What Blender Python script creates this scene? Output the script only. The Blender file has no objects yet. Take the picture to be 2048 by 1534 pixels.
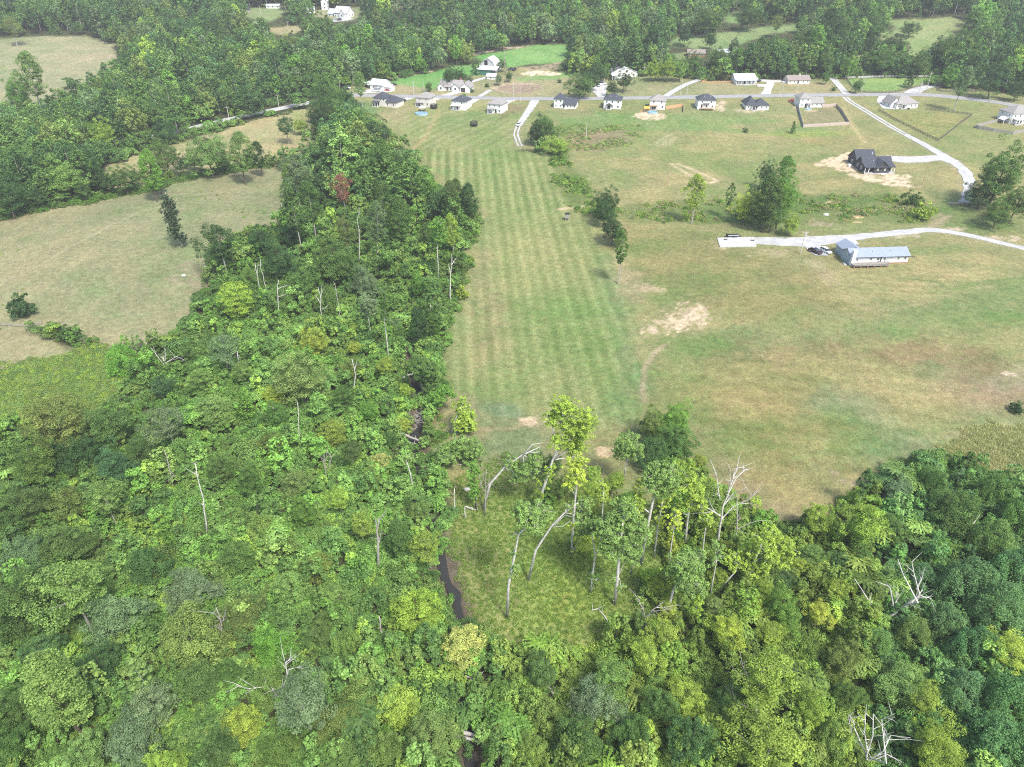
import bpy, math, random
import numpy as np
from mathutils import Vector, Matrix

S = bpy.context.scene
COL = S.collection
rng = np.random.default_rng(7)
random.seed(7)

# ------------------------------------------------------------------ camera, sky, sun, exposure
CAM_H, PITCH, F = 110.0, math.radians(33.0), 1421.0
cam_d = bpy.data.cameras.new('camera')
cam = bpy.data.objects.new('camera', cam_d)
COL.objects.link(cam)
cam.location = (0, 0, CAM_H)
cam.rotation_euler = (math.radians(90) - PITCH, 0, 0)
cam_d.sensor_width = 36.0
cam_d.lens = 36.0 * F / 2048.0
cam_d.clip_start = 1.0
cam_d.clip_end = 20000.0
S.camera = cam

SUN_EL, SUN_AZ = math.radians(54), math.radians(148)   # azimuth clockwise from +Y (ahead)
world = bpy.data.worlds.new('World')
S.world = world
world.use_nodes = True
wn = world.node_tree
wn.nodes.clear()
sky = wn.nodes.new('ShaderNodeTexSky')
sky.sky_type = 'NISHITA'
sky.sun_disc = False
sky.sun_elevation = SUN_EL
sky.sun_rotation = SUN_AZ
sky.air_density = 1.0
sky.dust_density = 2.5
sky.ozone_density = 1.0
bg = wn.nodes.new('ShaderNodeBackground')
bg.inputs[1].default_value = 0.13
wo = wn.nodes.new('ShaderNodeOutputWorld')
wn.links.new(sky.outputs[0], bg.inputs[0])
wn.links.new(bg.outputs[0], wo.inputs[0])

sun_d = bpy.data.lights.new('sun', 'SUN')
sun_d.energy = 2.2
sun_d.angle = math.radians(9)
sun_d.color = (1.0, 0.965, 0.91)
sun = bpy.data.objects.new('sun', sun_d)
COL.objects.link(sun)
sdir = Vector((math.sin(SUN_AZ) * math.cos(SUN_EL), math.cos(SUN_AZ) * math.cos(SUN_EL), math.sin(SUN_EL)))
sun.rotation_euler = sdir.to_track_quat('Z', 'Y').to_euler()
sun.location = (0, 0, 200)

S.view_settings.view_transform = 'Standard'
S.view_settings.look = 'None'
S.view_settings.exposure = 1.2
S.view_settings.gamma = 1.0
S.view_settings.use_curve_mapping = False
S.render.engine = 'CYCLES'
S.cycles.use_denoising = False
S.cycles.filter_width = 1.1
S.cycles.max_bounces = 6
S.cycles.diffuse_bounces = 2
S.cycles.glossy_bounces = 2
S.cycles.transmission_bounces = 3
S.cycles.transparent_max_bounces = 4
S.cycles.volume_bounces = 0
S.cycles.volume_step_rate = 4.0

# ------------------------------------------------------------------ terrain and survey helpers
_ty = np.arange(-400, 6000, 2.0)
_tz = np.interp(_ty, [-400, 0, 170, 330, 470, 560, 640, 780, 950, 1200, 2000, 6000],
                [0, 0, 0, 5.5, 13, 19, 26, 44, 66, 84, 95, 120])
_k = np.exp(-0.5 * (np.arange(-40, 41) / 14.0) ** 2)
_k /= _k.sum()
_tz = np.convolve(np.pad(_tz, 40, mode='edge'), _k, mode='valid')

def T0(x, y):
    x = np.asarray(x, float)
    y = np.asarray(y, float)
    z = np.interp(y, _ty, _tz)
    z = z + 4.5 * np.exp(-(((x + 150) / 62) ** 2 + ((y - 265) / 70) ** 2))
    z = z + 3.0 * np.exp(-(((x - 150) / 80) ** 2 + ((y - 210) / 55) ** 2))
    z = z + 9.0 / (1 + np.exp(-(x - 190) / 45.0)) / (1 + np.exp(-(y - 600) / 35.0))
    z = z + 0.8 * np.sin(x / 37.0 + 1.3) * np.sin(y / 45.0) + 0.35 * np.sin(x / 13.0 + y / 17.0)
    return z

def ray(px, py):
    a = (np.asarray(px, float) - 1024.0) / F
    b = -(np.asarray(py, float) - 767.0) / F
    cp, sp = math.cos(PITCH), math.sin(PITCH)
    return a, cp + b * sp, -sp + b * cp

def P(px, py, h=0.0):
    """ground point (at height h above the ground) seen at survey coordinates px, py"""
    dx, dy, dz = ray(px, py)
    lo = np.full(np.shape(dx), 15.0)
    hi = np.full(np.shape(dx), 4000.0)
    for _ in range(44):
        m = 0.5 * (lo + hi)
        above = CAM_H + m * dz > T0(m * dx, m * dy) + h
        lo = np.where(above, m, lo)
        hi = np.where(above, hi, m)
    x, y = lo * dx, lo * dy
    return x, y, T0(x, y)

def on_plane(px, py, y0):
    """point seen at px, py in the upright plane y = y0"""
    dx, dy, dz = ray(px, py)
    t = y0 / dy
    return Vector((t * dx, y0, CAM_H + t * dz))

def depth(y, z):
    return y * math.cos(PITCH) + (CAM_H - z) * math.sin(PITCH)

def proj(x, y, z):
    d = y * math.cos(PITCH) + (CAM_H - z) * math.sin(PITCH)
    u = (y * math.sin(PITCH) - (CAM_H - z) * math.cos(PITCH))
    d = np.maximum(d, 1e-3)
    return 1024 + F * x / d, 767 - F * u / d

def inpoly(x, y, poly):
    x = np.asarray(x, float)
    y = np.asarray(y, float)
    r = np.zeros(x.shape, bool)
    n = len(poly)
    for i in range(n):
        x0, y0 = poly[i]
        x1, y1 = poly[(i + 1) % n]
        if y0 == y1:
            continue
        c = ((y0 > y) != (y1 > y)) & (x < (x1 - x0) * (y - y0) / (y1 - y0) + x0)
        r ^= c
    return r

def hash2(ix, iy, s):
    h = (ix.astype(np.int64) * 374761393 + iy.astype(np.int64) * 668265263 + s * 974634777) & 0x7fffffff
    h = ((h ^ (h >> 13)) * 1274126177) & 0x7fffffff
    h = h ^ (h >> 16)
    return (h & 0xffff) / 65535.0

def vnoise(x, y, sc, s=0):
    x, y = np.asarray(x, float), np.asarray(y, float)
    ca, sa = math.cos(0.7 + s * 1.3), math.sin(0.7 + s * 1.3)
    x, y = (x * ca - y * sa) / sc + 1000.5, (x * sa + y * ca) / sc + 1000.5
    ix, iy = np.floor(x), np.floor(y)
    fx, fy = x - ix, y - iy
    fx = fx * fx * (3 - 2 * fx)
    fy = fy * fy * (3 - 2 * fy)
    a, b = hash2(ix, iy, s), hash2(ix + 1, iy, s)
    c, d = hash2(ix, iy + 1, s), hash2(ix + 1, iy + 1, s)
    return (a * (1 - fx) + b * fx) * (1 - fy) + (c * (1 - fx) + d * fx) * fy

def fbm(x, y, sc, s=0, o=3):
    r, w, t = 0.0, 1.0, 0.0
    for i in range(o):
        r = r + w * vnoise(x, y, sc / 2 ** i, s + i * 17)
        t += w
        w *= 0.55
    return r / t

def wpoly(pts):
    a = np.array(pts, float)
    x, y, _ = P(a[:, 0], a[:, 1])
    return np.stack([x, y], 1)

def dist_poly(x, y, line):
    d = np.full(np.shape(x), 1e9)
    for i in range(len(line) - 1):
        ax, ay = line[i]
        bx, by = line[i + 1]
        L2 = (bx - ax) ** 2 + (by - ay) ** 2 + 1e-9
        t = np.clip(((x - ax) * (bx - ax) + (y - ay) * (by - ay)) / L2, 0, 1)
        d = np.minimum(d, np.hypot(x - ax - t * (bx - ax), y - ay - t * (by - ay)))
    return d

CREEK_PX = [(812, 640), (822, 700), (832, 770), (842, 830), (828, 880), (836, 930), (862, 995), (872, 1060), (880, 1115),
            (900, 1165), (916, 1212), (926, 1262), (930, 1320), (930, 1390), (936, 1450), (946, 1534), (955, 1640)]
CREEK = wpoly(CREEK_PX)

def T(x, y):
    z = T0(x, y)
    d = dist_poly(np.asarray(x, float), np.asarray(y, float), CREEK)
    return z - 1.5 * np.exp(-(d / 3.0) ** 2)

# ------------------------------------------------------------------ mesh and material helpers
def tag(o, label=None, cat=None, group=None, kind=None):
    if label: o['label'] = label
    if cat: o['category'] = cat
    if group: o['group'] = group
    if kind: o['kind'] = kind
    return o

def empty(name, loc=(0, 0, 0), rz=0.0):
    o = bpy.data.objects.new(name, None)
    o.empty_display_size = 0.5
    COL.objects.link(o)
    o.location = loc
    o.rotation_euler = (0, 0, rz)
    return o

class MB:
    def __init__(s):
        s.v, s.f, s.m = [], [], []
    def add(s, vs, fs, mi=0):
        n = len(s.v)
        s.v += [tuple(v) for v in vs]
        s.f += [tuple(i + n for i in f) for f in fs]
        s.m += [mi] * len(fs)
        return s
    def box(s, x0, x1, y0, y1, z0, z1, mi=0):
        return s.add([(x0, y0, z0), (x1, y0, z0), (x1, y1, z0), (x0, y1, z0), (x0, y0, z1), (x1, y0, z1), (x1, y1, z1), (x0, y1, z1)],
                     [(0, 3, 2, 1), (4, 5, 6, 7), (0, 1, 5, 4), (1, 2, 6, 5), (2, 3, 7, 6), (3, 0, 4, 7)], mi)
    def tube(s, pts, rad, n=6, mi=0, cap=True):
        pts = [Vector(p) for p in pts]
        ring = []
        vs, fs = [], []
        for i, p in enumerate(pts):
            t = (pts[min(i + 1, len(pts) - 1)] - pts[max(i - 1, 0)])
            if t.length < 1e-6: t = Vector((0, 0, 1))
            t.normalize()
            a = Vector((1, 0, 0)) if abs(t.x) < 0.8 else Vector((0, 1, 0))
            u = t.cross(a).normalized()
            w = t.cross(u)
            for k in range(n):
                an = 2 * math.pi * k / n
                vs.append(p + (u * math.cos(an) + w * math.sin(an)) * rad[i])
        for i in range(len(pts) - 1):
            for k in range(n):
                k2 = (k + 1) % n
                fs.append((i * n + k, i * n + k2, (i + 1) * n + k2, (i + 1) * n + k))
        if cap:
            fs.append(tuple(range(n))[::-1])
            fs.append(tuple((len(pts) - 1) * n + k for k in range(n)))
        return s.add(vs, fs, mi)
    def prism(s, prof, y0, y1, mi=0):
        """profile in x,z extruded along y"""
        n = len(prof)
        vs = [(x, y0, z) for x, z in prof] + [(x, y1, z) for x, z in prof]
        fs = [tuple(range(n)), tuple(range(2 * n - 1, n - 1, -1))]
        for i in range(n):
            j = (i + 1) % n
            fs.append((i, i + n, j + n, j))
        return s.add(vs, fs, mi)
    def mesh(s, name, mats):
        me = bpy.data.meshes.new(name)
        me.from_pydata(s.v, [], s.f)
        if not isinstance(mats, (list, tuple)): mats = [mats]
        for m in mats: me.materials.append(m)
        if any(s.m): me.polygons.foreach_set('material_index', s.m)
        return me
    def build(s, name, mats, parent=None, smooth=False):
        me = s.mesh(name, mats)
        if smooth: me.polygons.foreach_set('use_smooth', [True] * len(me.polygons))
        return link(name, me, parent)

def link(name, me, parent=None):
    o = bpy.data.objects.new(name, me)
    COL.objects.link(o)
    if parent is not None: o.parent = parent
    return o

def copy_tree(o, parent=None):
    c = o.copy()
    COL.objects.link(c)
    if parent is not None: c.parent = parent
    for ch in o.children:
        copy_tree(ch, c)
    return c

def nm(mat):
    mat.use_nodes = True
    nt = mat.node_tree
    nt.nodes.clear()
    return nt, nt.nodes.new, nt.links.new

MATS = {}
def plain(name, col, rough=0.8, var=0.12, scale=2.0, metal=0.0, bump=0.0, spec=0.3):
    """painted / weathered surface: colour with noise variation and fine relief"""
    if name in MATS: return MATS[name]
    m = bpy.data.materials.new(name)
    nt, N, L = nm(m)
    out = N('ShaderNodeOutputMaterial')
    b = N('ShaderNodeBsdfPrincipled')
    b.inputs['Roughness'].default_value = rough
    b.inputs['Metallic'].default_value = metal
    b.inputs['Specular IOR Level'].default_value = spec
    tc = N('ShaderNodeTexCoord')
    no = N('ShaderNodeTexNoise')
    no.inputs['Scale'].default_value = scale
    no.inputs['Detail'].default_value = 5
    mr = N('ShaderNodeMapRange')
    mr.inputs['From Min'].default_value = 0.25
    mr.inputs['From Max'].default_value = 0.75
    mr.inputs['To Min'].default_value = 1 - var
    mr.inputs['To Max'].default_value = 1 + var
    mx = N('ShaderNodeMix')
    mx.data_type = 'RGBA'
    mx.blend_type = 'MULTIPLY'
    mx.inputs['Factor'].default_value = 1
    mx.inputs['A'].default_value = (*col, 1)
    L(tc.outputs['Object'], no.inputs['Vector'])
    L(no.outputs['Fac'], mr.inputs['Value'])
    L(mr.outputs[0], mx.inputs['B'])
    L(mx.outputs['Result'], b.inputs['Base Color'])
    if bump:
        bu = N('ShaderNodeBump')
        bu.inputs['Strength'].default_value = bump
        L(no.outputs['Fac'], bu.inputs['Height'])
        L(bu.outputs[0], b.inputs['Normal'])
    L(b.outputs[0], out.inputs[0])
    MATS[name] = m
    return m

def leaf_material(name='leaf'):
    m = bpy.data.materials.new(name)
    nt, N, L = nm(m)
    out = N('ShaderNodeOutputMaterial')
    at = N('ShaderNodeAttribute')
    at.attribute_type = 'INSTANCER'
    at.attribute_name = 'tint'
    va = N('ShaderNodeAttribute')
    va.attribute_type = 'GEOMETRY'
    va.attribute_name = 'leafvar'
    mr = N('ShaderNodeMapRange')
    mr.inputs['To Min'].default_value = 0.5
    mr.inputs['To Max'].default_value = 1.5
    L(va.outputs['Fac'], mr.inputs['Value'])
    mx = N('ShaderNodeMix')
    mx.data_type = 'RGBA'
    mx.blend_type = 'MULTIPLY'
    mx.inputs['Factor'].default_value = 1
    L(at.outputs['Color'], mx.inputs['A'])
    L(mr.outputs[0], mx.inputs['B'])
    hs = N('ShaderNodeHueSaturation')
    mh = N('ShaderNodeMapRange')
    mh.inputs['To Min'].default_value = 0.506
    mh.inputs['To Max'].default_value = 0.492
    L(va.outputs['Fac'], mh.inputs['Value'])
    L(mh.outputs[0], hs.inputs['Hue'])
    L(mx.outputs['Result'], hs.inputs['Color'])
    d = N('ShaderNodeBsdfPrincipled')
    d.inputs['Roughness'].default_value = 0.6
    d.inputs['Specular IOR Level'].default_value = 0.25
    t = N('ShaderNodeBsdfTranslucent')
    ms = N('ShaderNodeMixShader')
    ms.inputs[0].default_value = 0.25
    L(hs.outputs[0], d.inputs['Base Color'])
    br = N('ShaderNodeMix')
    br.data_type = 'RGBA'
    br.blend_type = 'MULTIPLY'
    br.inputs['Factor'].default_value = 1
    br.inputs['B'].default_value = (1.2, 1.45, 0.6, 1)
    L(hs.outputs[0], br.inputs['A'])
    L(br.outputs['Result'], t.inputs['Color'])
    L(d.outputs[0], ms.inputs[1])
    L(t.outputs[0], ms.inputs[2])
    L(ms.outputs[0], out.inputs[0])
    return m

LEAF = leaf_material()
BARK = plain('bark_brown', (0.10, 0.08, 0.06), 0.9, 0.35, 3, bump=0.4)
BARK_PALE = plain('bark_pale', (0.33, 0.31, 0.27), 0.85, 0.4, 2.5, bump=0.3)
BARK_DEAD = plain('bark_dead', (0.32, 0.295, 0.26), 0.9, 0.45, 2.0, bump=0.4)
BARK_WHITE = plain('bark_white', (0.51, 0.49, 0.44), 0.85, 0.42, 1.5, bump=0.3)
# ------------------------------------------------------------------ open land, roads and colours of the ground
XL, XR = -900, 3000
# every polygon: survey outline, colour (linear albedo), feather in metres
TAN, OLIVE, LAWN = (0.235, 0.225, 0.105), (0.20, 0.185, 0.075), (0.175, 0.20, 0.072)
DRY, GREEN, VIVID = (0.205, 0.205, 0.105), (0.125, 0.18, 0.055), (0.14, 0.26, 0.075)
SOIL, SAND, MUD = (0.46, 0.33, 0.21), (0.50, 0.41, 0.28), (0.10, 0.085, 0.065)
BROWNP = (0.22, 0.165, 0.12)
OPEN = {
 'pasture_hill': ([(-700, 560), (0, 432), (100, 415), (300, 375), (420, 345), (545, 328), (570, 345), (578, 395), (565, 450), (500, 474), (420, 490),
                   (425, 530), (400, 600), (370, 645), (335, 690), (230, 698), (170, 680), (100, 655), (-700, 700)], DRY, 1.5),
 'pasture_corner': ([(-700, 705), (0, 652), (60, 662), (150, 700), (120, 715), (0, 735), (-700, 800)], DRY, 1.5),
 'weed_bank': ([(-700, 800), (0, 735), (120, 712), (170, 685), (235, 700), (300, 712), (250, 780), (180, 840), (60, 845), (-700, 900)], (0.13, 0.18, 0.05), 2),
 'road_meadow': ([(205, 335), (400, 272), (470, 252), (580, 222), (640, 210), (660, 215), (640, 260), (600, 320), (560, 330), (470, 345), (330, 372), (215, 395)], (0.27, 0.245, 0.12), 1.5),
 'top_left_pasture': ([(-500, 120), (0, 78), (90, 72), (170, 72), (235, 90), (228, 125), (205, 150), (175, 178), (120, 200), (40, 215), (-500, 260)], (0.24, 0.235, 0.13), 3),
 'main_grass': ([(690, 182), (720, 225), (785, 275), (830, 322), (850, 345), (885, 385), (945, 405), (962, 425), (940, 480), (925, 540), (905, 620), (884, 690), (882, 760),
                 (872, 830), (862, 900), (885, 960), (905, 1020), (890, 1090), (905, 1150), (930, 1235), (985, 1280), (1060, 1310), (1150, 1300), (1250, 1270), (1300, 1200),
                 (1330, 1110), (1350, 1020), (1330, 950), (1295, 890), (1300, 845), (1365, 890), (1395, 950), (1480, 1010), (1560, 1055), (1650, 1055), (1690, 990),
                 (1790, 935), (1890, 905), (2048, 985), (XR, 1300), (XR, 330), (2200, 212), (2048, 190), (1900, 178), (1760, 157), (1690, 155), (1560, 160), (1400, 163), (1340, 152), (1290, 151),
                 (1200, 160), (1130, 150), (1110, 140), (1020, 134), (995, 130), (960, 150), (900, 158), (790, 168), (720, 170)], (0.207, 0.202, 0.086), 1.5),
 'hay_field': ([(772, 160), (820, 153), (865, 144), (900, 133), (963, 127), (975, 140), (960, 150), (890, 156), (868, 180), (790, 170)], VIVID, 2),
 'hay_field_back': ([(945, 116), (965, 109), (1063, 91), (1148, 89), (1140, 105), (1125, 124), (1060, 128), (1022, 136), (985, 128)], VIVID, 2),
 'right_hill_field': ([(1335, 92), (1340, 76), (1433, 66), (1539, 52), (1610, 47), (1590, 63), (1545, 66), (1495, 83), (1450, 101), (1400, 98)], (0.16, 0.22, 0.085), 3),
 'right_hill_gap': ([(1450, 27), (1490, 24), (1482, 46), (1450, 44)], (0.16, 0.22, 0.085), 3),
 'right_top_field': ([(1780, 40), (1895, 34), (1962, 44), (1945, 54), (1885, 77), (1855, 98), (1835, 116), (1815, 116), (1822, 90), (1790, 72), (1755, 82), (1760, 66), (1790, 60)], (0.19, 0.23, 0.09), 3),
 'right_mid_gap': ([(1700, 110), (1750, 108), (1745, 135), (1715, 138)], (0.19, 0.23, 0.09), 2),
 'paddock': ([(1692, 158), (1885, 155), (1893, 163), (1864, 167), (1820, 174), (1786, 182), (1718, 182), (1699, 168)], (0.17, 0.25, 0.075), 0.6),
 'far_lawn': ([(487, 17), (574, 14), (566, 32), (535, 46), (490, 32)], (0.17, 0.22, 0.09), 3),
 'far_strip': ([(540, 56), (606, 51), (600, 66), (560, 70), (540, 68)], (0.25, 0.23, 0.12), 3),
 'far_house_lawn': ([(622, 21), (725, 14), (722, 38), (690, 44), (625, 32)], (0.21, 0.22, 0.11), 3),
 'far_gap': ([(778, 9), (812, 6), (812, 22), (785, 23)], (0.24, 0.22, 0.12), 3),
 'yard_gap': ([(1345, 108), (1400, 102), (1405, 116), (1350, 118)], (0.18, 0.2, 0.09), 2),
}
for k, (pts, c, fe) in list(OPEN.items()):
    OPEN[k] = (wpoly(pts), c, fe, np.array(pts, float))

# patches painted by nature on top of the open land (bare soil, lush or dry grass, one with tree shade), in order
PATCH = [
 ([(850, 305), (1075, 300), (1135, 420), (1190, 440), (1240, 560), (1268, 680), (1285, 760), (1240, 835), (1190, 850), (1060, 845), (960, 830), (885, 770), (880, 690), (905, 620), (930, 540), (945, 480), (975, 420), (900, 380)], (0.175, 0.205, 0.074), 4, 0.95),
 # back lawns along the road: greener belts and dry belts
 ([(700, 200), (1060, 208), (1050, 262), (1040, 300), (850, 305), (800, 270), (735, 225)], (0.20, 0.215, 0.085), 6, 0.9),
 ([(700, 198), (745, 208), (760, 235), (720, 225)], (0.115, 0.185, 0.065), 3, 0.9),
 ([(770, 208), (830, 216), (800, 245), (760, 230)], (0.24, 0.205, 0.11), 3, 0.7),
 ([(985, 225), (1010, 208), (1060, 212), (1030, 230), (1000, 240)], (0.19, 0.145, 0.085), 2, 0.7),
 ([(880, 232), (960, 226), (1010, 232), (960, 246), (880, 240)], (0.15, 0.195, 0.07), 3, 0.6),
 ([(1095, 222), (1270, 226), (1500, 232), (1700, 262), (1700, 272), (1480, 270), (1270, 262), (1120, 250)], (0.14, 0.205, 0.065), 3, 0.75),
 ([(1100, 212), (1190, 216), (1190, 232), (1110, 236)], (0.21, 0.19, 0.09), 2, 0.7),
 ([(1360, 212), (1690, 214), (1700, 235), (1360, 232)], (0.155, 0.19, 0.07), 3, 0.7),
 ([(1270, 262), (1480, 266), (1600, 262), (1700, 275), (1690, 300), (1400, 330), (1260, 340), (1150, 330), (1150, 305)], (0.235, 0.215, 0.095), 4, 0.8),
 ([(1450, 252), (1590, 240), (1600, 252), (1520, 264)], (0.235, 0.205, 0.095), 2, 0.7),
 ([(1500, 268), (1590, 262), (1720, 262), (1730, 270), (1600, 276)], (0.19, 0.23, 0.06), 2, 0.8),
 ([(1590, 278), (1710, 276), (1720, 290), (1610, 292)], (0.235, 0.195, 0.085), 2, 0.7),
 ([(1720, 195), (2000, 200), (2060, 280), (1990, 380), (1880, 300), (1760, 235)], (0.185, 0.20, 0.075), 5, 0.7),
 ([(1700, 255), (1900, 400), (1650, 400), (1500, 380), (1620, 330)], (0.215, 0.20, 0.085), 5, 0.6),
 ([(1850, 380), (1960, 380), (2060, 470), (1990, 480), (1870, 450)], (0.135, 0.17, 0.06), 5, 0.85),  # darker green by the culvert trees, their shade put into the colour
 # field right of the creek strip
 ([(1230, 450), (1430, 470), (1560, 520), (1700, 600), (1600, 650), (1400, 620), (1330, 590), (1260, 560)], (0.175, 0.17, 0.066), 6, 0.75),
 ([(1640, 540), (1800, 560), (2000, 520), (2048, 560), (1850, 590), (1720, 610)], (0.24, 0.225, 0.10), 6, 0.7),
 ([(1350, 680), (1500, 650), (1680, 640), (1800, 605), (1950, 575), (2100, 560), (2100, 620), (1950, 650), (1800, 665), (1600, 672), (1430, 700), (1370, 720)], (0.125, 0.175, 0.06), 7, 0.75),
 ([(1380, 715), (1560, 690), (1720, 680), (1900, 690), (2100, 760), (2100, 830), (1900, 760), (1700, 710), (1500, 728)], (0.175, 0.13, 0.068), 8, 0.75),
 ([(1330, 760), (1500, 730), (1700, 740), (1700, 850), (1600, 1000), (1450, 960), (1390, 880), (1330, 830)], (0.195, 0.175, 0.068), 12, 0.8),
 ([(1600, 790), (1700, 780), (1760, 810), (1720, 850), (1640, 830)], (0.14, 0.185, 0.095), 6, 0.55),
 ([(1750, 840), (1850, 860), (1860, 910), (1760, 930), (1720, 880)], (0.14, 0.185, 0.09), 6, 0.6),
 ([(1830, 735), (1920, 730), (1930, 760), (1850, 765)], (0.13, 0.185, 0.075), 5, 0.6),
 ([(1930, 740), (2100, 750), (2100, 880), (1960, 850), (1900, 790)], (0.21, 0.165, 0.10), 6, 0.6),
 ([(1860, 890), (1960, 840), (2200, 860), (2300, 1100), (2048, 985), (1940, 930)], (0.26, 0.235, 0.125), 4, 0.9),
 ([(1940, 770), (2060, 735), (2100, 760), (2060, 790)], (0.34, 0.27, 0.19), 2, 0.35),
 # strip between creek and field
 ([(880, 690), (905, 620), (930, 540), (955, 450), (975, 420), (1000, 440), (960, 560), (930, 660), (920, 760), (900, 800)], (0.15, 0.185, 0.075), 4, 0.55),
 ([(930, 500), (985, 500), (1010, 640), (1000, 740), (960, 740), (950, 620)], (0.23, 0.195, 0.10), 5, 0.6),
 ([(1180, 470), (1240, 560), (1275, 700), (1300, 760), (1260, 820), (1200, 850), (1240, 740), (1230, 640)], (0.14, 0.19, 0.08), 4, 0.65),
 ([(1230, 520), (1290, 560), (1270, 610), (1235, 580)], (0.27, 0.22, 0.13), 3, 0.6),
 ([(880, 780), (960, 800), (1060, 810), (1100, 860), (1040, 880), (940, 870), (880, 860)], (0.19, 0.18, 0.09), 5, 0.7),
 ([(960, 805), (1040, 800), (1045, 840), (965, 838)], (0.12, 0.185, 0.09), 3, 0.7),
 ([(955, 860), (1110, 850), (1110, 930), (1050, 970), (960, 960)], (0.12, 0.165, 0.07), 5, 0.8),
 ([(890, 1000), (1010, 960), (1060, 1000), (1000, 1150), (985, 1260), (930, 1230), (890, 1120)], (0.19, 0.22, 0.068), 4, 0.8),
 ([(1000, 1000), (1330, 1000), (1330, 1110), (1290, 1210), (1230, 1290), (1060, 1310), (985, 1280), (1010, 1150)], (0.155, 0.225, 0.05), 5, 0.95),
 ([(1060, 1160), (1200, 1150), (1230, 1200), (1200, 1260), (1090, 1260)], (0.185, 0.23, 0.045), 5, 0.7),
 ([(1140, 860), (1290, 850), (1290, 960), (1200, 980), (1120, 950)], (0.20, 0.19, 0.08), 4, 0.7),
 ([(1340, 840), (1380, 880), (1420, 940), (1560, 1050), (1640, 1040), (1560, 1000), (1440, 920), (1400, 860)], (0.24, 0.18, 0.11), 3, 0.5),
 # scrub belts
 ([(1098, 305), (1130, 300), (1190, 390), (1235, 420), (1235, 445), (1150, 425), (1110, 370)], (0.135, 0.155, 0.05), 2, 0.85),
 ([(1225, 412), (1330, 400), (1480, 400), (1600, 388), (1830, 388), (1860, 425), (1840, 445), (1600, 450), (1440, 448), (1260, 445)], (0.125, 0.155, 0.05), 2, 0.9),
 ([(1130, 262), (1180, 250), (1250, 256), (1262, 285), (1200, 302), (1130, 300)], (0.215, 0.165, 0.10), 2, 0.85),
 ([(1115, 250), (1270, 246), (1275, 258), (1180, 262), (1120, 268)], (0.145, 0.19, 0.06), 2, 0.8),
 # paddocks north of the road
 ([(690, 172), (800, 168), (870, 180), (960, 152), (1120, 148), (1290, 152), (1340, 156), (1400, 165), (1520, 192), (690, 190)], (0.225, 0.215, 0.115), 2, 0.8),
 ([(1030, 157), (1060, 150), (1140, 142), (1150, 150), (1110, 160), (1045, 163)], (0.15, 0.235, 0.075), 1.5, 0.9),
 ([(1420, 163), (1690, 160), (1690, 186), (1400, 190)], (0.24, 0.22, 0.12), 2, 0.6),
 ([(1690, 188), (1760, 186), (1850, 188), (2060, 208), (2100, 205), (1900, 185), (1990, 178), (1900, 176), (1850, 176), (1780, 184)], (0.215, 0.205, 0.11), 1.5, 0.7),
 # fence pen with mown lines, yard of the tall house
 ([(1762, 222), (1780, 220), (1935, 232), (1875, 278)], (0.20, 0.195, 0.07), 0.8, 0.8),
 ([(1605, 222), (1672, 210), (1692, 246), (1608, 250)], (0.175, 0.165, 0.085), 0.8, 0.8),
]
def ell(cx, cy, rx, ry, n=14, s=0.12):
    r = random.Random(int(cx * 7 + cy))
    return [(cx + rx * math.cos(2 * math.pi * i / n) * (1 + r.uniform(-s, s)), cy + ry * math.sin(2 * math.pi * i / n) * (1 + r.uniform(-s, s))) for i in range(n)]
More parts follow.
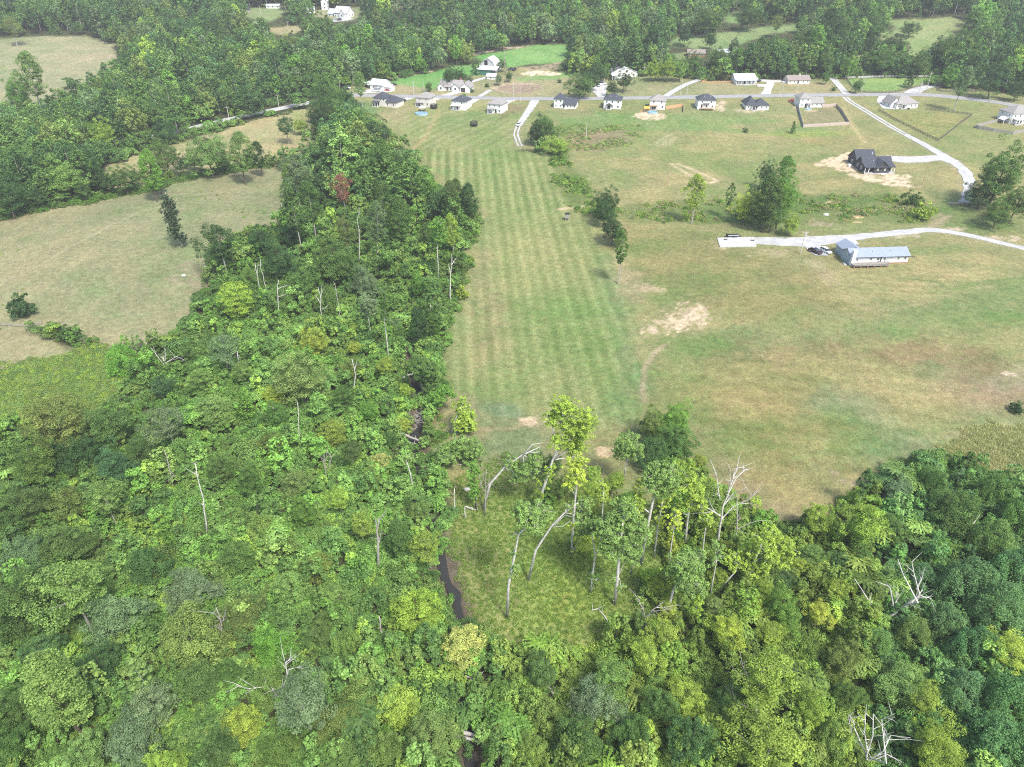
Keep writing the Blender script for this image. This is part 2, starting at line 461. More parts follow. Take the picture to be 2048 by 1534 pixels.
BARE = [
 ([(1621, 331), (1656, 318), (1690, 304), (1716, 306), (1716, 344), (1700, 346), (1655, 334)], (0.48, 0.37, 0.25), 1.0, 1),
 ([(1697, 347), (1758, 346), (1820, 351), (1822, 366), (1844, 376), (1792, 374), (1741, 366), (1703, 356)], (0.49, 0.39, 0.27), 0.8, 1),
 ([(1354, 604), (1385, 598), (1420, 622), (1416, 645), (1388, 660), (1350, 678), (1300, 672), (1278, 655), (1325, 638), (1340, 615)], (0.44, 0.335, 0.235), 3.0, 0.85),
 (ell(1065, 841, 30, 13), (0.42, 0.32, 0.21), 0.8, 0.9),
 (ell(1212, 902, 24, 10), (0.42, 0.31, 0.19), 0.7, 0.9),
 (ell(1296, 580, 38, 9), (0.36, 0.28, 0.18), 2.0, 0.6),
 (ell(1300, 232, 36, 9), (0.47, 0.36, 0.26), 0.8, 0.9),
 (ell(1441, 214, 10, 12), (0.44, 0.35, 0.25), 0.8, 0.8),
 (ell(1500, 222, 30, 4), (0.42, 0.34, 0.24), 0.8, 0.6),
 (ell(1590, 216, 6, 8), (0.42, 0.34, 0.24), 0.6, 0.6),
 (ell(1620, 222, 16, 3), (0.42, 0.32, 0.22), 0.6, 0.7),
 (ell(1035, 176, 50, 11, 18, 0.05), (0.36, 0.28, 0.20), 1.0, 0.9),
 (ell(1040, 177, 44, 9, 18, 0.05), (0.215, 0.155, 0.12), 1.0, 0.9),
 (ell(1083, 147, 40, 5.2, 14, 0.06), (0.55, 0.44, 0.32), 0.8, 1),
 ([(740, 163), (820, 153), (866, 143), (866, 139), (800, 150), (735, 158)], (0.36, 0.28, 0.20), 0.8, 0.9),
 ([(945, 113), (1000, 100), (1045, 96), (1063, 90), (1000, 95), (950, 107)], (0.36, 0.28, 0.20), 0.8, 0.9),
 ([(1030, 136), (1120, 124), (1130, 138), (1060, 142)], (0.33, 0.26, 0.18), 1.5, 0.7),
 (ell(1800, 472, 55, 5), (0.40, 0.34, 0.24), 1.5, 0.8),
 (ell(1910, 457, 30, 4), (0.42, 0.34, 0.25), 1.0, 0.8),
 (ell(2000, 477, 40, 7), (0.42, 0.34, 0.24), 1.0, 0.8),
 (ell(1880, 440, 18, 16), (0.24, 0.20, 0.13), 2.0, 0.6),
 (ell(1705, 434, 26, 3.2), (0.50, 0.34, 0.18), 0.7, 0.9),
 (ell(1670, 405, 18, 4), (0.48, 0.33, 0.19), 0.8, 0.8),
 (ell(1640, 448, 30, 8), (0.26, 0.21, 0.14), 1.5, 0.7),
 (ell(1715, 445, 10, 2), (0.48, 0.33, 0.19), 0.7, 0.8),
 (ell(1240, 425, 12, 3), (0.44, 0.33, 0.20), 0.7, 0.8),
 (ell(1560, 505, 60, 10), (0.30, 0.25, 0.15), 4, 0.6),
 (ell(1440, 492, 25, 8), (0.34, 0.27, 0.18), 2, 0.6),
 ([(1600, 520), (1640, 520), (1720, 600), (1700, 605), (1640, 560)], (0.30, 0.24, 0.15), 3, 0.5),
 (ell(2020, 748, 22, 6), (0.42, 0.34, 0.25), 1, 0.7),
 (ell(1780, 620, 3, 2), (0.5, 0.45, 0.36), 0.4, 0.8),
 (ell(1700, 960, 40, 14), (0.25, 0.19, 0.13), 2, 0.6),
 (ell(930, 1010, 5, 3), (0.4, 0.34, 0.24), 0.4, 0.8), (ell(1000, 1015, 6, 5), (0.36, 0.3, 0.18), 0.5, 0.7), (ell(945, 1160, 6, 5), (0.4, 0.3, 0.18), 0.5, 0.7),
 (ell(1045, 1146, 7, 6), (0.36, 0.24, 0.14), 0.5, 0.7), (ell(1072, 1178, 8, 4), (0.36, 0.28, 0.14), 0.5, 0.6), (ell(1005, 1098, 8, 10), (0.30, 0.24, 0.12), 0.5, 0.6),
 (ell(985, 1275, 12, 12), (0.36, 0.27, 0.17), 0.8, 0.8),
 (ell(800, 915, 14, 40), (0.30, 0.24, 0.17), 1.2, 0.7),
 (ell(270, 690, 50, 14), (0.28, 0.225, 0.15), 3, 0.6),
 (ell(380, 560, 45, 40), (0.25, 0.20, 0.14), 6, 0.5),
 (ell(140, 447, 12, 3), (0.36, 0.32, 0.23), 1, 0.7),
 (ell(200, 110, 30, 10), (0.30, 0.25, 0.16), 4, 0.6),
]
# worn lines on the ground (path width m)
TRACK = [
 ([(2140, 520), (2048, 497), (1993, 484), (1922, 468), (1861, 460), (1814, 464), (1742, 471), (1671, 478), (1600, 484), (1527, 482), (1500, 481)], 4.4, (0.27, 0.235, 0.155), 0.7),
 ([(1810, 269), (1842, 286), (1874, 304), (1908, 325), (1929, 342), (1937, 359), (1936, 380), (1932, 405)], 3.6, (0.26, 0.235, 0.16), 0.6),
 ([(1690, 194), (1700, 203), (1735, 224), (1775, 249), (1812, 270)], 2.6, (0.24, 0.225, 0.14), 0.6), ([(1772, 316), (1800, 319), (1835, 319), (1880, 316), (1908, 324)], 5.6, (0.29, 0.255, 0.18), 0.6),
 ([(1071, 200), (1059, 219), (1046, 239), (1036, 253), (1032, 268), (1041, 293)], 3.2, (0.26, 0.225, 0.15), 0.6),
 ([(0, 568), (40, 550), (90, 525), (200, 462), (270, 428), (330, 410)], 0.45, (0.36, 0.32, 0.21), 0.7),
 ([(1341, 327), (1370, 345), (1402, 362)], 0.9, (0.50, 0.39, 0.26), 1), ([(1356, 327), (1410, 350), (1436, 362), (1418, 366), (1402, 362)], 0.9, (0.50, 0.39, 0.26), 1),
 ([(1312, 290), (1318, 281), (1345, 268)], 0.5, (0.45, 0.38, 0.26), 0.7), ([(1326, 290), (1332, 281), (1352, 274)], 0.5, (0.45, 0.38, 0.26), 0.7), ([(1338, 290), (1346, 280)], 0.5, (0.45, 0.38, 0.26), 0.7),
 ([(1287, 800), (1285, 770), (1292, 730), (1310, 705), (1330, 690)], 1.1, (0.31, 0.245, 0.16), 0.8),
 ([(1118, 418), (1150, 415), (1190, 410)], 1.2, (0.50, 0.38, 0.25), 0.9),
 ([(806, 317), (850, 275), (880, 218)], 0.7, (0.36, 0.24, 0.14), 0.8),
 ([(770, 243), (800, 215), (812, 205)], 0.6, (0.36, 0.27, 0.16), 0.7),
 ([(1687, 214), (1698, 235), (1708, 257), (1730, 285)], 0.7, (0.46, 0.35, 0.2), 0.8),
 ([(1850, 462), (1880, 440), (1900, 432)], 1.5, (0.30, 0.24, 0.16), 0.7),
 ([(1690, 600), (1740, 618), (1780, 620), (1850, 605), (1900, 590)], 0.6, (0.27, 0.22, 0.13), 0.6),
 ([(1800, 555), (1880, 565), (1905, 580), (1960, 565), (2060, 555)], 0.8, (0.12, 0.17, 0.05), 0.8),
 ([(1060, 845), (1010, 860), (960, 858)], 1.0, (0.30, 0.22, 0.13), 0.5),
 ([(1260, 700), (1250, 780), (1180, 850), (1130, 870)], 1.4, (0.12, 0.155, 0.055), 0.5),
 ([(1190, 300), (1262, 293)], 0.35, (0.13, 0.14, 0.06), 0.7),
 ([(1205, 188), (1255, 170), (1310, 152)], 0.5, (0.15, 0.16, 0.07), 0.6),
]

def build_ground():
    u1 = np.linspace(-1.0, 1.0, 640)
    uo = 1.0 + np.array([0.03, 0.08, 0.16, 0.3, 0.55, 1, 1.8, 3.2, 6, 12.0])
    u = np.concatenate([-uo[::-1], u1, uo])
    ys = np.concatenate([[-400, -200, -80, 0, 25, 38], np.geomspace(45, 860, 640), [900, 980, 1100, 1300, 1700, 2400, 4000, 6000]])
    w = 0.86 * np.maximum(ys, 25) + 62
    X = u[None, :] * w[:, None]
    Y = np.repeat(ys[:, None], len(u), 1)
    Z = T(X, Y)
    nr, nc = X.shape
    x, y = X.ravel(), Y.ravel()
    wx = (fbm(x, y, 9, 3) - 0.5) * 2
    wy = (fbm(x, y, 9, 8) - 0.5) * 2
    wx2 = (fbm(x, y, 2.2, 13) - 0.5) * 2
    wy2 = (fbm(x, y, 2.2, 18) - 0.5) * 2
    col = np.empty((x.size, 3))
    col[:] = (0.055, 0.06, 0.026)
    col *= (0.7 + 0.7 * fbm(x, y, 14, 5))[:, None]
    openm = np.zeros(x.size)
    K = [(0, 0)] + [(math.cos(a), math.sin(a)) for a in np.linspace(0, 6.28, 7)[:-1]]
    def mask(poly, fe):
        lo, hi = poly.min(0) - fe * 3 - 3, poly.max(0) + fe * 3 + 3
        idx = np.nonzero((x > lo[0]) & (x < hi[0]) & (y > lo[1]) & (y < hi[1]))[0]
        m = np.zeros(idx.size)
        xs = x[idx] + wx[idx] * (fe * 0.9 + 1.2) + wx2[idx] * (fe * 0.5 + 0.6)
        yv = y[idx] + wy[idx] * (fe * 0.9 + 1.2) + wy2[idx] * (fe * 0.5 + 0.6)
        for a, b in K:
            m += inpoly(xs + a * fe * 0.8, yv + b * fe * 0.8, poly)
        return idx, m / len(K)
    for k, (poly, c, fe, _) in OPEN.items():
        idx, m = mask(poly, fe)
        openm[idx] = np.maximum(openm[idx], m)
        col[idx] = col[idx] * (1 - m[:, None]) + np.array(c) * m[:, None]
    def dabs(px_poly, c, fe, a):
        idx, m = mask(wpoly(px_poly), fe)
        m = (m * a)
        col[idx] = col[idx] * (1 - m[:, None]) + np.array(c) * m[:, None]
    for p in PATCH: dabs(*p)
    # patchy sward: lush and dry mottling at several sizes
    n1, n2, n3 = fbm(x, y, 46, 31, 4), fbm(x, y, 13, 37, 3), fbm(x, y, 3.2, 41, 2)
    st = fbm(x * 0.35 + y * 0.2, y * 1.3 - x * 0.3, 14, 43, 3)      # long streaks left by the mower and the slope
    g = np.clip((n1 - 0.5) * 2.2 + (n2 - 0.5) * 1.6 + (n3 - 0.5) * 1.0 + (st - 0.5) * 2.6 * np.clip((x - 22) / 30, 0, 1) * np.clip((420 - y) / 80, 0, 1), -1, 1)
    lush = np.clip(g, 0, 1)[:, None] * openm[:, None] * 0.75
    dry = np.clip(-g, 0, 1)[:, None] * openm[:, None] * 0.75
    col = col * (1 - lush) + (col * (0.62, 0.88, 0.62)) * lush
    col = col * (1 - dry) + (col * (1.28, 1.08, 1.12) + 0.012) * dry
    # mowing swaths
    def stripes(px_poly, ang, wid, amp, fe=4, curve=0.0):
        idx, m = mask(wpoly(px_poly), fe)
        xx, yy = x[idx], y[idx]
        c = xx * math.cos(ang) + yy * math.sin(ang) + curve * (yy - 200) ** 2 + (fbm(xx, yy * 0.4, 90, 61, 1) - 0.5) * 3.0 + 0.5 * np.sin(xx / 9.0)
        pk = (0.5 + 0.5 * np.cos(2 * math.pi * c / wid)) ** 4 + 0.6 * (0.5 + 0.5 * np.cos(2 * math.pi * c / wid + 1.5)) ** 8
        s = 2.0 * (pk - 0.35) * (0.45 + 0.8 * fbm(xx * 1.0, yy * 0.3, 40, 2, 2)) + 0.35 * np.sin(2 * math.pi * c / (wid * 2.6) + 2)
        k = 1 + amp * s * m
        col[idx] *= np.stack([k, 1 + (k - 1) * 0.75, 1 + (k - 1) * 1.1], 1)
    strip = [(835, 300), (1075, 300), (1135, 420), (1190, 440), (1240, 560), (1268, 680), (1285, 760), (1240, 835), (1190, 850), (1060, 845), (960, 830), (885, 770), (880, 690), (905, 620), (930, 540), (945, 480), (975, 420), (900, 380)]
    stripes(strip, math.radians(4), 4.4, 0.19)
    stripes([(1075, 300), (1135, 420), (970, 420), (890, 375), (830, 302)], math.radians(4), 4.4, 0.10, 3)
    stripes([(800, 230), (1040, 235), (1030, 295), (840, 300)], math.radians(-28), 6.0, 0.15, 3)
    stripes([(1100, 215), (1560, 212), (1560, 258), (1110, 245)], 0.0, 4.0, 0.07, 3)
    stripes([(1280, 268), (1470, 268), (1470, 292), (1300, 292)], 0.0, 4.0, 0.06, 3)
    stripes([(1790, 250), (1935, 234), (1875, 276)], math.radians(62), 3.2, 0.16, 1)
    stripes([(1605, 222), (1672, 212), (1692, 246), (1608, 250)], math.radians(15), 3.0, 0.12, 1)
    stripes([(1340, 730), (1600, 700), (1900, 700), (1900, 880), (1640, 1000), (1400, 930)], math.radians(78), 6.5, 0.07, 8)
    stripes([(1640, 555), (2040, 540), (2040, 575), (1700, 600)], math.radians(80), 4.5, 0.08, 5)
    stripes([(1400, 160), (1690, 162), (1690, 186), (1350, 190)], math.radians(90), 8, 0.07, 3)
    bn = fbm(x, y, 2.6, 73, 3)
    bn2 = fbm(x, y, 0.9, 79, 2)
    for q, c, fe, a in BARE:
        idx, m = mask(wpoly(q), fe)
        m = np.clip((m * 1.25 + (bn[idx] - 0.5) * 2.3 + (bn2[idx] - 0.5) * 1.3 - 0.62) * 1.7, 0, 1) * a * np.clip(m * 2.5, 0, 1)
        cc = np.array(c) * (0.78 + 0.44 * bn2[idx])[:, None] * (0.85 + 0.3 * bn[idx])[:, None]
        col[idx] = col[idx] * (1 - m[:, None]) + cc * m[:, None]
    for line, wd, c, a in TRACK:
        L = wpoly(line)
        lo, hi = L.min(0) - 5, L.max(0) + 5
        idx = np.nonzero((x > lo[0]) & (x < hi[0]) & (y > lo[1]) & (y < hi[1]))[0]
        d = dist_poly(x[idx] + wx2[idx] * 0.6, y[idx] + wy2[idx] * 0.6, L)
        cell = 0.0032 * (y[idx] + 40)
        m = np.clip(1.3 - d / np.maximum(wd, cell), 0, 1) * a * (0.55 + 0.6 * vnoise(x[idx], y[idx], 3, 5)).clip(0, 1)
        m *= np.minimum(1, wd / cell * 1.2)
        col[idx] = col[idx] * (1 - m[:, None]) + np.array(c) * m[:, None]
    d = dist_poly(x, y, CREEK)
    m = np.clip(1.5 - d / 2.6 + (vnoise(x, y, 3, 9) - 0.5), 0, 1)[:, None] * (y < 240)[:, None]
    col = col * (1 - m) + np.array((0.13, 0.105, 0.075)) * m
    me = bpy.data.meshes.new('ground')
    vs = np.stack([x, y, Z.ravel()], 1)
    i = np.arange(nr - 1)[:, None] * nc + np.arange(nc - 1)[None, :]
    i = i.ravel()
    fs = np.stack([i, i + 1, i + 1 + nc, i + nc], 1)
    me.vertices.add(len(vs))
    me.vertices.foreach_set('co', vs.ravel())
    me.loops.add(fs.size)
    me.loops.foreach_set('vertex_index', fs.ravel())
    me.polygons.add(len(fs))
    me.polygons.foreach_set('loop_start', np.arange(0, fs.size, 4))
    me.polygons.foreach_set('loop_total', np.full(len(fs), 4))
    me.polygons.foreach_set('use_smooth', np.ones(len(fs), bool))
    at = me.attributes.new('sward', 'FLOAT_COLOR', 'POINT')
    at.data.foreach_set('color', np.concatenate([col, np.ones((len(col), 1))], 1).astype(np.float32).ravel())
    me.update()
    m = bpy.data.materials.new('sward')
    nt, N, L = nm(m)
    out = N('ShaderNodeOutputMaterial')
    b = N('ShaderNodeBsdfPrincipled')
    b.inputs['Roughness'].default_value = 0.95
    b.inputs['Specular IOR Level'].default_value = 0.08
    a = N('ShaderNodeAttribute')
    a.attribute_name = 'sward'
    geo = N('ShaderNodeNewGeometry')
    prev = a.outputs['Color']
    nz = []
    for sc, lo, hi, det in ((2.4, 0.62, 1.38, 4), (0.55, 0.72, 1.28, 5), (0.09, 0.88, 1.12, 4)):
        no = N('ShaderNodeTexNoise')
        no.inputs['Scale'].default_value = sc
        no.inputs['Detail'].default_value = det
        no.inputs['Roughness'].default_value = 0.65
        L(geo.outputs['Position'], no.inputs['Vector'])
        mr = N('ShaderNodeMapRange')
        mr.inputs['From Min'].default_value = 0.28
        mr.inputs['From Max'].default_value = 0.72
        mr.inputs['To Min'].default_value = lo
        mr.inputs['To Max'].default_value = hi
        L(no.outputs['Fac'], mr.inputs['Value'])
        mx = N('ShaderNodeMix')
        mx.data_type = 'RGBA'
        mx.blend_type = 'MULTIPLY'
        mx.inputs['Factor'].default_value = 1
        L(prev, mx.inputs['A'])
        L(mr.outputs[0], mx.inputs['B'])
        prev = mx.outputs['Result']
        nz.append(no)
    hs = N('ShaderNodeHueSaturation')
    mh = N('ShaderNodeMapRange')
    mh.inputs['From Min'].default_value = 0.3
    mh.inputs['From Max'].default_value = 0.7
    mh.inputs['To Min'].default_value = 0.485
    mh.inputs['To Max'].default_value = 0.525
    n4 = N('ShaderNodeTexNoise')
    n4.inputs['Scale'].default_value = 0.8
    n4.inputs['Detail'].default_value = 5
    L(geo.outputs['Position'], n4.inputs['Vector'])
    L(n4.outputs['Fac'], mh.inputs['Value'])
    L(mh.outputs[0], hs.inputs['Hue'])
    L(prev, hs.inputs['Color'])
    L(hs.outputs[0], b.inputs['Base Color'])
    bu = N('ShaderNodeBump')
    bu.inputs['Strength'].default_value = 0.7
    bu.inputs['Distance'].default_value = 0.35
    L(nz[0].outputs['Fac'], bu.inputs['Height'])
    L(bu.outputs[0], b.inputs['Normal'])
    L(b.outputs[0], out.inputs[0])
    me.materials.append(m)
    o = link('ground', me)
    tag(o, kind='structure')
    return o
build_ground()

# ------------------------------------------------------------------ water, roads, drives
def smooth_line(pts, n=6):
    p = np.array(pts, float)
    out = []
    for i in range(len(p) - 1):
        p0, p1, p2, p3 = p[max(i - 1, 0)], p[i], p[i + 1], p[min(i + 2, len(p) - 1)]
        for t in np.linspace(0, 1, n, endpoint=False):
            out.append(0.5 * ((2 * p1) + (-p0 + p2) * t + (2 * p0 - 5 * p1 + 4 * p2 - p3) * t * t + (-p0 + 3 * p1 - 3 * p2 + p3) * t ** 3))
    out.append(p[-1])
    return np.array(out)

def ribbon(name, line, wid, mat, lift=0.10, label=None, thick=0.5, offset=0.0, jitter=0.0, flat=None, seed=1, parent=None):
    """strip of paving laid on the ground: top surface, with sides going into the ground"""
    L = line
    # even spacing about 2.5 m
    seg = np.r_[0, np.cumsum(np.hypot(*np.diff(L, axis=0).T))]
    n = max(4, int(seg[-1] / 2.5))
    s = np.linspace(0, seg[-1], n)
    c = np.stack([np.interp(s, seg, L[:, 0]), np.interp(s, seg, L[:, 1])], 1)
    t = np.gradient(c, axis=0)
    t /= np.linalg.norm(t, axis=1)[:, None] + 1e-9
    nrm = np.stack([-t[:, 1], t[:, 0]], 1)
    wv = np.interp(s / seg[-1], np.linspace(0, 1, len(wid)), wid) if hasattr(wid, '__len__') else np.full(n, wid)
    r = np.random.default_rng(seed)
    jl = r.normal(0, 1, n) * jitter
    jr = r.normal(0, 1, n) * jitter
    lat = np.array([-0.5, -0.25, 0, 0.25, 0.5])
    vs, fs = [], []
    for i in range(n):
        ww = wv[i]
        for k, la in enumerate(lat):
            off = la * ww + offset + (jl[i] if k == 0 else jr[i] if k == 4 else 0)
            x, y = c[i] + nrm[i] * off
            z = float(T0(x, y)) + lift + (0.04 * (1 - (2 * la) ** 2))
            if flat is not None: z = flat
            vs.append((x, y, z))
    m = len(lat)
    for i in range(n - 1):
        for k in range(m - 1):
            fs.append((i * m + k, i * m + k + 1, (i + 1) * m + k + 1, (i + 1) * m + k)[::-1])
    # side skirts
    nv = len(vs)
    for i in range(n):
        for k in (0, m - 1):
            x, y, z = vs[i * m + k]
            vs.append((x, y, z - thick))
    for i in range(n - 1):
        a, b2 = nv + 2 * i, nv + 2 * (i + 1)
        fs.append((i * m, (i + 1) * m, b2, a))
        fs.append((i * m + m - 1, a + 1, b2 + 1, (i + 1) * m + m - 1))
    mb = MB()
    mb.add(vs, fs)
    o = mb.build(name, mat, parent)
    if parent is None: tag(o, label, kind='structure')
    return o

ASPHALT = plain('asphalt_pale', (0.27, 0.27, 0.265), 0.9, 0.16, 0.4, bump=0.2)
GRAVEL = plain('gravel_white', (0.40, 0.40, 0.385), 0.95, 0.2, 0.35, bump=0.3)
CONCRETE = plain('concrete', (0.44, 0.43, 0.41), 0.9, 0.18, 0.8, bump=0.1)

def water_material():
    m = bpy.data.materials.new('creek_water')
    nt, N, L = nm(m)
    out = N('ShaderNodeOutputMaterial')
    b = N('ShaderNodeBsdfPrincipled')
    b.inputs['Base Color'].default_value = (0.035, 0.034, 0.03, 1)
    b.inputs['Roughness'].default_value = 0.05
    b.inputs['IOR'].default_value = 1.33
    no = N('ShaderNodeTexNoise')
    no.inputs['Scale'].default_value = 1.6
    no.inputs['Detail'].default_value = 4
    bu = N('ShaderNodeBump')
    bu.inputs['Strength'].default_value = 0.35
    bu.inputs['Distance'].default_value = 0.2
    g = N('ShaderNodeNewGeometry')
    L(g.outputs['Position'], no.inputs['Vector'])
    L(no.outputs['Fac'], bu.inputs['Height'])
    L(bu.outputs[0], b.inputs['Normal'])
    L(b.outputs[0], out.inputs[0])
    return m
cl = CREEK
wl = smooth_line(CREEK_PX, 5)
wx_, wy_, _ = P(wl[:, 0], wl[:, 1])
ribbon('water', np.stack([wx_, wy_], 1), 1.8, water_material(), lift=-0.95, label='dark narrow creek winding through the wood', thick=0.05, jitter=0.35)

def road(name, px, wid, mat, label, lift=0.10, **kw):
    sl = smooth_line(px, 6)
    x, y, _ = P(sl[:, 0], sl[:, 1])
    return ribbon(name, np.stack([x, y], 1), wid, mat, lift, label, **kw)

road('road', [(560, 187), (640, 189), (700, 190.5), (800, 192.5), (920, 195), (1040, 197.5), (1200, 197), (1400, 194), (1560, 191), (1740, 189.4), (1846, 189.6), (1916, 195.5), (1985, 203.5), (2031, 211), (2120, 226), (2300, 262)],
     7.0, ASPHALT, 'pale asphalt road running behind the row of houses', lift=0.14)
road('road', [(40, 330), (130, 306), (215, 288), (300, 275), (385, 256), (470, 236), (585, 212), (640, 201)], 6.5, GRAVEL, 'pale country road along the edge of the woods', lift=0.16)
road('driveway', [(1665, 156), (1675, 168), (1688, 183), (1693, 189)], 5.0, GRAVEL, 'gravel lane running up beside the fenced paddock', lift=0.2)
_tt = [(1690, 194), (1700, 203), (1735, 224), (1775, 249), (1812, 270)]
road('driveway', _tt, 1.5, GRAVEL, 'left wheel track of the long gravel drive', offset=-1.25, jitter=0.12)
road('driveway', _tt, 1.5, GRAVEL, 'right wheel track of the long gravel drive', offset=1.25, jitter=0.12)
road('driveway', [(1810, 269), (1842, 286), (1874, 304), (1908, 325), (1929, 342), (1937, 359), (1936, 380), (1932, 405)], [4.2, 4.6, 5.5, 5.2, 4.4, 4], GRAVEL, 'long white gravel drive bending down to the culvert', jitter=0.28, lift=0.14)
road('driveway', [(1772, 316), (1800, 319), (1835, 319), (1880, 316), (1908, 324)], [8, 9, 8.5, 7, 8], GRAVEL, 'gravel drive leading to the black-roofed house', jitter=0.25, lift=0.12)
road('driveway', [(2140, 520), (2048, 497), (1993, 484), (1922, 468), (1861, 460), (1814, 464), (1742, 471), (1671, 478), (1600, 484), (1527, 482), (1500, 481)], [3.6, 3.6, 3.8, 4.2, 4.8, 5, 5, 6, 9, 9, 7], GRAVEL,
     'white gravel drive sweeping past the blue-roofed home', jitter=0.2, lift=0.12)
road('driveway', [(1610, 486), (1630, 496), (1643, 512)], [6, 7, 4.5], GRAVEL, 'gravel parking spot under the pickup', jitter=0.3, lift=0.17)
road('driveway', [(1690, 472), (1700, 480), (1708, 490)], [4, 4, 4], CONCRETE, 'concrete apron behind the blue-roofed home', lift=0.2)
road('driveway', [(1071, 200), (1059, 219), (1046, 239), (1036, 253)], [6, 4.4, 4.0, 3.4], GRAVEL, 'gravel lane dropping from the road past the white car', jitter=0.2)
_t2 = [(1036, 253), (1032, 268), (1035, 280), (1041, 293)]
road('driveway', _t2, 0.9, GRAVEL, 'left rut at the end of the gravel lane', offset=-1.0, jitter=0.15)
road('driveway', _t2, 0.9, GRAVEL, 'right rut at the end of the gravel lane', offset=1.0, jitter=0.15)
road('driveway', [(795, 204), (806, 200), (822, 195)], 4.5, CONCRETE, 'concrete drive beside the leftmost house of the row')
road('driveway', [(866, 200), (876, 196), (884, 194)], 5, CONCRETE, 'concrete drive beside the cream house with trampoline')
road('driveway', [(886, 192), (905, 187), (930, 180)], 5, CONCRETE, 'concrete drive up to the dormer-roofed ranch house')
road('driveway', [(930, 168), (955, 160), (978, 154)], 3.6, GRAVEL, 'gravel path climbing to the gambrel barn')
road('driveway', [(935, 208), (944, 203), (952, 198)], 5, CONCRETE, 'concrete drive beside the third house of the row')
road('driveway', [(953, 196), (966, 189), (980, 180)], 3.2, GRAVEL, 'gravel track beside the brown riding oval')
road('driveway', [(1007, 208), (1016, 203), (1026, 199)], 5, CONCRETE, 'concrete drive beside the fourth house of the row')
road('driveway', [(1205, 196), (1201, 187), (1196, 178), (1200, 170)], [5, 7, 13, 11], CONCRETE, 'wide concrete turnaround between the two dark trees')
road('driveway', [(1330, 193), (1353, 179), (1374, 168), (1400, 158.5), (1424, 147)], 4.2, GRAVEL, 'white gravel drive slanting up into the trees')
road('driveway', [(1531, 190), (1536, 178), (1541, 166), (1541, 162)], [6.5, 5, 5, 5], CONCRETE, 'concrete drive between farmhouse and long grey house')
road('driveway', [(1516, 160), (1541, 162), (1573, 162.5)], 5.5, CONCRETE, 'concrete crossbar joining farmhouse and long grey house')
road('driveway', [(1536, 171.5), (1514, 171)], 5.5, CONCRETE, 'short concrete parking stub below the farmhouse', lift=0.2)
road('driveway', [(1822, 188), (1837, 178.5), (1864, 171.5), (1904, 167.5), (1962, 166), (2060, 163)], [10, 6, 5, 4.5, 4.5], GRAVEL, 'pale lane curving along the dark paddock fence')
road('driveway', [(1769, 190.5), (1772, 201), (1778, 218)], [6, 12, 7], CONCRETE, 'broad concrete drive beside the hip-roofed ranch')
road('driveway', [(1592, 203), (1598, 194)], 4, CONCRETE, 'short concrete drive behind the red car')
road('driveway', [(720, 184), (750, 182), (780, 181)], [8, 10, 7], GRAVEL, 'gravel yard in front of the white roofed shed')
road('driveway', [(662, 43), (690, 40), (705, 37)], 5, GRAVEL, 'gravel drive by the far white house')
# ------------------------------------------------------------------ foliage geometry
def leaf_arrays(pos, nor, size, r, asp=0.7):
    """one small kite-shaped leaf spray per point"""
    n = len(pos)
    nor = nor / (np.linalg.norm(nor, axis=1)[:, None] + 1e-9)
    a = r.normal(size=(n, 3))
    u = np.cross(nor, a)
    u /= np.linalg.norm(u, axis=1)[:, None] + 1e-9
    w = np.cross(nor, u)
    s = size * r.uniform(0.65, 1.35, n)[:, None]
    sag = nor * s * 0.18
    v = np.stack([pos - u * s * 0.5 - sag, pos + w * s * asp * 0.5 + u * s * 0.1, pos + u * s * 0.55 - sag, pos - w * s * asp * 0.5 + u * s * 0.1], 1)
    return v.reshape(-1, 3)

def leaf_mesh(name, parts, trunk=None, bark=None):
    """parts: list of (verts, var); optional trunk MB joined with the bark material"""
    v = np.concatenate([p[0] for p in parts])
    var = np.concatenate([p[1] for p in parts])
    nf = len(v) // 4
    f = np.arange(nf * 4).reshape(-1, 4)
    tv = tf = None
    me = bpy.data.meshes.new(name)
    loops = f.ravel()
    starts = np.arange(0, nf * 4, 4)
    tots = np.full(nf, 4)
    mi = np.zeros(nf, np.int32)
    if trunk is not None:
        tv = np.array(trunk.v)
        n0 = len(v)
        v = np.concatenate([v, tv])
        tl = [i + n0 for q in trunk.f for i in q]
        st = len(loops)
        tt = np.array([len(q) for q in trunk.f])
        loops = np.concatenate([loops, tl])
        starts = np.concatenate([starts, st + np.r_[0, np.cumsum(tt)[:-1]]])
        tots = np.concatenate([tots, tt])
        mi = np.concatenate([mi, np.ones(len(tt), np.int32)])
        var = np.concatenate([var, np.full(len(tt), 0.5)])
    me.vertices.add(len(v))
    me.vertices.foreach_set('co', v.astype(np.float32).ravel())
    me.loops.add(len(loops))
    me.loops.foreach_set('vertex_index', loops.astype(np.int32))
    me.polygons.add(len(starts))
    me.polygons.foreach_set('loop_start', starts.astype(np.int32))
    me.polygons.foreach_set('loop_total', tots.astype(np.int32))
    me.materials.append(LEAF)
    if bark: me.materials.append(bark)
    me.polygons.foreach_set('material_index', mi)
    at = me.attributes.new('leafvar', 'FLOAT', 'FACE')
    at.data.foreach_set('value', var.astype(np.float32))
    me.update(calc_edges=True)
    return me

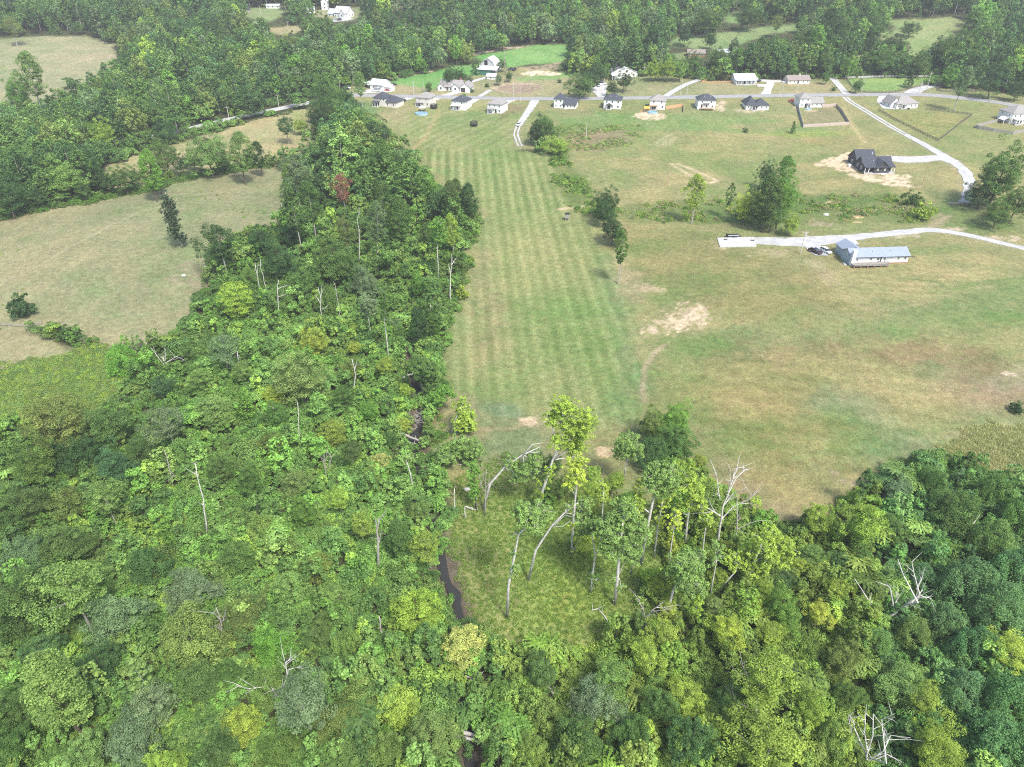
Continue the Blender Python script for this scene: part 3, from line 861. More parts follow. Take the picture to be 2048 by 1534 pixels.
def clump_leaves(r, c, cr, per, leaf, out=None, flat=0.75, droop=0.0, var0=None):
    """leaves over the outer side of one branch-end clump"""
    d = r.normal(size=(per, 3))
    d /= np.linalg.norm(d, axis=1)[:, None]
    if out is not None:
        d = d + out * 0.55
        d /= np.linalg.norm(d, axis=1)[:, None]
    rad = cr * (0.45 + 0.6 * r.random(per) ** 0.6)
    p = c + d * rad[:, None] * np.array([1, 1, flat])
    p[:, 2] -= droop * cr * (d[:, 0] ** 2 + d[:, 1] ** 2)
    n = d * 0.55 + np.array([0, 0, 0.6]) + r.normal(size=(per, 3)) * 0.42
    v = leaf_arrays(p, n, leaf, r)
    b = r.random() if var0 is None else var0
    var = np.clip(0.55 * b + 0.45 * r.random(per), 0, 1)
    return v, var

def crown_parts(kind, rx, z0, z1, n, per, leaf, seed, r=None):
    r = r or np.random.default_rng(seed)
    zc, rz = (z0 + z1) / 2, (z1 - z0) / 2
    parts, cen = [], []
    ph = r.random(6) * 6.28
    for i in range(n):
        t = (i + 0.5) / n
        ct = 1 - 2 * t
        an = i * 2.399963 + r.normal() * 0.3
        st = math.sqrt(max(0, 1 - ct * ct))
        d = np.array([st * math.cos(an), st * math.sin(an), ct])
        if r.random() < 0.13: continue
        lobe = 1 + 0.30 * math.sin(2 * an + ph[0] + 2 * ct) + 0.24 * math.sin(3 * an + ph[1]) * math.sin(3 * ct + ph[2])
        flat, droop, crs = 0.72, 0.15, 0.30
        k = r.uniform(0.42, 0.98)
        if kind == 'oval':
            lobe = 1 + 0.7 * (lobe - 1)
            w = 1.0 - 0.35 * max(0, ct) ** 1.5
            c = np.array([d[0] * rx * w * k * lobe, d[1] * rx * w * k * lobe, zc + ct * rz * 0.88])
            crs = 0.36
        elif kind == 'open':
            k = r.uniform(0.25, 1.0)
            c = np.array([d[0] * rx * k * lobe, d[1] * rx * k * lobe, zc + ct * rz * r.uniform(0.6, 1.0)])
            crs, flat = 0.30, 0.6
        elif kind == 'layered':
            lev = zc + (round((ct * 0.5 + 0.5) * 5) / 5 * 2 - 1) * rz * 0.9
            rr = math.sqrt(max(0.08, 1 - ((lev - zc) / (rz * 1.1)) ** 2))
            k = r.uniform(0.35, 1.0)
            c = np.array([math.cos(an) * rx * rr * k, math.sin(an) * rx * rr * k, lev - 0.12 * rx * k])
            crs, flat, droop = 0.30, 0.28, 0.35
        elif kind == 'cone':
            rr = 1.0 - 0.9 * (ct * 0.5 + 0.5)
            c = np.array([math.cos(an) * rx * rr * r.uniform(0.6, 1), math.sin(an) * rx * rr * r.uniform(0.6, 1), zc + ct * rz])
            crs, flat, droop = 0.28 + 0.12 * rr, 0.8, 0.4
        elif kind == 'vine':
            k = r.uniform(0.75, 1.0)
            c = np.array([d[0] * rx * k * lobe, d[1] * rx * k * lobe, zc + ct * rz * 0.9 * (1.0 + 0.15 * math.sin(3 * an + ph[3]))])
            crs, flat, droop = 0.30, 1.0, 0.6
        else:
            if ct < -0.75: continue
            c = np.array([d[0] * rx * k * lobe, d[1] * rx * k * lobe, zc + ct * rz * k * 1.08 * lobe])
        cen.append(c)
        cr = rx * crs * r.uniform(0.42, 1.1)
        parts.append(clump_leaves(r, c, cr, per, leaf, d, flat, droop))
    return parts, cen

def limb_path(r, a, b, n=4, wob=0.08):
    a, b = Vector(a), Vector(b)
    L = (b - a).length
    return [a.lerp(b, i / n) + Vector((r.normal() * wob * L * 0.5, r.normal() * wob * L * 0.5, 0.10 * L * math.sin(math.pi * i / n))) if 0 < i < n else a.lerp(b, i / n) for i in range(n + 1)]

def trunk_mb(r, h, r0, cen, z0, nl=9, lean=0.0, n=6):
    mb = MB()
    pts, rad = [], []
    lx, ly = r.normal() * 0.02 * h, r.normal() * 0.02 * h
    top = h * 0.9
    for i in range(7):
        t = i / 6
        pts.append((lx * math.sin(3 * t) + lean * t * t, ly * math.sin(2.5 * t), -0.4 + t * (top + 0.4)))
        rad.append(r0 * (1.25 if i == 0 else 1) * (1 - 0.85 * t) + 0.02)
    mb.tube(pts, rad, n)
    ids = r.permutation(len(cen))[:nl]
    for i in ids:
        c = cen[i]
        zs = max(z0 * 0.75, min(c[2] - 0.45 * math.hypot(c[0], c[1]), top * 0.85))
        t = (zs + 0.4) / (top + 0.4)
        st = Vector(pts[0]).lerp(Vector(pts[6]), t)
        p = limb_path(r, st, c)
        rb = r0 * 0.42 * (1 - 0.5 * t)
        mb.tube(p, [rb * (1 - 0.8 * k / (len(p) - 1)) for k in range(len(p))], 5)
    return mb

# kind, rx, z0, z1(h), clumps, leaves per clump, leaf size, trunk radius, bark, limbs
FORMS = {
 'round_a': ('round', 6.0, 2.0, 15.0, 165, 140, 0.29, 0.30, BARK, 10),
 'round_b': ('round', 5.6, 1.8, 15.0, 155, 140, 0.29, 0.28, BARK, 10),
 'round_c': ('round', 6.4, 1.5, 12.5, 155, 140, 0.30, 0.30, BARK, 10),
 'oval_a': ('oval', 4.2, 5.0, 21.0, 130, 135, 0.29, 0.26, BARK, 9),
 'oval_b': ('oval', 3.6, 7.0, 22.0, 105, 135, 0.29, 0.24, BARK_PALE, 9),
 'open_a': ('open', 4.6, 8.0, 20.0, 105, 105, 0.29, 0.24, BARK_PALE, 16),
 'open_b': ('open', 5.2, 6.0, 16.0, 110, 105, 0.29, 0.24, BARK_PALE, 16),
 'layered': ('layered', 5.6, 3.5, 14.0, 150, 105, 0.28, 0.24, BARK, 12),
 'cone': ('cone', 2.6, 0.8, 9.5, 90, 60, 0.30, 0.18, BARK, 4),
 'vine': ('vine', 4.6, -0.5, 11.0, 170, 115, 0.27, 0.25, BARK, 4),
 'slim': ('oval', 2.2, 6.5, 17.0, 55, 75, 0.38, 0.16, BARK_PALE, 7),
 'bush': ('round', 2.4, -0.6, 4.2, 60, 75, 0.30, 0.10, BARK, 6),
}
CROWN_ME, TRUNK_ME = {}, {}
FORM_INFO = {}
for i, (k, (kind, rx, z0, z1, n, per, leaf, r0, bark, nl)) in enumerate(FORMS.items()):
    r = np.random.default_rng(100 + i)
    parts, cen = crown_parts(kind, rx, z0, z1, n, per, leaf, 0, r)
    CROWN_ME[k] = leaf_mesh('crown_' + k, parts)
    TRUNK_ME[k] = trunk_mb(r, z1, r0, cen, max(z0, 1.0), nl).mesh('trunk_' + k, bark)
    FORM_INFO[k] = (rx, (z0 + z1) / 2 + 0.05 * (z1 - z0), z1)

PROTO = {}
def proto_collection(name, forms):
    c = bpy.data.collections.new(name)
    for k, me in forms:
        o = bpy.data.objects.new(name + '_' + k, me)
        c.objects.link(o)
    return c
far_forms = []
FAR_KEYS = []
for i, (k, kind, rx, z0, z1, n, per, leaf, bark) in enumerate([
        ('a', 'round', 6.0, 2.0, 15.5, 85, 38, 0.75, BARK), ('b', 'round', 5.6, 2.0, 17.0, 80, 38, 0.75, BARK), ('c', 'oval', 4.4, 5.5, 20.0, 70, 38, 0.72, BARK_PALE),
        ('d', 'oval', 3.8, 4.0, 19.0, 65, 38, 0.72, BARK), ('e', 'open', 4.4, 7.0, 20.0, 55, 36, 0.70, BARK_PALE), ('f', 'round', 6.6, 2.0, 13.0, 85, 38, 0.78, BARK),
        ('g', 'cone', 2.8, 0.5, 10.0, 60, 26, 0.55, BARK)]):
    r = np.random.default_rng(300 + i)
    parts, cen = crown_parts(kind, rx, z0, z1, n, per, leaf, 0, r)
    far_forms.append((k, leaf_mesh('tree_form_' + k, parts, trunk_mb(r, z1, 0.28, cen, max(z0, 1.0), 6, n=5), bark)))
    FAR_KEYS.append((k, rx, z1))
FAR_COL = proto_collection('tree_form', far_forms)

def shrub_mesh(name, seed, kind):
    r = np.random.default_rng(seed)
    parts = []
    mb = MB()
    if kind == 'mound':
        for i in range(22):
            an, k = r.uniform(0, 6.28), math.sqrt(r.random())
            c = np.array([math.cos(an) * 1.7 * k, math.sin(an) * 1.7 * k, 0.5 + 1.3 * (1 - k * k) * r.uniform(0.6, 1.2)])
            parts.append(clump_leaves(r, c, r.uniform(0.35, 0.7), 56, 0.22, np.array([math.cos(an) * k, math.sin(an) * k, 0.7]), 0.7, 0.1))
        mb.tube([(0, 0, -0.2), (0.05, 0, 0.8)], [0.05, 0.02], 4)
    elif kind == 'sapling':
        for i in range(26):
            t = r.random()
            an = r.uniform(0, 6.28)
            c = np.array([math.cos(an) * 1.1 * (1 - 0.6 * t), math.sin(an) * 1.1 * (1 - 0.6 * t), 0.9 + 3.3 * t])
            parts.append(clump_leaves(r, c, r.uniform(0.3, 0.55), 46, 0.22, np.array([math.cos(an), math.sin(an), 0.4]), 0.6, 0.2))
        mb.tube([(0, 0, -0.2), (0.1, 0.05, 2), (0.05, 0, 4)], [0.06, 0.045, 0.01], 4)
    elif kind == 'sumac':
        pos, nor, vr = [], [], []
        for s in range(3):
            sx, sy, sh = r.normal() * 0.8, r.normal() * 0.8, r.uniform(1.6, 3.0)
            mb.tube([(sx * 0.6, sy * 0.6, -0.2), (sx, sy, sh)], [0.04, 0.02], 4)
            for b in range(11):
                an = b * 2.4 + r.normal() * 0.2
                el = r.uniform(0.05, 0.7)
                bv = r.random()
                for q in range(7):
                    tt = 0.2 + 0.17 * q
                    cx, cy = math.cos(an) * tt, math.sin(an) * tt
                    z = sh + math.sin(el) * tt - 0.35 * tt * tt
                    for sd in (-1, 1):
                        pos.append((sx + cx - math.sin(an) * 0.16 * sd, sy + cy + math.cos(an) * 0.16 * sd, z - 0.04))
                        nor.append((0.3 * math.cos(an) - 0.25 * math.sin(an) * sd, 0.3 * math.sin(an) + 0.25 * math.cos(an) * sd, 1))
                        vr.append(bv)
        pos = np.array(pos)
        v = leaf_arrays(pos, np.array(nor) + r.normal(size=pos.shape) * 0.1, 0.30, r, 0.6)
        parts.append((v, np.clip(np.array(vr) * 0.5 + 0.5 * r.random(len(vr)), 0, 1)))
    elif kind == 'weed':
        n = 150
        an, k = r.uniform(0, 6.28, n), np.sqrt(r.random(n)) * 1.1
        z = 0.25 + 0.6 * (1 - k * k / 1.6) * r.random(n)
        pos = np.stack([np.cos(an) * k, np.sin(an) * k, z], 1)
        nor = np.stack([np.cos(an) * 0.5, np.sin(an) * 0.5, np.full(n, 0.6)], 1) + r.normal(size=(n, 3)) * 0.5
        parts.append((leaf_arrays(pos, nor, 0.28, r, 0.5), r.random(n)))
        mb.tube([(0, 0, -0.1), (0, 0, 0.4)], [0.02, 0.01], 3)
    elif kind == 'tuft':
        n = 70
        an, k = r.uniform(0, 6.28, n), np.sqrt(r.random(n)) * 0.75
        h = r.uniform(0.3, 0.8, n)
        b = np.stack([np.cos(an) * k, np.sin(an) * k, np.zeros(n) - 0.05], 1)
        le = np.stack([r.normal(size=n) * 0.22, r.normal(size=n) * 0.22, h], 1)
        t = b + le
        sd = np.stack([-np.sin(an * 3), np.cos(an * 3), np.zeros(n)], 1) * 0.045
        v = np.stack([b - sd, b + sd, t + sd * 0.5, t - sd * 0.5], 1).reshape(-1, 3)
        parts.append((v, r.random(n)))
    return leaf_mesh(name, parts, mb if mb.v else None, BARK)
SHRUB_COL = proto_collection('shrub_form', [('a', shrub_mesh('shrub_a', 1, 'mound')), ('b', shrub_mesh('shrub_b', 2, 'mound')), ('c', shrub_mesh('shrub_c', 3, 'sapling')),
                                            ('d', shrub_mesh('shrub_d', 4, 'sapling')), ('e', shrub_mesh('shrub_e', 5, 'sumac')), ('f', shrub_mesh('shrub_f', 6, 'weed'))])
GRASS_COL = proto_collection('tuft_form', [('a', shrub_mesh('tuft_a', 11, 'tuft')), ('b', shrub_mesh('tuft_b', 12, 'tuft')), ('c', shrub_mesh('tuft_c', 13, 'weed'))])

def scatter(name, pts, idx, rotz, scl, tint, coll, label, cat=None):
    """a mass nobody could count: one object, instances placed by geometry nodes"""
    me = bpy.data.meshes.new(name)
    me.from_pydata([tuple(p) for p in pts], [], [])
    n = len(pts)
    me.attributes.new('idx', 'INT', 'POINT').data.foreach_set('value', np.asarray(idx, np.int32))
    rt = np.zeros((n, 3), np.float32)
    rt[:, 2] = rotz
    me.attributes.new('rot', 'FLOAT_VECTOR', 'POINT').data.foreach_set('vector', rt.ravel())
    me.attributes.new('scl', 'FLOAT_VECTOR', 'POINT').data.foreach_set('vector', np.asarray(scl, np.float32).ravel())
    me.attributes.new('tint', 'FLOAT_COLOR', 'POINT').data.foreach_set('color', np.concatenate([tint, np.ones((n, 1))], 1).astype(np.float32).ravel())
    o = link(name, me)
    ng = bpy.data.node_groups.new(name + '_scatter', 'GeometryNodeTree')
    ng.interface.new_socket('Geometry', in_out='INPUT', socket_type='NodeSocketGeometry')
    ng.interface.new_socket('Geometry', in_out='OUTPUT', socket_type='NodeSocketGeometry')
    N, L = ng.nodes.new, ng.links.new
    gi, go = N('NodeGroupInput'), N('NodeGroupOutput')
    ip = N('GeometryNodeInstanceOnPoints')
    ci = N('GeometryNodeCollectionInfo')
    ci.inputs['Collection'].default_value = coll
    ci.inputs['Separate Children'].default_value = True
    ci.inputs['Reset Children'].default_value = True
    ip.inputs['Pick Instance'].default_value = True
    def attr(nm_, ty):
        a = N('GeometryNodeInputNamedAttribute')
        a.data_type = ty
        a.inputs['Name'].default_value = nm_
        return a.outputs['Attribute']
    L(gi.outputs[0], ip.inputs['Points'])
    L(ci.outputs[0], ip.inputs['Instance'])
    L(attr('idx', 'INT'), ip.inputs['Instance Index'])
    er = N('FunctionNodeEulerToRotation')
    L(attr('rot', 'FLOAT_VECTOR'), er.inputs[0])
    L(er.outputs[0], ip.inputs['Rotation'])
    L(attr('scl', 'FLOAT_VECTOR'), ip.inputs['Scale'])
    L(ip.outputs[0], go.inputs[0])
    md = o.modifiers.new('scatter', 'NODES')
    md.node_group = ng
    tag(o, label, cat, kind='stuff')
    return o

# ------------------------------------------------------------------ trees one can tell apart
TINT = {'mid': (0.102, 0.186, 0.043), 'dark': (0.058, 0.120, 0.036), 'light': (0.185, 0.295, 0.076), 'bright': (0.140, 0.285, 0.045), 'yg': (0.280, 0.390, 0.060),
        'yellow': (0.36, 0.45, 0.064), 'golden': (0.46, 0.50, 0.14), 'teal': (0.086, 0.180, 0.060), 'grey': (0.160, 0.235, 0.105), 'olive': (0.165, 0.220, 0.054), 'rust': (0.28, 0.125, 0.08), 'moss': (0.138, 0.215, 0.047)}
WORD = {'mid': 'mid green', 'dark': 'dark green', 'light': 'light green', 'bright': 'bright green', 'yg': 'yellow-green', 'yellow': 'yellowish', 'golden': 'golden yellow', 'teal': 'blue-green',
        'grey': 'greyish green', 'olive': 'olive green', 'rust': 'rust red', 'moss': 'moss green'}
FWORD = {'round_a': 'rounded', 'round_b': 'rounded', 'round_c': 'broad', 'oval_a': 'tall', 'oval_b': 'tall pale-stemmed', 'open_a': 'open-crowned', 'open_b': 'open-crowned', 'layered': 'feathery', 'cone': 'conical',
         'vine': 'vine-draped', 'slim': 'slender', 'bush': 'bushy'}
TREES = []       # (form, x, y, z, s, sz, rot, tintkey, label, group)
def crown_at(px, py, rpx, form, tint, label=None, tall=1.0, hmin=0.5):
    """a tree whose crown is centred where the survey saw it, sized by the crown's radius"""
    rx, zc, h = FORM_INFO[form]
    s = 1.0
    for _ in range(3):
        x, y, z = (float(v) for v in P(px, py, zc * s * tall))
        s = 0.9 * rpx * depth(y, z + zc * s) / F / rx
        s = min(max(s, 0.35), 1.7)
    TREES.append([form, x, y, float(T(x, y)), s, s * tall, random.uniform(0, 6.28), tint, label, (px, py)])

R_, O_, V_ = 'round_a', 'oval_a', 'vine'
C = crown_at
# wood at the lower left, each crown as the photograph shows it
for a in [(47, 1004, 43, 'round_a', 'mid'), (14, 1040, 40, 'round_b', 'mid'), (129, 1000, 36, 'layered', 'olive'), (211, 993, 43, 'open_b', 'light'), (59, 1106, 51, 'round_c', 'grey'), (129, 1086, 47, 'round_b', 'mid'),
          (39, 1200, 66, 'round_a', 'mid'), (141, 1176, 72, 'open_b', 'light'), (227, 1231, 59, 'round_c', 'grey'), (113, 1372, 60, 'oval_a', 'light'), (200, 1330, 42, 'round_b', 'dark'), (274, 1345, 27, 'slim', 'light'),
          (297, 1400, 51, 'layered', 'grey'), (265, 1475, 59, 'round_c', 'grey'), (168, 1513, 45, 'round_b', 'light'), (23, 1423, 47, 'round_b', 'mid'), (15, 1505, 48, 'round_a', 'mid'), (383, 1176, 47, 'round_c', 'grey'),
          (387, 1270, 63, 'vine', 'moss'), (336, 1067, 31, 'bush', 'bright'), (391, 1356, 42, 'layered', 'mid'), (485, 1231, 43, 'round_b', 'olive'), (547, 1294, 43, 'round_a', 'bright'), (606, 1024, 33, 'round_b', 'bright'),
          (579, 1176, 40, 'layered', 'light'), (630, 1130, 34, 'round_c', 'olive'), (680, 993, 28, 'open_b', 'yg'), (665, 1188, 31, 'open_b', 'light'), (606, 1394, 62, 'open_b', 'grey'), (489, 1440, 45, 'layered', 'yg'),
          (672, 1440, 48, 'round_c', 'olive'), (332, 1520, 40, 'round_b', 'yg'), (430, 1505, 46, 'round_b', 'mid'), (560, 1500, 44, 'round_c', 'moss'), (85, 1300, 36, 'round_b', 'teal'), (300, 1130, 36, 'vine', 'dark'),
          (470, 1110, 36, 'layered', 'mid'), (520, 1060, 32, 'vine', 'moss'), (690, 1290, 34, 'vine', 'moss'), (640, 1260, 30, 'round_b', 'mid'), (530, 1375, 34, 'vine', 'moss'), (455, 1345, 30, 'round_b', 'mid'),
          (836, 1012, 30, 'round_b', 'light'), (719, 1045, 30, 'open_b', 'yg'), (793, 1068, 27, 'oval_a', 'mid'), (856, 1079, 36, 'open_b', 'yg'), (836, 1215, 50, 'layered', 'yg'), (930, 1278, 48, 'layered', 'golden'),
          (1083, 1341, 35, 'round_b', 'mid'), (711, 1411, 48, 'round_c', 'olive'), (793, 1407, 43, 'layered', 'yg'), (864, 1458, 50, 'layered', 'light'), (760, 1500, 40, 'round_b', 'moss'), (700, 1510, 36, 'vine', 'mid'),
          (1010, 1390, 32, 'vine', 'moss'), (1010, 1450, 34, 'layered', 'light'), (1090, 1430, 36, 'vine', 'moss'), (1060, 1500, 34, 'vine', 'moss'),
          # lower right
          (1290, 1302, 43, 'open_b', 'yg'), (1228, 1345, 43, 'open_b', 'light'), (1200, 1400, 55, 'round_c', 'grey'), (1321, 1403, 40, 'round_b', 'mid'), (1161, 1497, 55, 'round_a', 'mid'), (1735, 1036, 43, 'open_a', 'yg'),
          (1639, 1030, 33, 'open_b', 'yg'), (1628, 1106, 27, 'open_b', 'light'), (1674, 1128, 27, 'round_b', 'teal'), (1671, 1175, 26, 'open_b', 'yg'), (1570, 1158, 22, 'round_b', 'teal'), (1565, 1217, 42, 'round_b', 'bright'),
          (1505, 1207, 25, 'open_b', 'yg'), (1641, 1222, 28, 'open_b', 'yellow'), (1455, 1262, 38, 'open_b', 'yellow'), (1540, 1262, 29, 'open_b', 'yg'), (1316, 1172, 20, 'open_b', 'yellow'), (1327, 1262, 34, 'open_b', 'yg'),
          (1872, 1096, 25, 'round_b', 'bright'), (1798, 985, 35, 'round_c', 'grey'), (1907, 1015, 55, 'round_c', 'mid'), (1692, 1318, 35, 'round_b', 'olive'), (1802, 1368, 55, 'round_c', 'light'), (1849, 1390, 40, 'open_b', 'yg'),
          (1876, 1495, 58, 'round_a', 'yg'), (1543, 1352, 60, 'open_a', 'yg'), (1622, 1408, 40, 'open_b', 'yg'), (1536, 1482, 72, 'open_b', 'yg'), (1371, 1388, 40, 'layered', 'yg'), (1387, 1488, 50, 'round_b', 'teal'),
          (1455, 1410, 36, 'round_b', 'mid'), (1260, 1470, 42, 'round_b', 'mid'), (1660, 1480, 36, 'vine', 'moss'), (1700, 1390, 28, 'round_b', 'mid'), (1750, 1290, 34, 'vine', 'mid'), (1830, 1270, 36, 'vine', 'moss'),
          (1930, 1165, 55, 'vine', 'teal'), (1985, 1215, 58, 'vine', 'teal'), (1925, 1378, 45, 'vine', 'teal'), (2015, 1410, 60, 'vine', 'teal'), (1985, 1490, 56, 'vine', 'teal'), (2040, 1500, 56, 'vine', 'teal'), (2030, 1300, 46, 'open_b', 'yellow'),
          (1950, 1295, 45, 'vine', 'teal'), (2030, 1140, 50, 'vine', 'teal'), (1980, 1080, 44, 'vine', 'mid'), (1990, 985, 36, 'vine', 'mid'), (2040, 1030, 40, 'vine', 'mid'), (1860, 965, 30, 'vine', 'mid'), (1935, 935, 24, 'slim', 'mid'),
          (1738, 960, 16, 'slim', 'mid'), (1780, 1060, 30, 'vine', 'mid'), (1840, 1160, 34, 'vine', 'teal'), (1720, 1110, 30, 'round_b', 'mid'), (1690, 1080, 24, 'vine', 'moss'), (1890, 1240, 34, 'vine', 'teal'),
          # dark trees at the field corner and behind the clearing
          (1305, 848, 32, 'round_b', 'olive'), (1352, 842, 33, 'round_b', 'bright'), (1351, 882, 34, 'round_b', 'mid'), (1302, 905, 34, 'vine', 'dark'), (1120, 975, 24, 'round_b', 'mid'), (1098, 992, 18, 'bush', 'bright'),
          (1100, 930, 24, 'round_b', 'mid'), (1185, 980, 25, 'open_b', 'yg'), (1227, 962, 21, 'open_b', 'yg'), (1188, 945, 15, 'open_b', 'yg'), (1257, 1000, 22, 'open_b', 'bright'), (1215, 1040, 18, 'open_b', 'olive'),
          (1405, 1070, 22, 'bush', 'mid'), (1350, 1060, 18, 'bush', 'mid'), (1405, 920, 18, 'open_b', 'yg'), (1390, 940, 16, 'slim', 'yg'), (1345, 990, 14, 'bush', 'mid'), (1480, 1060, 24, 'bush', 'mid'), (1530, 1040, 26, 'bush', 'bright'),
          (1560, 1060, 18, 'bush', 'mid'), (1600, 1075, 20, 'bush', 'mid'),
          # middle left
          (465, 590, 38, 'layered', 'yg'), (440, 690, 34, 'open_b', 'grey'), (245, 718, 29, 'vine', 'bright'), (110, 833, 64, 'layered', 'olive'), (600, 752, 50, 'round_b', 'light'), (625, 682, 30, 'round_b', 'yg'),
          (490, 805, 25, 'cone', 'bright'), (545, 787, 22, 'layered', 'yellow'), (430, 820, 38, 'layered', 'light'), (330, 842, 40, 'open_b', 'grey'), (215, 845, 44, 'round_b', 'mid'), (150, 905, 44, 'round_c', 'dark'),
          (75, 925, 46, 'round_b', 'moss'), (280, 905, 40, 'round_c', 'mid'), (230, 930, 40, 'round_b', 'teal'), (370, 910, 34, 'vine', 'mid'), (440, 930, 34, 'layered', 'mid'), (545, 890, 30, 'layered', 'moss'), (665, 860, 28, 'layered', 'yg'),
          (590, 960, 30, 'open_b', 'light'), (500, 960, 32, 'round_b', 'mid'), (700, 900, 26, 'open_b', 'mid'), (745, 960, 26, 'vine', 'moss'), (760, 920, 22, 'open_b', 'golden'), (801, 845, 18, 'open_b', 'yellow'), (812, 775, 16, 'open_b', 'yg'),
          (780, 870, 22, 'round_b', 'mid'), (740, 820, 24, 'open_b', 'bright'), (690, 790, 26, 'layered', 'mid'), (770, 730, 20, 'open_b', 'yg'), (830, 720, 20, 'round_b', 'mid'), (700, 740, 22, 'round_b', 'olive'), (550, 830, 26, 'round_b', 'mid'),
          (400, 760, 30, 'layered', 'light'), (480, 740, 24, 'open_b', 'light'), (370, 700, 18, 'open_b', 'mid'), (320, 770, 24, 'open_b', 'teal'), (665, 525, 44, 'round_b', 'mid'), (730, 565, 30, 'round_b', 'grey'), (560, 520, 34, 'round_b', 'dark'),
          (580, 470, 30, 'round_c', 'dark'), (520, 480, 28, 'round_b', 'dark'), (610, 560, 30, 'round_b', 'mid'), (655, 600, 26, 'vine', 'mid'), (560, 600, 26, 'vine', 'mid'), (500, 560, 24, 'vine', 'mid'), (851, 470, 16, 'oval_a', 'mid'),
          (905, 455, 18, 'oval_b', 'yg'), (876, 455, 14, 'oval_b', 'bright'), (838, 560, 16, 'oval_a', 'bright'), (838, 640, 22, 'oval_a', 'dark'), (866, 640, 16, 'oval_a', 'mid'), (710, 655, 14, 'open_b', 'yg'), (708, 692, 15, 'open_b', 'yellow'),
          (925, 585, 16, 'bush', 'yellow'), (915, 575, 14, 'bush', 'mid'), (745, 440, 24, 'oval_b', 'grey'), (690, 460, 24, 'open_a', 'olive'), (800, 430, 26, 'oval_a', 'mid'), (770, 400, 24, 'oval_b', 'mid'), (935, 395, 20, 'oval_a', 'dark'),
          (915, 385, 18, 'oval_a', 'mid'), (630, 640, 22, 'open_b', 'light'), (800, 660, 16, 'open_b', 'mid'), (590, 340, 34, 'open_a', 'grey'), (655, 195, 44, 'round_b', 'mid'), (640, 230, 30, 'round_b', 'dark'), (670, 240, 24, 'round_b', 'mid'),
          (800, 350, 34, 'round_b', 'mid'), (850, 370, 28, 'round_b', 'bright'), (740, 270, 32, 'round_b', 'dark'), (700, 290, 28, 'round_b', 'mid'), (760, 320, 28, 'oval_a', 'mid'), (620, 400, 24, 'oval_b', 'mid'), (590, 420, 22, 'slim', 'mid'),
          (900, 390, 18, 'oval_b', 'mid')]:
    C(*a)
C(41, 612, 34, 'bush', 'dark', 'lone dark bush on the pasture at the left frame edge', 1.0)
C(438, 478, 42, 'open_b', 'dark', 'dark open-crowned oak at the corner of the left pasture')
C(688, 372, 24, 'open_a', 'rust', 'dying tree with rust red leaves in the wood')
for a in [(1205, 985, 12), (1240, 960, 12), (1275, 978, 13), (1350, 1018, 12), (1400, 1022, 13), (1420, 1060, 13), (1345, 1082, 12), (1412, 1100, 14), (1452, 1092, 12), (1485, 1122, 14), (1440, 1150, 14), (1395, 1212, 14), (1340, 1212, 13), (1300, 1152, 11),
          (1520, 1172, 14), (1290, 1242, 13), (1430, 1212, 14), (1560, 1082, 12), (1600, 1130, 13), (1180, 1010, 11)]:
    C(*a, 'slim' if a[0] % 2 else 'open_b', ('yg', 'yellow', 'light', 'yg')[a[0] % 4])
for a in [(1510, 398, 24, 'round_b', 'mid', 'bushy tree in the left half of the clump by the scrub belt', 1.25), (1545, 425, 24, 'round_b', 'mid', 'mid green tree at the foot of the clump by the scrub belt', 1.2), (1580, 385, 20, 'round_b', 'bright', 'bright tree at the far right of the clump by the scrub belt', 1.3),
          (1532, 345, 18, 'round_b', 'dark', 'dark top rising behind the clump by the scrub belt', 1.3), (1208, 425, 18, 'round_b', 'dark', 'dark bush joining the two trees on the mown strip edge', 1.2), (1240, 470, 15, 'round_b', 'mid', 'mid green bush beside the slender white trunk at the mown strip edge', 1.3)]:
    C(*a)
C(1393, 378, 19, 'oval_b', 'yg', 'single yellow-green tree standing in the scrub belt')
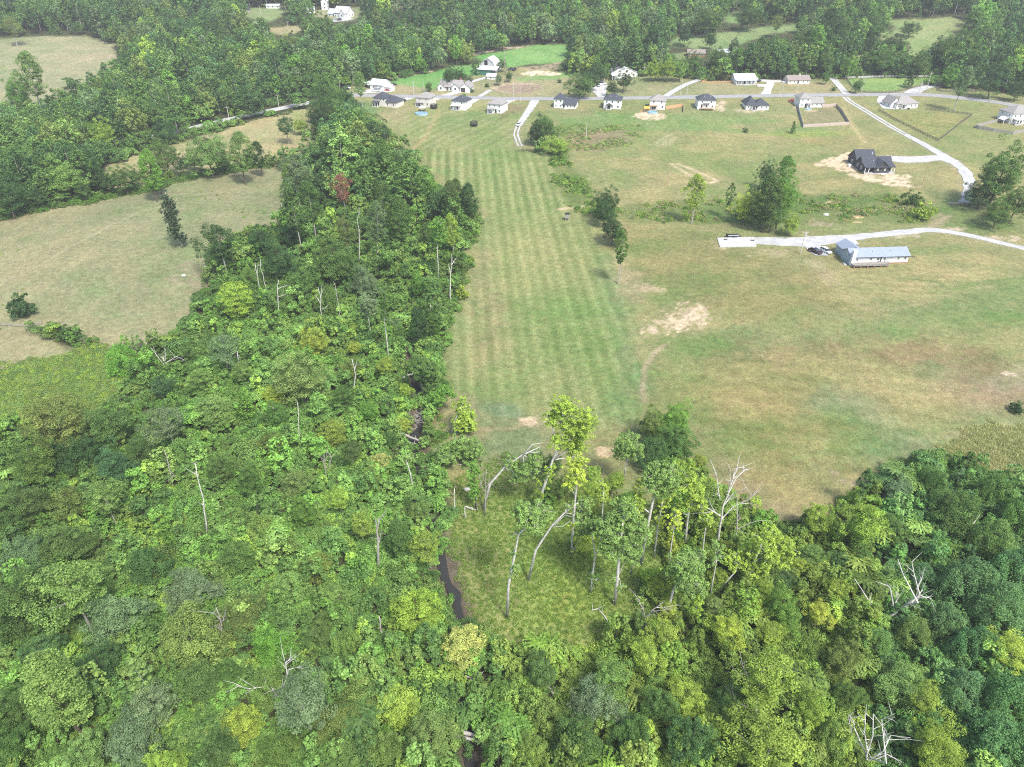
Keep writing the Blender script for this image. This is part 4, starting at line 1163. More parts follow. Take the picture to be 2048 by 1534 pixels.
for a in [(1538, 388, 27, 'oval_a', 'mid', 'tall tree in the middle of the clump left of the black-roofed house'), (1568, 345, 22, 'oval_a', 'bright', 'tallest bright green tree in the clump left of the black-roofed house'),
          (1566, 390, 24, 'oval_a', 'bright', 'leafy green tree at the right edge of the clump by the scrub belt'), (1489, 412, 26, 'round_b', 'yellow', 'yellowish tree at the front left of the clump by the scrub belt'),
          (1522, 425, 22, 'round_b', 'dark', 'low dark tree tucked under the clump by the scrub belt'), (1583, 447, 18, 'round_b', 'yg', 'small round yellow-green tree above the gravel drive'),
          (1459, 385, 11, 'slim', 'mid', 'thin half-bare tree at the left end of the clump by the scrub belt'), (1850, 424, 22, 'bush', 'yg', 'spreading yellow-green bush at the right end of the scrub belt'),
          (1826, 398, 18, 'bush', 'mid', 'dark green bush on the scrub belt near the leaning pole'), (2002, 345, 50, 'round_b', 'mid', 'large green tree at the right frame edge beside the culvert'),
          (1968, 385, 32, 'round_c', 'dark', 'dark tree overhanging the gravel drive at the culvert'), (2035, 400, 34, 'round_b', 'mid', 'pale-stemmed tree at the right frame edge below the large green tree'),
          (2000, 420, 26, 'round_b', 'mid', 'shaded tree right of the culvert'), (1213, 402, 27, 'round_b', 'dark', 'dark round tree at the right edge of the mown strip'),
          (1226, 455, 24, 'round_b', 'dark', 'dark tall tree in front of the round tree on the mown strip edge'), (1243, 490, 17, 'slim', 'mid', 'slender tree with a white trunk at the mown strip edge'),
          (1090, 256, 32, 'round_c', 'mid', 'broad dark clump-forming tree beside the end of the gravel lane'), (1075, 262, 20, 'round_b', 'dark', 'dark tree at the left of the clump beside the gravel lane'),
          (1112, 288, 22, 'round_c', 'yg', 'yellow-green low tree in front of the clump beside the gravel lane'), (1080, 292, 16, 'bush', 'light', 'small light bush at the foot of the clump beside the gravel lane'),
          (897, 150, 17, 'round_b', 'dark', 'dark round tree behind the dormer-roofed ranch house, left of the pair'), (922, 151, 15, 'round_b', 'dark', 'dark round tree behind the dormer-roofed ranch house, right of the pair'),
          (938, 160, 7, 'round_b', 'dark', 'narrow dark tree at the right end of the dormer-roofed ranch house'), (858, 172, 8, 'round_b', 'mid', 'small leafy tree between the road and the bright hay field'),
          (1004, 127, 11, 'round_b', 'grey', 'grey-green tree rising behind the gambrel barn'), (998, 157, 9, 'round_b', 'grey', 'small tree beside the shed below the barn'), (1018, 152, 8, 'round_b', 'dark', 'small dark tree near the sandy arena'),
          (952, 131, 9, 'round_b', 'dark', 'dark tree at the left side of the gambrel barn'), (974, 170, 5, 'bush', 'mid', 'young tree on the lawn right of the ranch house'), (1192, 142, 17, 'round_b', 'dark', 'tall dark tree behind the parked cars'),
          (1160, 168, 26, 'round_c', 'mid', 'broad green tree left of the concrete turnaround'), (1180, 160, 20, 'round_c', 'dark', 'dark tree joined to the broad tree left of the parked cars'),
          (1225, 174, 13, 'round_b', 'dark', 'small dark round tree right of the concrete turnaround'), (1248, 159, 17, 'round_b', 'dark', 'dark round tree in front of the white metal barn'),
          (1310, 138, 16, 'round_b', 'yg', 'leftmost of three yellow-green trees right of the white metal barn'), (1336, 136, 18, 'round_b', 'yg', 'middle of three yellow-green trees right of the white metal barn'),
          (1362, 137, 17, 'round_b', 'light', 'rightmost of three yellow-green trees right of the white metal barn'), (1714, 170, 11, 'round_b', 'dark', 'dark tree at the left corner of the fenced paddock'),
          (1821, 155, 10, 'cone', 'dark', 'conical tree inside the fenced paddock'), (1653, 154, 10, 'round_b', 'mid', 'small round tree at the right end of the long grey house'), (1668, 177, 6, 'bush', 'mid', 'small bush beside the lane left of the paddock'),
          (1894, 157, 9, 'bush', 'yg', 'yellow-green shrub at the right end of the fenced paddock'), (1908, 148, 18, 'round_b', 'bright', 'bright green tree behind the curving paddock lane'), (1928, 158, 16, 'oval_b', 'grey', 'grey-green leaning tree beside the paddock lane'),
          (1990, 158, 26, 'round_b', 'dark', 'big dark round tree below the half-hidden white shed'), (2036, 178, 22, 'round_c', 'dark', 'dark tree overhanging the road at the right frame edge'), (1950, 140, 14, 'round_b', 'bright', 'bright tree left of the half-hidden white shed'),
          (1588, 253, 7, 'cone', 'mid', 'narrow little tree left of the wooden privacy fence'), (1491, 260, 6, 'bush', 'dark', 'small dark bush on the lawn below the black-roofed ranch'), (720, 164, 13, 'oval_b', 'light', 'light green tree standing in front of the white roofed shed'),
          (860, 178, 3.5, 'bush', 'mid', 'tiny bush on the verge of the road below the leafy tree'), (929, 190, 4, 'bush', 'bright', 'low bright bush beside the ranch house drive'), (943, 181, 5, 'bush', 'mid', 'little round tree right of the ranch house drive'),
          (1119, 162, 4.5, 'bush', 'dark', 'young tree beside the riding oval'), (2034, 815, 14, 'bush', 'dark', 'dark little bush at the right edge of the big field'),
          (57, 143, 27, 'oval_b', 'light', 'tall light green tree in front of the top left pasture'), (30, 180, 30, 'round_b', 'bright', 'bright bushy tree below the top left pasture'), (20, 50, 20, 'open_b', 'olive', 'pale open tree at the top left frame corner'),
          (417, 302, 38, 'round_b', 'light', 'biggest light green tree in the hedgerow above the left pasture'), (478, 300, 24, 'oval_a', 'light', 'light green tree right of the big hedgerow tree'), (515, 306, 16, 'oval_a', 'dark', 'dark narrow tree at the right end of the hedgerow'),
          (570, 248, 20, 'open_b', 'dark', 'dark open tree alone on the meadow by the country road'), (332, 310, 30, 'round_b', 'mid', 'mid green tree in the hedgerow left of the biggest one'), (295, 335, 24, 'oval_a', 'bright', 'bright tall tree in the hedgerow with pale trunks'),
          (335, 348, 12, 'bush', 'yg', 'small yellow-green bush at the foot of the hedgerow'), (330, 260, 24, 'round_c', 'dark', 'dark tree hiding part of the country road'), (545, 320, 16, 'bush', 'light', 'light bush between hedgerow and wood'),
          (600, 250, 14, 'round_b', 'yg', 'small yellow-green tree at the meadow end'), (200, 265, 26, 'round_b', 'yg', 'yellow-green tree left of the country road'), (55, 350, 34, 'round_b', 'mid', 'mid green tree at the left end of the hedgerow'),
          (130, 355, 34, 'round_b', 'light', 'light green tree in the left half of the hedgerow'), (190, 350, 26, 'round_b', 'dark', 'dark tree in the left half of the hedgerow'), (245, 355, 24, 'round_b', 'mid', 'round tree near the middle of the hedgerow'),
          (10, 390, 34, 'round_b', 'dark', 'dark tree at the left frame edge above the pasture')]:
    C(*a)
for a in [(25, 402, 20, 'round_b', 'mid'), (75, 392, 20, 'round_b', 'dark'), (105, 385, 16, 'round_b', 'olive'), (160, 375, 20, 'round_b', 'mid'), (215, 365, 17, 'round_b', 'dark'), (270, 350, 16, 'round_b', 'mid'), (312, 345, 15, 'oval_a', 'mid'), (365, 325, 18, 'round_b', 'dark'),
          (385, 320, 14, 'round_b', 'mid'), (448, 322, 17, 'round_b', 'mid'), (500, 318, 13, 'round_b', 'dark'), (100, 335, 24, 'round_b', 'mid'), (160, 325, 24, 'round_b', 'dark'), (30, 330, 26, 'round_b', 'mid')]:
    C(*a)
# big crowns on the far right hillside
for a in [(1690, 62, 36, 'round_b', 'mid'), (1745, 52, 30, 'round_b', 'mid'), (1610, 95, 34, 'round_b', 'mid'), (1660, 50, 24, 'oval_a', 'dark'), (1500, 32, 20, 'round_b', 'mid'), (1420, 78, 13, 'round_b', 'dark'), (1370, 68, 16, 'round_b', 'dark'),
          (1555, 42, 16, 'open_b', 'olive'), (1822, 56, 16, 'round_c', 'dark'), (1790, 95, 24, 'round_b', 'dark'), (1410, 40, 22, 'round_b', 'mid'), (1470, 95, 16, 'round_b', 'dark'), (1930, 95, 30, 'round_b', 'mid'), (1890, 105, 26, 'round_b', 'mid'),
          (1975, 75, 30, 'round_b', 'mid'), (1840, 125, 20, 'round_b', 'mid'), (1770, 122, 20, 'round_b', 'mid'), (1580, 130, 18, 'round_b', 'bright'), (1520, 120, 20, 'round_b', 'mid'), (1440, 118, 20, 'round_b', 'mid'), (1390, 122, 18, 'round_b', 'mid'),
          (1650, 120, 22, 'round_b', 'mid'), (1700, 130, 18, 'round_b', 'bright')]:
    C(*a)
N_HERO = len(TREES)
print('placed crowns', N_HERO)
# ------------------------------------------------------------------ trees with trunks that can be followed by eye
LAND = []      # landmarks (phrase, px, py) used to say which tree is meant
def fig_tree(label, trunk, blobs, tint, bark=BARK_WHITE, r0=0.26, limbs=(), leaf=0.28, dens=1.0, name='deciduous_tree', mark=None, sparse=False, group=None, cat='tree'):
    bx, by, bz = (float(v) for v in P(*trunk[0]))
    r = np.random.default_rng(int(trunk[0][0] * 13 + trunk[0][1]))
    base = Vector((bx, by, bz))
    root = empty(name, base)
    tag(root, label, cat, group)
    pts = [on_plane(px, py, by) - base for px, py in trunk]
    pts[0] = Vector((0, 0, -0.4))
    dy = 0
    for i in range(1, len(pts)):
        pts[i] = pts[i] + Vector((0, r.normal() * 0.15, 0))
    mb = MB()
    n = len(pts)
    mb.tube(pts, [r0 * (1 - 0.75 * i / (n - 1)) + 0.02 for i in range(n)], 7)
    for lb in limbs:
        lp = [on_plane(px, py, by) - base for px, py in lb]
        for i in range(1, len(lp)): lp[i] = lp[i] + Vector((0, r.normal() * 0.5, 0))
        mb.tube(lp, [r0 * 0.5 * (1 - 0.75 * i / max(1, len(lp) - 1)) + 0.02 for i in range(len(lp))], 5)
    parts = []
    for px, py, rp in blobs:
        rp *= 1.15
        c = on_plane(px, py, by) - base
        R = rp * depth(by, bz + c.z) / F
        c.y += r.normal() * R * 0.35
        # limb from the trunk to this part of the crown
        j = min(range(n), key=lambda q: (pts[q] - c).length + (3 if pts[q].z > c.z else 0))
        if (pts[j] - c).length > 0.8:
            p = limb_path(r, pts[j], c, 4, 0.1)
            mb.tube(p, [max(0.02, r0 * 0.32 * (1 - 0.8 * k / 4)) for k in range(5)], 5)
        nc = max(6, int(42 * dens * (R / 1.8) ** 1.6))
        for q in range(nc):
            d = r.normal(size=3)
            d /= np.linalg.norm(d)
            cc = np.array(c) + d * R * r.uniform(0.2, 1.12) * np.array([1, 1, 1.0])
            parts.append(clump_leaves(r, cc, R * r.uniform(0.14, 0.30), max(12, int(30 * min(1.6, R / 1.6))), leaf, d, 0.65, 0.2))
            if q % 2 == 0:
                mb.tube(limb_path(r, c, cc, 2, 0.1), [0.035, 0.025, 0.012], 4)
    mb.build('trunk', bark, root, True)
    if parts:
        o = link('crown', leaf_mesh('crown', parts), root)
        o['tint'] = [q * 1.2 for q in TINT[tint]] if isinstance(tint, str) else tint
    LAND.append((mark or ('the ' + label.split(' in ')[0].split(' at ')[0]), trunk[-1][0], trunk[-1][1]))
    return root

fig_tree('leaning white-trunked tree nearest the camera in the grassy clearing', [(1014, 1236), (1017, 1171), (1025, 1132), (1030, 1106), (1037, 1070), (1054, 1049), (1074, 1031)],
         [(1064, 1026, 26), (1041, 1028, 22), (1087, 1034, 19), (1071, 1057, 18), (1050, 1045, 14), (1030, 1132, 12), (1027, 1106, 10), (1025, 1146, 9), (1033, 1070, 10)], 'light', mark='the nearest leaning trunk in the clearing')
fig_tree('arched white tree leaning right over the middle of the clearing', [(1056, 1161), (1072, 1101), (1103, 1054), (1129, 1024), (1156, 1005)],
         [(1168, 1008, 17), (1162, 1028, 15), (1182, 1041, 17), (1168, 1056, 15), (1140, 1010, 10)], 'light', limbs=[[(1110, 1050), (1130, 1038), (1156, 1036)]], mark='the arched white tree in the clearing')
fig_tree('tallest tree of the clearing with forked white limbs and bright leaves', [(1078, 1023), (1085, 982), (1098, 946), (1105, 920), (1120, 891), (1133, 852), (1123, 822)],
         [(1123, 816, 22), (1146, 813, 16), (1110, 842, 19), (1168, 838, 21), (1162, 868, 25), (1136, 855, 20), (1149, 897, 24), (1116, 878, 17), (1090, 969, 14), (1080, 988, 13), (1103, 936, 11), (1095, 955, 10)], 'yg',
         limbs=[[(1105, 920), (1136, 900), (1155, 855)], [(1120, 891), (1108, 868), (1104, 850)], [(1105, 920), (1150, 915)]], r0=0.36, mark='the tallest forked tree')
fig_tree('straight pale tree with yellow leaves right of the arched tree', [(1143, 1107), (1146, 1057), (1151, 992), (1154, 962), (1156, 927)],
         [(1149, 936, 20), (1162, 922, 15), (1139, 966, 14), (1156, 956, 15), (1142, 1050, 8), (1170, 1073, 20), (1158, 1093, 15)], 'yellow', mark='the yellow straight tree')
fig_tree('wide light green tree on a clean white trunk at the clearing edge', [(1229, 1209), (1235, 1155), (1240, 1103), (1243, 1067), (1246, 1040)],
         [(1214, 1062, 24), (1253, 1036, 27), (1273, 1062, 25), (1253, 1093, 27), (1221, 1096, 22), (1263, 1117, 17), (1240, 1065, 26), (1227, 1152, 8), (1242, 1171, 9)], 'light', r0=0.34, dens=1.3, mark='the wide light green tree on a white trunk')
fig_tree('tall light-leaved tree with a stout white trunk leaning right', [(1281, 1130), (1296, 1047), (1305, 1005), (1315, 969), (1322, 945)],
         [(1315, 949, 26), (1335, 940, 20), (1300, 962, 20), (1328, 972, 22), (1344, 962, 17), (1310, 935, 14)], 'light', r0=0.34, limbs=[[(1300, 1026), (1287, 1018)]], mark='the tall light-leaved tree')
fig_tree('thin yellow-leaved tree beside the stout leaning trunk', [(1308, 1117), (1315, 1063), (1322, 1021), (1328, 988)], [(1328, 1001, 16), (1318, 1034, 12), (1335, 982, 15), (1322, 1050, 8)], 'yellow', r0=0.18, mark='the thin yellow tree')
fig_tree('yellow-green tree with a side stub on its white trunk', [(1369, 1096), (1374, 1050), (1380, 1008), (1385, 979)], [(1380, 962, 22), (1374, 1001, 15), (1396, 1001, 15), (1390, 975, 19)], 'yg', limbs=[[(1376, 1030), (1365, 1025)]], mark='the stubbed white trunk')
fig_tree('thin nearly bare tree forked halfway up in the clearing', [(1181, 1186), (1185, 1145), (1191, 1109), (1185, 1080), (1182, 1055)], [(1181, 1150, 10), (1193, 1158, 9), (1185, 1062, 13), (1180, 1045, 10)], 'mid', r0=0.17, limbs=[[(1191, 1109), (1203, 1096), (1199, 1090)]], mark='the thin forked tree')
fig_tree('white tree bent far over towards the right at the meadow neck', [(966, 1020), (980, 969), (1009, 936), (1045, 912), (1081, 894)], [(1068, 912, 14), (1025, 925, 14), (1051, 938, 18), (1074, 927, 14), (1034, 950, 13)], 'light', r0=0.32, limbs=[[(1045, 912), (1065, 893), (1085, 886)], [(1060, 905), (1080, 902)]], mark='the bent white tree')
fig_tree('small tree with pale trunk at the rim of the big field', [(1244, 976), (1253, 927), (1258, 904), (1262, 890)], [(1257, 888, 22), (1240, 905, 15), (1270, 900, 14), (1248, 880, 14)], 'light', r0=0.18, mark='the small tree at the field rim')
fig_tree('leafy column leaning over the creek beside the meadow', [(861, 831), (864, 812), (877, 792), (893, 782)], [(891, 784, 13), (877, 791, 14), (868, 806, 12), (866, 818, 9), (902, 788, 9)], 'bright', BARK, 0.16, dens=1.3, mark='the leafy column by the creek')
fig_tree('yellow-green tree standing at the near end of the mown strip', [(901, 869), (910, 841), (920, 820), (926, 805)], [(922, 817, 15), (934, 831, 17), (920, 841, 15), (931, 855, 16), (941, 845, 13), (926, 803, 9)], 'yg', r0=0.2, dens=1.3, mark='the yellow-green tree by the mown strip')
fig_tree('light green spreading tree between creek and meadow neck', [(905, 930), (909, 911), (915, 895)], [(891, 899, 20), (912, 888, 19), (938, 899, 21), (952, 895, 15), (943, 923, 16), (900, 910, 14)], 'light', r0=0.2, dens=1.3, mark='the spreading tree by the creek')
fig_tree('vine-covered leaning stem left of the bent white tree', [(953, 1020), (950, 986), (948, 950), (946, 930)], [(948, 946, 12), (948, 970, 13), (950, 987, 11), (945, 932, 9)], 'bright', BARK, 0.18, dens=1.4, mark='the vine-covered stem')
fig_tree('tree with a pale stem above the dark creek pool', [(847, 791), (842, 759), (840, 735), (838, 722)], [(849, 726, 20), (837, 731, 16), (861, 747, 19), (863, 768, 17), (850, 752, 12)], 'mid', BARK_PALE, 0.2, dens=1.3, mark='the creek pool tree')
fig_tree('sparse pale tree on the left bank of the creek', [(830, 998), (821, 953), (816, 930), (812, 918)], [(807, 923, 11), (826, 918, 11), (815, 908, 9)], 'light', r0=0.18, dens=0.5, mark='the sparse tree on the creek bank')
fig_tree('light green tree on a slanting white trunk below the dead branches', [(1330, 1241), (1346, 1183), (1362, 1147), (1372, 1120)], [(1370, 1117, 25), (1390, 1128, 23), (1359, 1139, 21), (1376, 1158, 25), (1395, 1167, 19), (1362, 1178, 15)], 'light', r0=0.26, dens=1.2, mark='the slanting white trunk')
fig_tree('irregular yellow-green tree right of the tall grey snag', [(1494, 1183), (1507, 1128), (1521, 1095), (1526, 1075)], [(1521, 1074, 17), (1543, 1068, 19), (1570, 1095, 21), (1535, 1101, 20), (1507, 1112, 19), (1521, 1131, 23), (1499, 1134, 17), (1565, 1123, 15)], 'yg', r0=0.24, dens=1.1, mark='the irregular yellow-green tree')
fig_tree('yellow-green tree on a steeply leaning white trunk', [(1437, 1180), (1455, 1160), (1469, 1145), (1478, 1130)], [(1477, 1134, 17), (1458, 1120, 17), (1470, 1115, 12)], 'yg', r0=0.22, mark='the steeply leaning trunk')
fig_tree('dark ragged tree leaning left alone on the pasture', [(364, 496), (362, 480), (352, 455), (342, 425), (334, 395), (328, 380)], [(360, 476, 9), (350, 462, 11), (348, 444, 12), (337, 436, 9), (343, 424, 11), (334, 412, 10), (339, 402, 8), (331, 392, 6), (328, 380, 3.5), (368, 480, 6), (323, 422, 5)], (0.07, 0.115, 0.055), BARK_PALE, 0.3, dens=1.5,
         limbs=[[(345, 430), (322, 418)], [(350, 410), (355, 395)]], mark='the ragged pasture tree')
fig_tree('slender tree with two leaf tufts on a thin white trunk in the wood', [(779, 733), (775, 690), (768, 640), (770, 585)], [(768, 590, 11), (770, 612, 12), (790, 642, 12), (768, 630, 9)], 'mid', r0=0.17, mark='the two-tufted slender tree')
fig_tree('slender grey-leaved tree in the wood beside the two-tufted one', [(745, 690), (738, 645), (733, 620), (736, 600)], [(735, 600, 16), (740, 615, 13), (728, 622, 10)], 'grey', r0=0.16, mark='the slender grey tree')
fig_tree('white-trunked tree at the wood edge beside the mown strip', [(878, 565), (876, 525), (874, 490), (873, 465)], [(873, 452, 13), (877, 475, 13), (870, 490, 10), (880, 440, 9)], 'bright', r0=0.17, mark='the white trunk at the wood edge')
fig_tree('vine-clad tall trunk with a pale foot left of the mown strip', [(862, 682), (862, 640), (861, 610)], [(862, 612, 14), (868, 632, 14), (856, 645, 14), (864, 655, 10)], 'mid', r0=0.2, dens=1.3, mark='the pale-footed trunk')

fig_tree('thin white-stemmed tree behind the straight yellow one', [(1200, 1096), (1203, 1050), (1206, 1010), (1207, 975)], [(1207, 972, 14), (1202, 990, 12), (1212, 1000, 10)], 'yg', r0=0.15, mark='the thin tree behind the yellow one')
fig_tree('slim pale tree between the wide light tree and the stout trunk', [(1262, 1150), (1268, 1100), (1272, 1050), (1275, 1010)], [(1276, 1005, 14), (1270, 1025, 11), (1282, 1022, 10)], 'yg', r0=0.15, mark='the slim pale tree')
fig_tree('slim tree with yellow top right of the thin yellow-leaved tree', [(1338, 1140), (1342, 1100), (1347, 1062), (1350, 1035)], [(1350, 1030, 14), (1344, 1048, 11), (1356, 1045, 10)], 'yellow', r0=0.15, mark='the slim yellow-topped tree')
fig_tree('slim tree just right of the stubbed white trunk', [(1402, 1140), (1405, 1100), (1410, 1060), (1412, 1035)], [(1412, 1032, 14), (1406, 1050, 11), (1418, 1048, 10)], 'yg', r0=0.15, mark='the slim tree by the stubbed trunk')
fig_tree('slim light tree in front of the large leafless tree', [(1420, 1196), (1426, 1160), (1432, 1125), (1434, 1105)], [(1434, 1100, 14), (1428, 1118, 11), (1442, 1115, 10)], 'light', r0=0.15, mark='the slim light tree')
# ------------------------------------------------------------------ dead trees, snags, logs
def snag(label, trunk, branches=(), r0=0.22, mat=BARK_DEAD, name='dead_tree', twig=0, mark=None, cat='dead tree', spread=0.6):
    r0 *= 0.66
    twig += 2
    bx, by, bz = (float(v) for v in P(*trunk[0]))
    r = np.random.default_rng(int(trunk[0][0] * 7 + trunk[0][1]))
    base = Vector((bx, by, bz))
    root = empty(name, base)
    tag(root, label, cat)
    pts = [on_plane(px, py, by) - base for px, py in trunk]
    pts[0] = Vector((0, 0, -0.5))
    # crooked: extra points along the way
    fine, rad = [], []
    for i in range(len(pts) - 1):
        for t in (0, 0.5):
            fine.append(pts[i].lerp(pts[i + 1], t) + Vector((r.normal() * 0.13, r.normal() * 0.13, 0)))
    fine.append(pts[-1])
    n = len(fine)
    mb = MB()
    mb.tube(fine, [r0 * (1.2 if i == 0 else 1) * (1 - 0.7 * i / (n - 1)) + 0.015 for i in range(n)], 7)
    for q in range(5):                             # broken stubs
        k = r.integers(n // 3, n)
        st = fine[min(k, n - 1)]
        d = Vector((r.normal(), r.normal(), 0.4 + 0.5 * r.random())).normalized() * r.uniform(0.25, 1.1)
        mb.tube([st, st + d], [r0 * 0.28, 0.015], 4)
    mb.build('trunk', mat, root, True)
    for b in branches:
        bp = [on_plane(px, py, by) - base for px, py in b]
        for i in range(1, len(bp)): bp[i] = bp[i] + Vector((0, r.normal() * spread, 0))
        bm_ = MB()
        m = len(bp)
        rb = r0 * 0.5
        bm_.tube(bp, [rb * (1 - 0.8 * i / (m - 1)) + 0.015 for i in range(m)], 5)
        for q in range(twig):
            k = r.integers(0, m - 1)
            st = bp[k].lerp(bp[k + 1], r.random() * 0.8 + 0.2)
            L = r.uniform(0.8, 2.6)
            d = (bp[k + 1] - bp[k]).normalized() * 0.7 + Vector((r.normal() * 0.6, r.normal() * 0.6, r.normal() * 0.4 + 0.2))
            mid = st + d * L * 0.5 + Vector((r.normal(), r.normal(), r.normal())) * 0.12
            bm_.tube([st, mid, st + d * L], [0.05, 0.035, 0.012], 4)
        bm_.build('branch', mat, root)
    LAND.append((mark or 'the ' + label, trunk[-1][0], trunk[-1][1]))
    return root
WT = BARK_WHITE
snag('tall bare white snag standing alone in the lower left wood', [(414, 1073), (408, 1020), (401, 975), (391, 928)], [[(408, 1012), (400, 1000)], [(397, 950), (388, 946)]], 0.28, WT, mark='the tall bare snag')
snag('forked white snag, left one of the close pair below the pasture', [(524, 607), (519, 575), (514, 555), (510, 527)], [[(515, 560), (516, 528)]], 0.24, WT, mark='the left paired snag')
snag('white snag, right one of the close pair below the pasture', [(536, 605), (530, 575), (525, 550), (521, 521)], [], 0.2, WT, mark='the right paired snag')
snag('white snag with short side arms right of the close pair', [(559, 645), (557, 605), (554, 580), (557, 561)], [[(555, 578), (564, 574)], [(556, 594), (567, 590)]], 0.24, WT, mark='the snag with side arms')
snag('white branching snag in the middle of the wood', [(646, 652), (642, 615), (640, 590), (636, 575)], [[(640, 605), (630, 592)], [(644, 618), (655, 612)], [(647, 648), (663, 637)], [(641, 595), (645, 580)]], 0.24, WT, mark='the branching snag')
snag('straight grey snag right of the branching one', [(682, 663), (677, 615), (672, 580), (667, 563)], [], 0.22, mark='the straight grey snag')
snag('crooked white snag above the conical green tree', [(477, 773), (474, 745), (477, 725), (475, 703)], [[(477, 722), (480, 708)]], 0.26, WT, mark='the crooked snag')
snag('straight pale snag standing right of the golden shrubs', [(598, 893), (597, 850), (595, 804)], [], 0.2, WT, mark='the straight pale snag')
snag('forked white snag in the wood left of the creek', [(706, 796), (709, 760), (709, 740), (704, 718)], [[(709, 742), (713, 724)]], 0.26, WT, mark='the forked snag')
snag('broad dead tree with white antler branches near the pasture corner', [(337, 750), (332, 728), (326, 712)], [[(333, 735), (318, 718), (302, 699)], [(330, 722), (320, 712)], [(331, 720), (333, 700), (328, 695)], [(333, 725), (350, 716), (370, 720)], [(336, 742), (322, 738)]], 0.3, WT, twig=2, mark='the antler-branched dead tree')
snag('white forked snag at the edge of the mown strip', [(900, 606), (899, 570), (902, 545), (904, 514)], [[(901, 548), (897, 527)], [(903, 530), (913, 517)]], 0.34, WT, mark='the forked snag at the strip edge')
snag('thick twisted snag with two arms beside the creek', [(757, 1141), (757, 1095), (752, 1060), (758, 1035)], [[(754, 1055), (751, 1035)], [(758, 1040), (773, 1020)], [(758, 1085), (763, 1060)]], 0.42, BARK_PALE, mark='the twisted snag by the creek')
snag('broken stub of a dead trunk wrapped in ivy near the creek', [(766, 1282), (762, 1255), (758, 1232)], [[(766, 1275), (772, 1260)]], 0.38, BARK_DEAD, mark='the broken stub')
snag('upright white stump, leftmost of three at the clearing entrance', [(909, 1022), (909, 1000), (909, 977)], [], 0.26, WT, mark='the leftmost stump')
snag('short white stump between the two others at the clearing entrance', [(930, 1038), (930, 1025), (930, 1013)], [], 0.24, WT, mark='the middle stump')
snag('slim white stump nearest the bent white tree', [(953, 1020), (952, 1010), (951, 999)], [], 0.18, WT, mark='the slim stump')
snag('mossy dead stem with thin side twigs at the bent white tree', [(971, 1031), (971, 990), (972, 960), (974, 938)], [[(971, 985), (962, 965), (958, 950)], [(972, 975), (985, 962)], [(971, 968), (965, 955)]], 0.18, BARK_PALE, twig=2, mark='the mossy dead stem')
snag('dead tree with gnarled grey branches and no bark, lower left wood', [(449, 1302), (444, 1265), (441, 1240), (432, 1215)], [[(441, 1240), (428, 1222)], [(444, 1262), (430, 1250), (420, 1256)], [(446, 1280), (455, 1295)], [(442, 1245), (452, 1236)]], 0.2, BARK_DEAD, twig=3, mark='the gnarled dead tree')
snag('leaning grey dead trunk with broken tip left of the tall bare snag', [(346, 972), (338, 940), (329, 900)], [[(338, 940), (350, 955)]], 0.22, BARK_DEAD, mark='the leaning grey trunk')
snag('pole-like tall grey snag beside the leafless tree at the field rim', [(1470, 1106), (1471, 1060), (1474, 1003)], [[(1472, 1045), (1483, 1037)], [(1471, 1060), (1500, 1045), (1520, 1038)], [(1473, 1020), (1462, 1012)]], 0.34, BARK_PALE, twig=2, mark='the pole-like snag')
snag('large leafless tree with white limbs at the rim of the big field', [(1435, 1106), (1440, 1052), (1444, 1024), (1450, 1008), (1461, 970), (1469, 945)],
     [[(1441, 1032), (1420, 1024), (1398, 1016)], [(1440, 998), (1436, 980), (1436, 960), (1425, 930)], [(1450, 1008), (1470, 990), (1488, 968)], [(1441, 1040), (1470, 1020), (1500, 1000), (1515, 985)], [(1461, 970), (1455, 950), (1458, 930)], [(1461, 970), (1480, 945), (1492, 935)], [(1455, 990), (1475, 965), (1500, 950)]],
     0.36, WT, twig=6, mark='the large leafless tree', spread=1.2)
snag('huge bleached dead tree with sprawling limbs in the lower right wood', [(1778, 1244), (1783, 1231), (1800, 1219), (1817, 1208)],
     [[(1817, 1208), (1841, 1192), (1866, 1202)], [(1790, 1228), (1794, 1205), (1796, 1184)], [(1800, 1219), (1833, 1178), (1829, 1150), (1828, 1130)], [(1800, 1219), (1822, 1200), (1850, 1186)], [(1810, 1210), (1815, 1170), (1804, 1145), (1800, 1125)],
      [(1776, 1240), (1747, 1218), (1735, 1200), (1723, 1184)], [(1790, 1225), (1785, 1185), (1772, 1170)], [(1833, 1178), (1846, 1158), (1848, 1140)]], 0.5, WT, twig=6, mark='the huge bleached tree', spread=1.5)
snag('fan-shaped leafless tree at the bottom right frame edge', [(1735, 1530), (1735, 1510), (1734, 1490)], [[(1735, 1515), (1719, 1480), (1712, 1454), (1697, 1427)], [(1734, 1500), (1728, 1462), (1739, 1423)], [(1735, 1515), (1752, 1480), (1770, 1454), (1794, 1436)],
     [(1736, 1522), (1765, 1495), (1786, 1481), (1818, 1470)], [(1736, 1525), (1775, 1510), (1812, 1522)], [(1735, 1505), (1745, 1470), (1752, 1440), (1758, 1430)], [(1719, 1480), (1716, 1500), (1708, 1460)]], 0.34, WT, twig=5, mark='the fan-shaped leafless tree', spread=1.3)
snag('grey bare crown sticking out of a yellow-green tree, lower right', [(1489, 1437), (1502, 1384), (1508, 1365)], [[(1502, 1384), (1485, 1355), (1473, 1337)], [(1504, 1378), (1525, 1355), (1545, 1340)], [(1506, 1368), (1515, 1340), (1525, 1325)], [(1503, 1380), (1490, 1345), (1484, 1325)], [(1495, 1415), (1470, 1400), (1465, 1385)]], 0.24, BARK_DEAD, twig=6, mark='the grey bare crown')
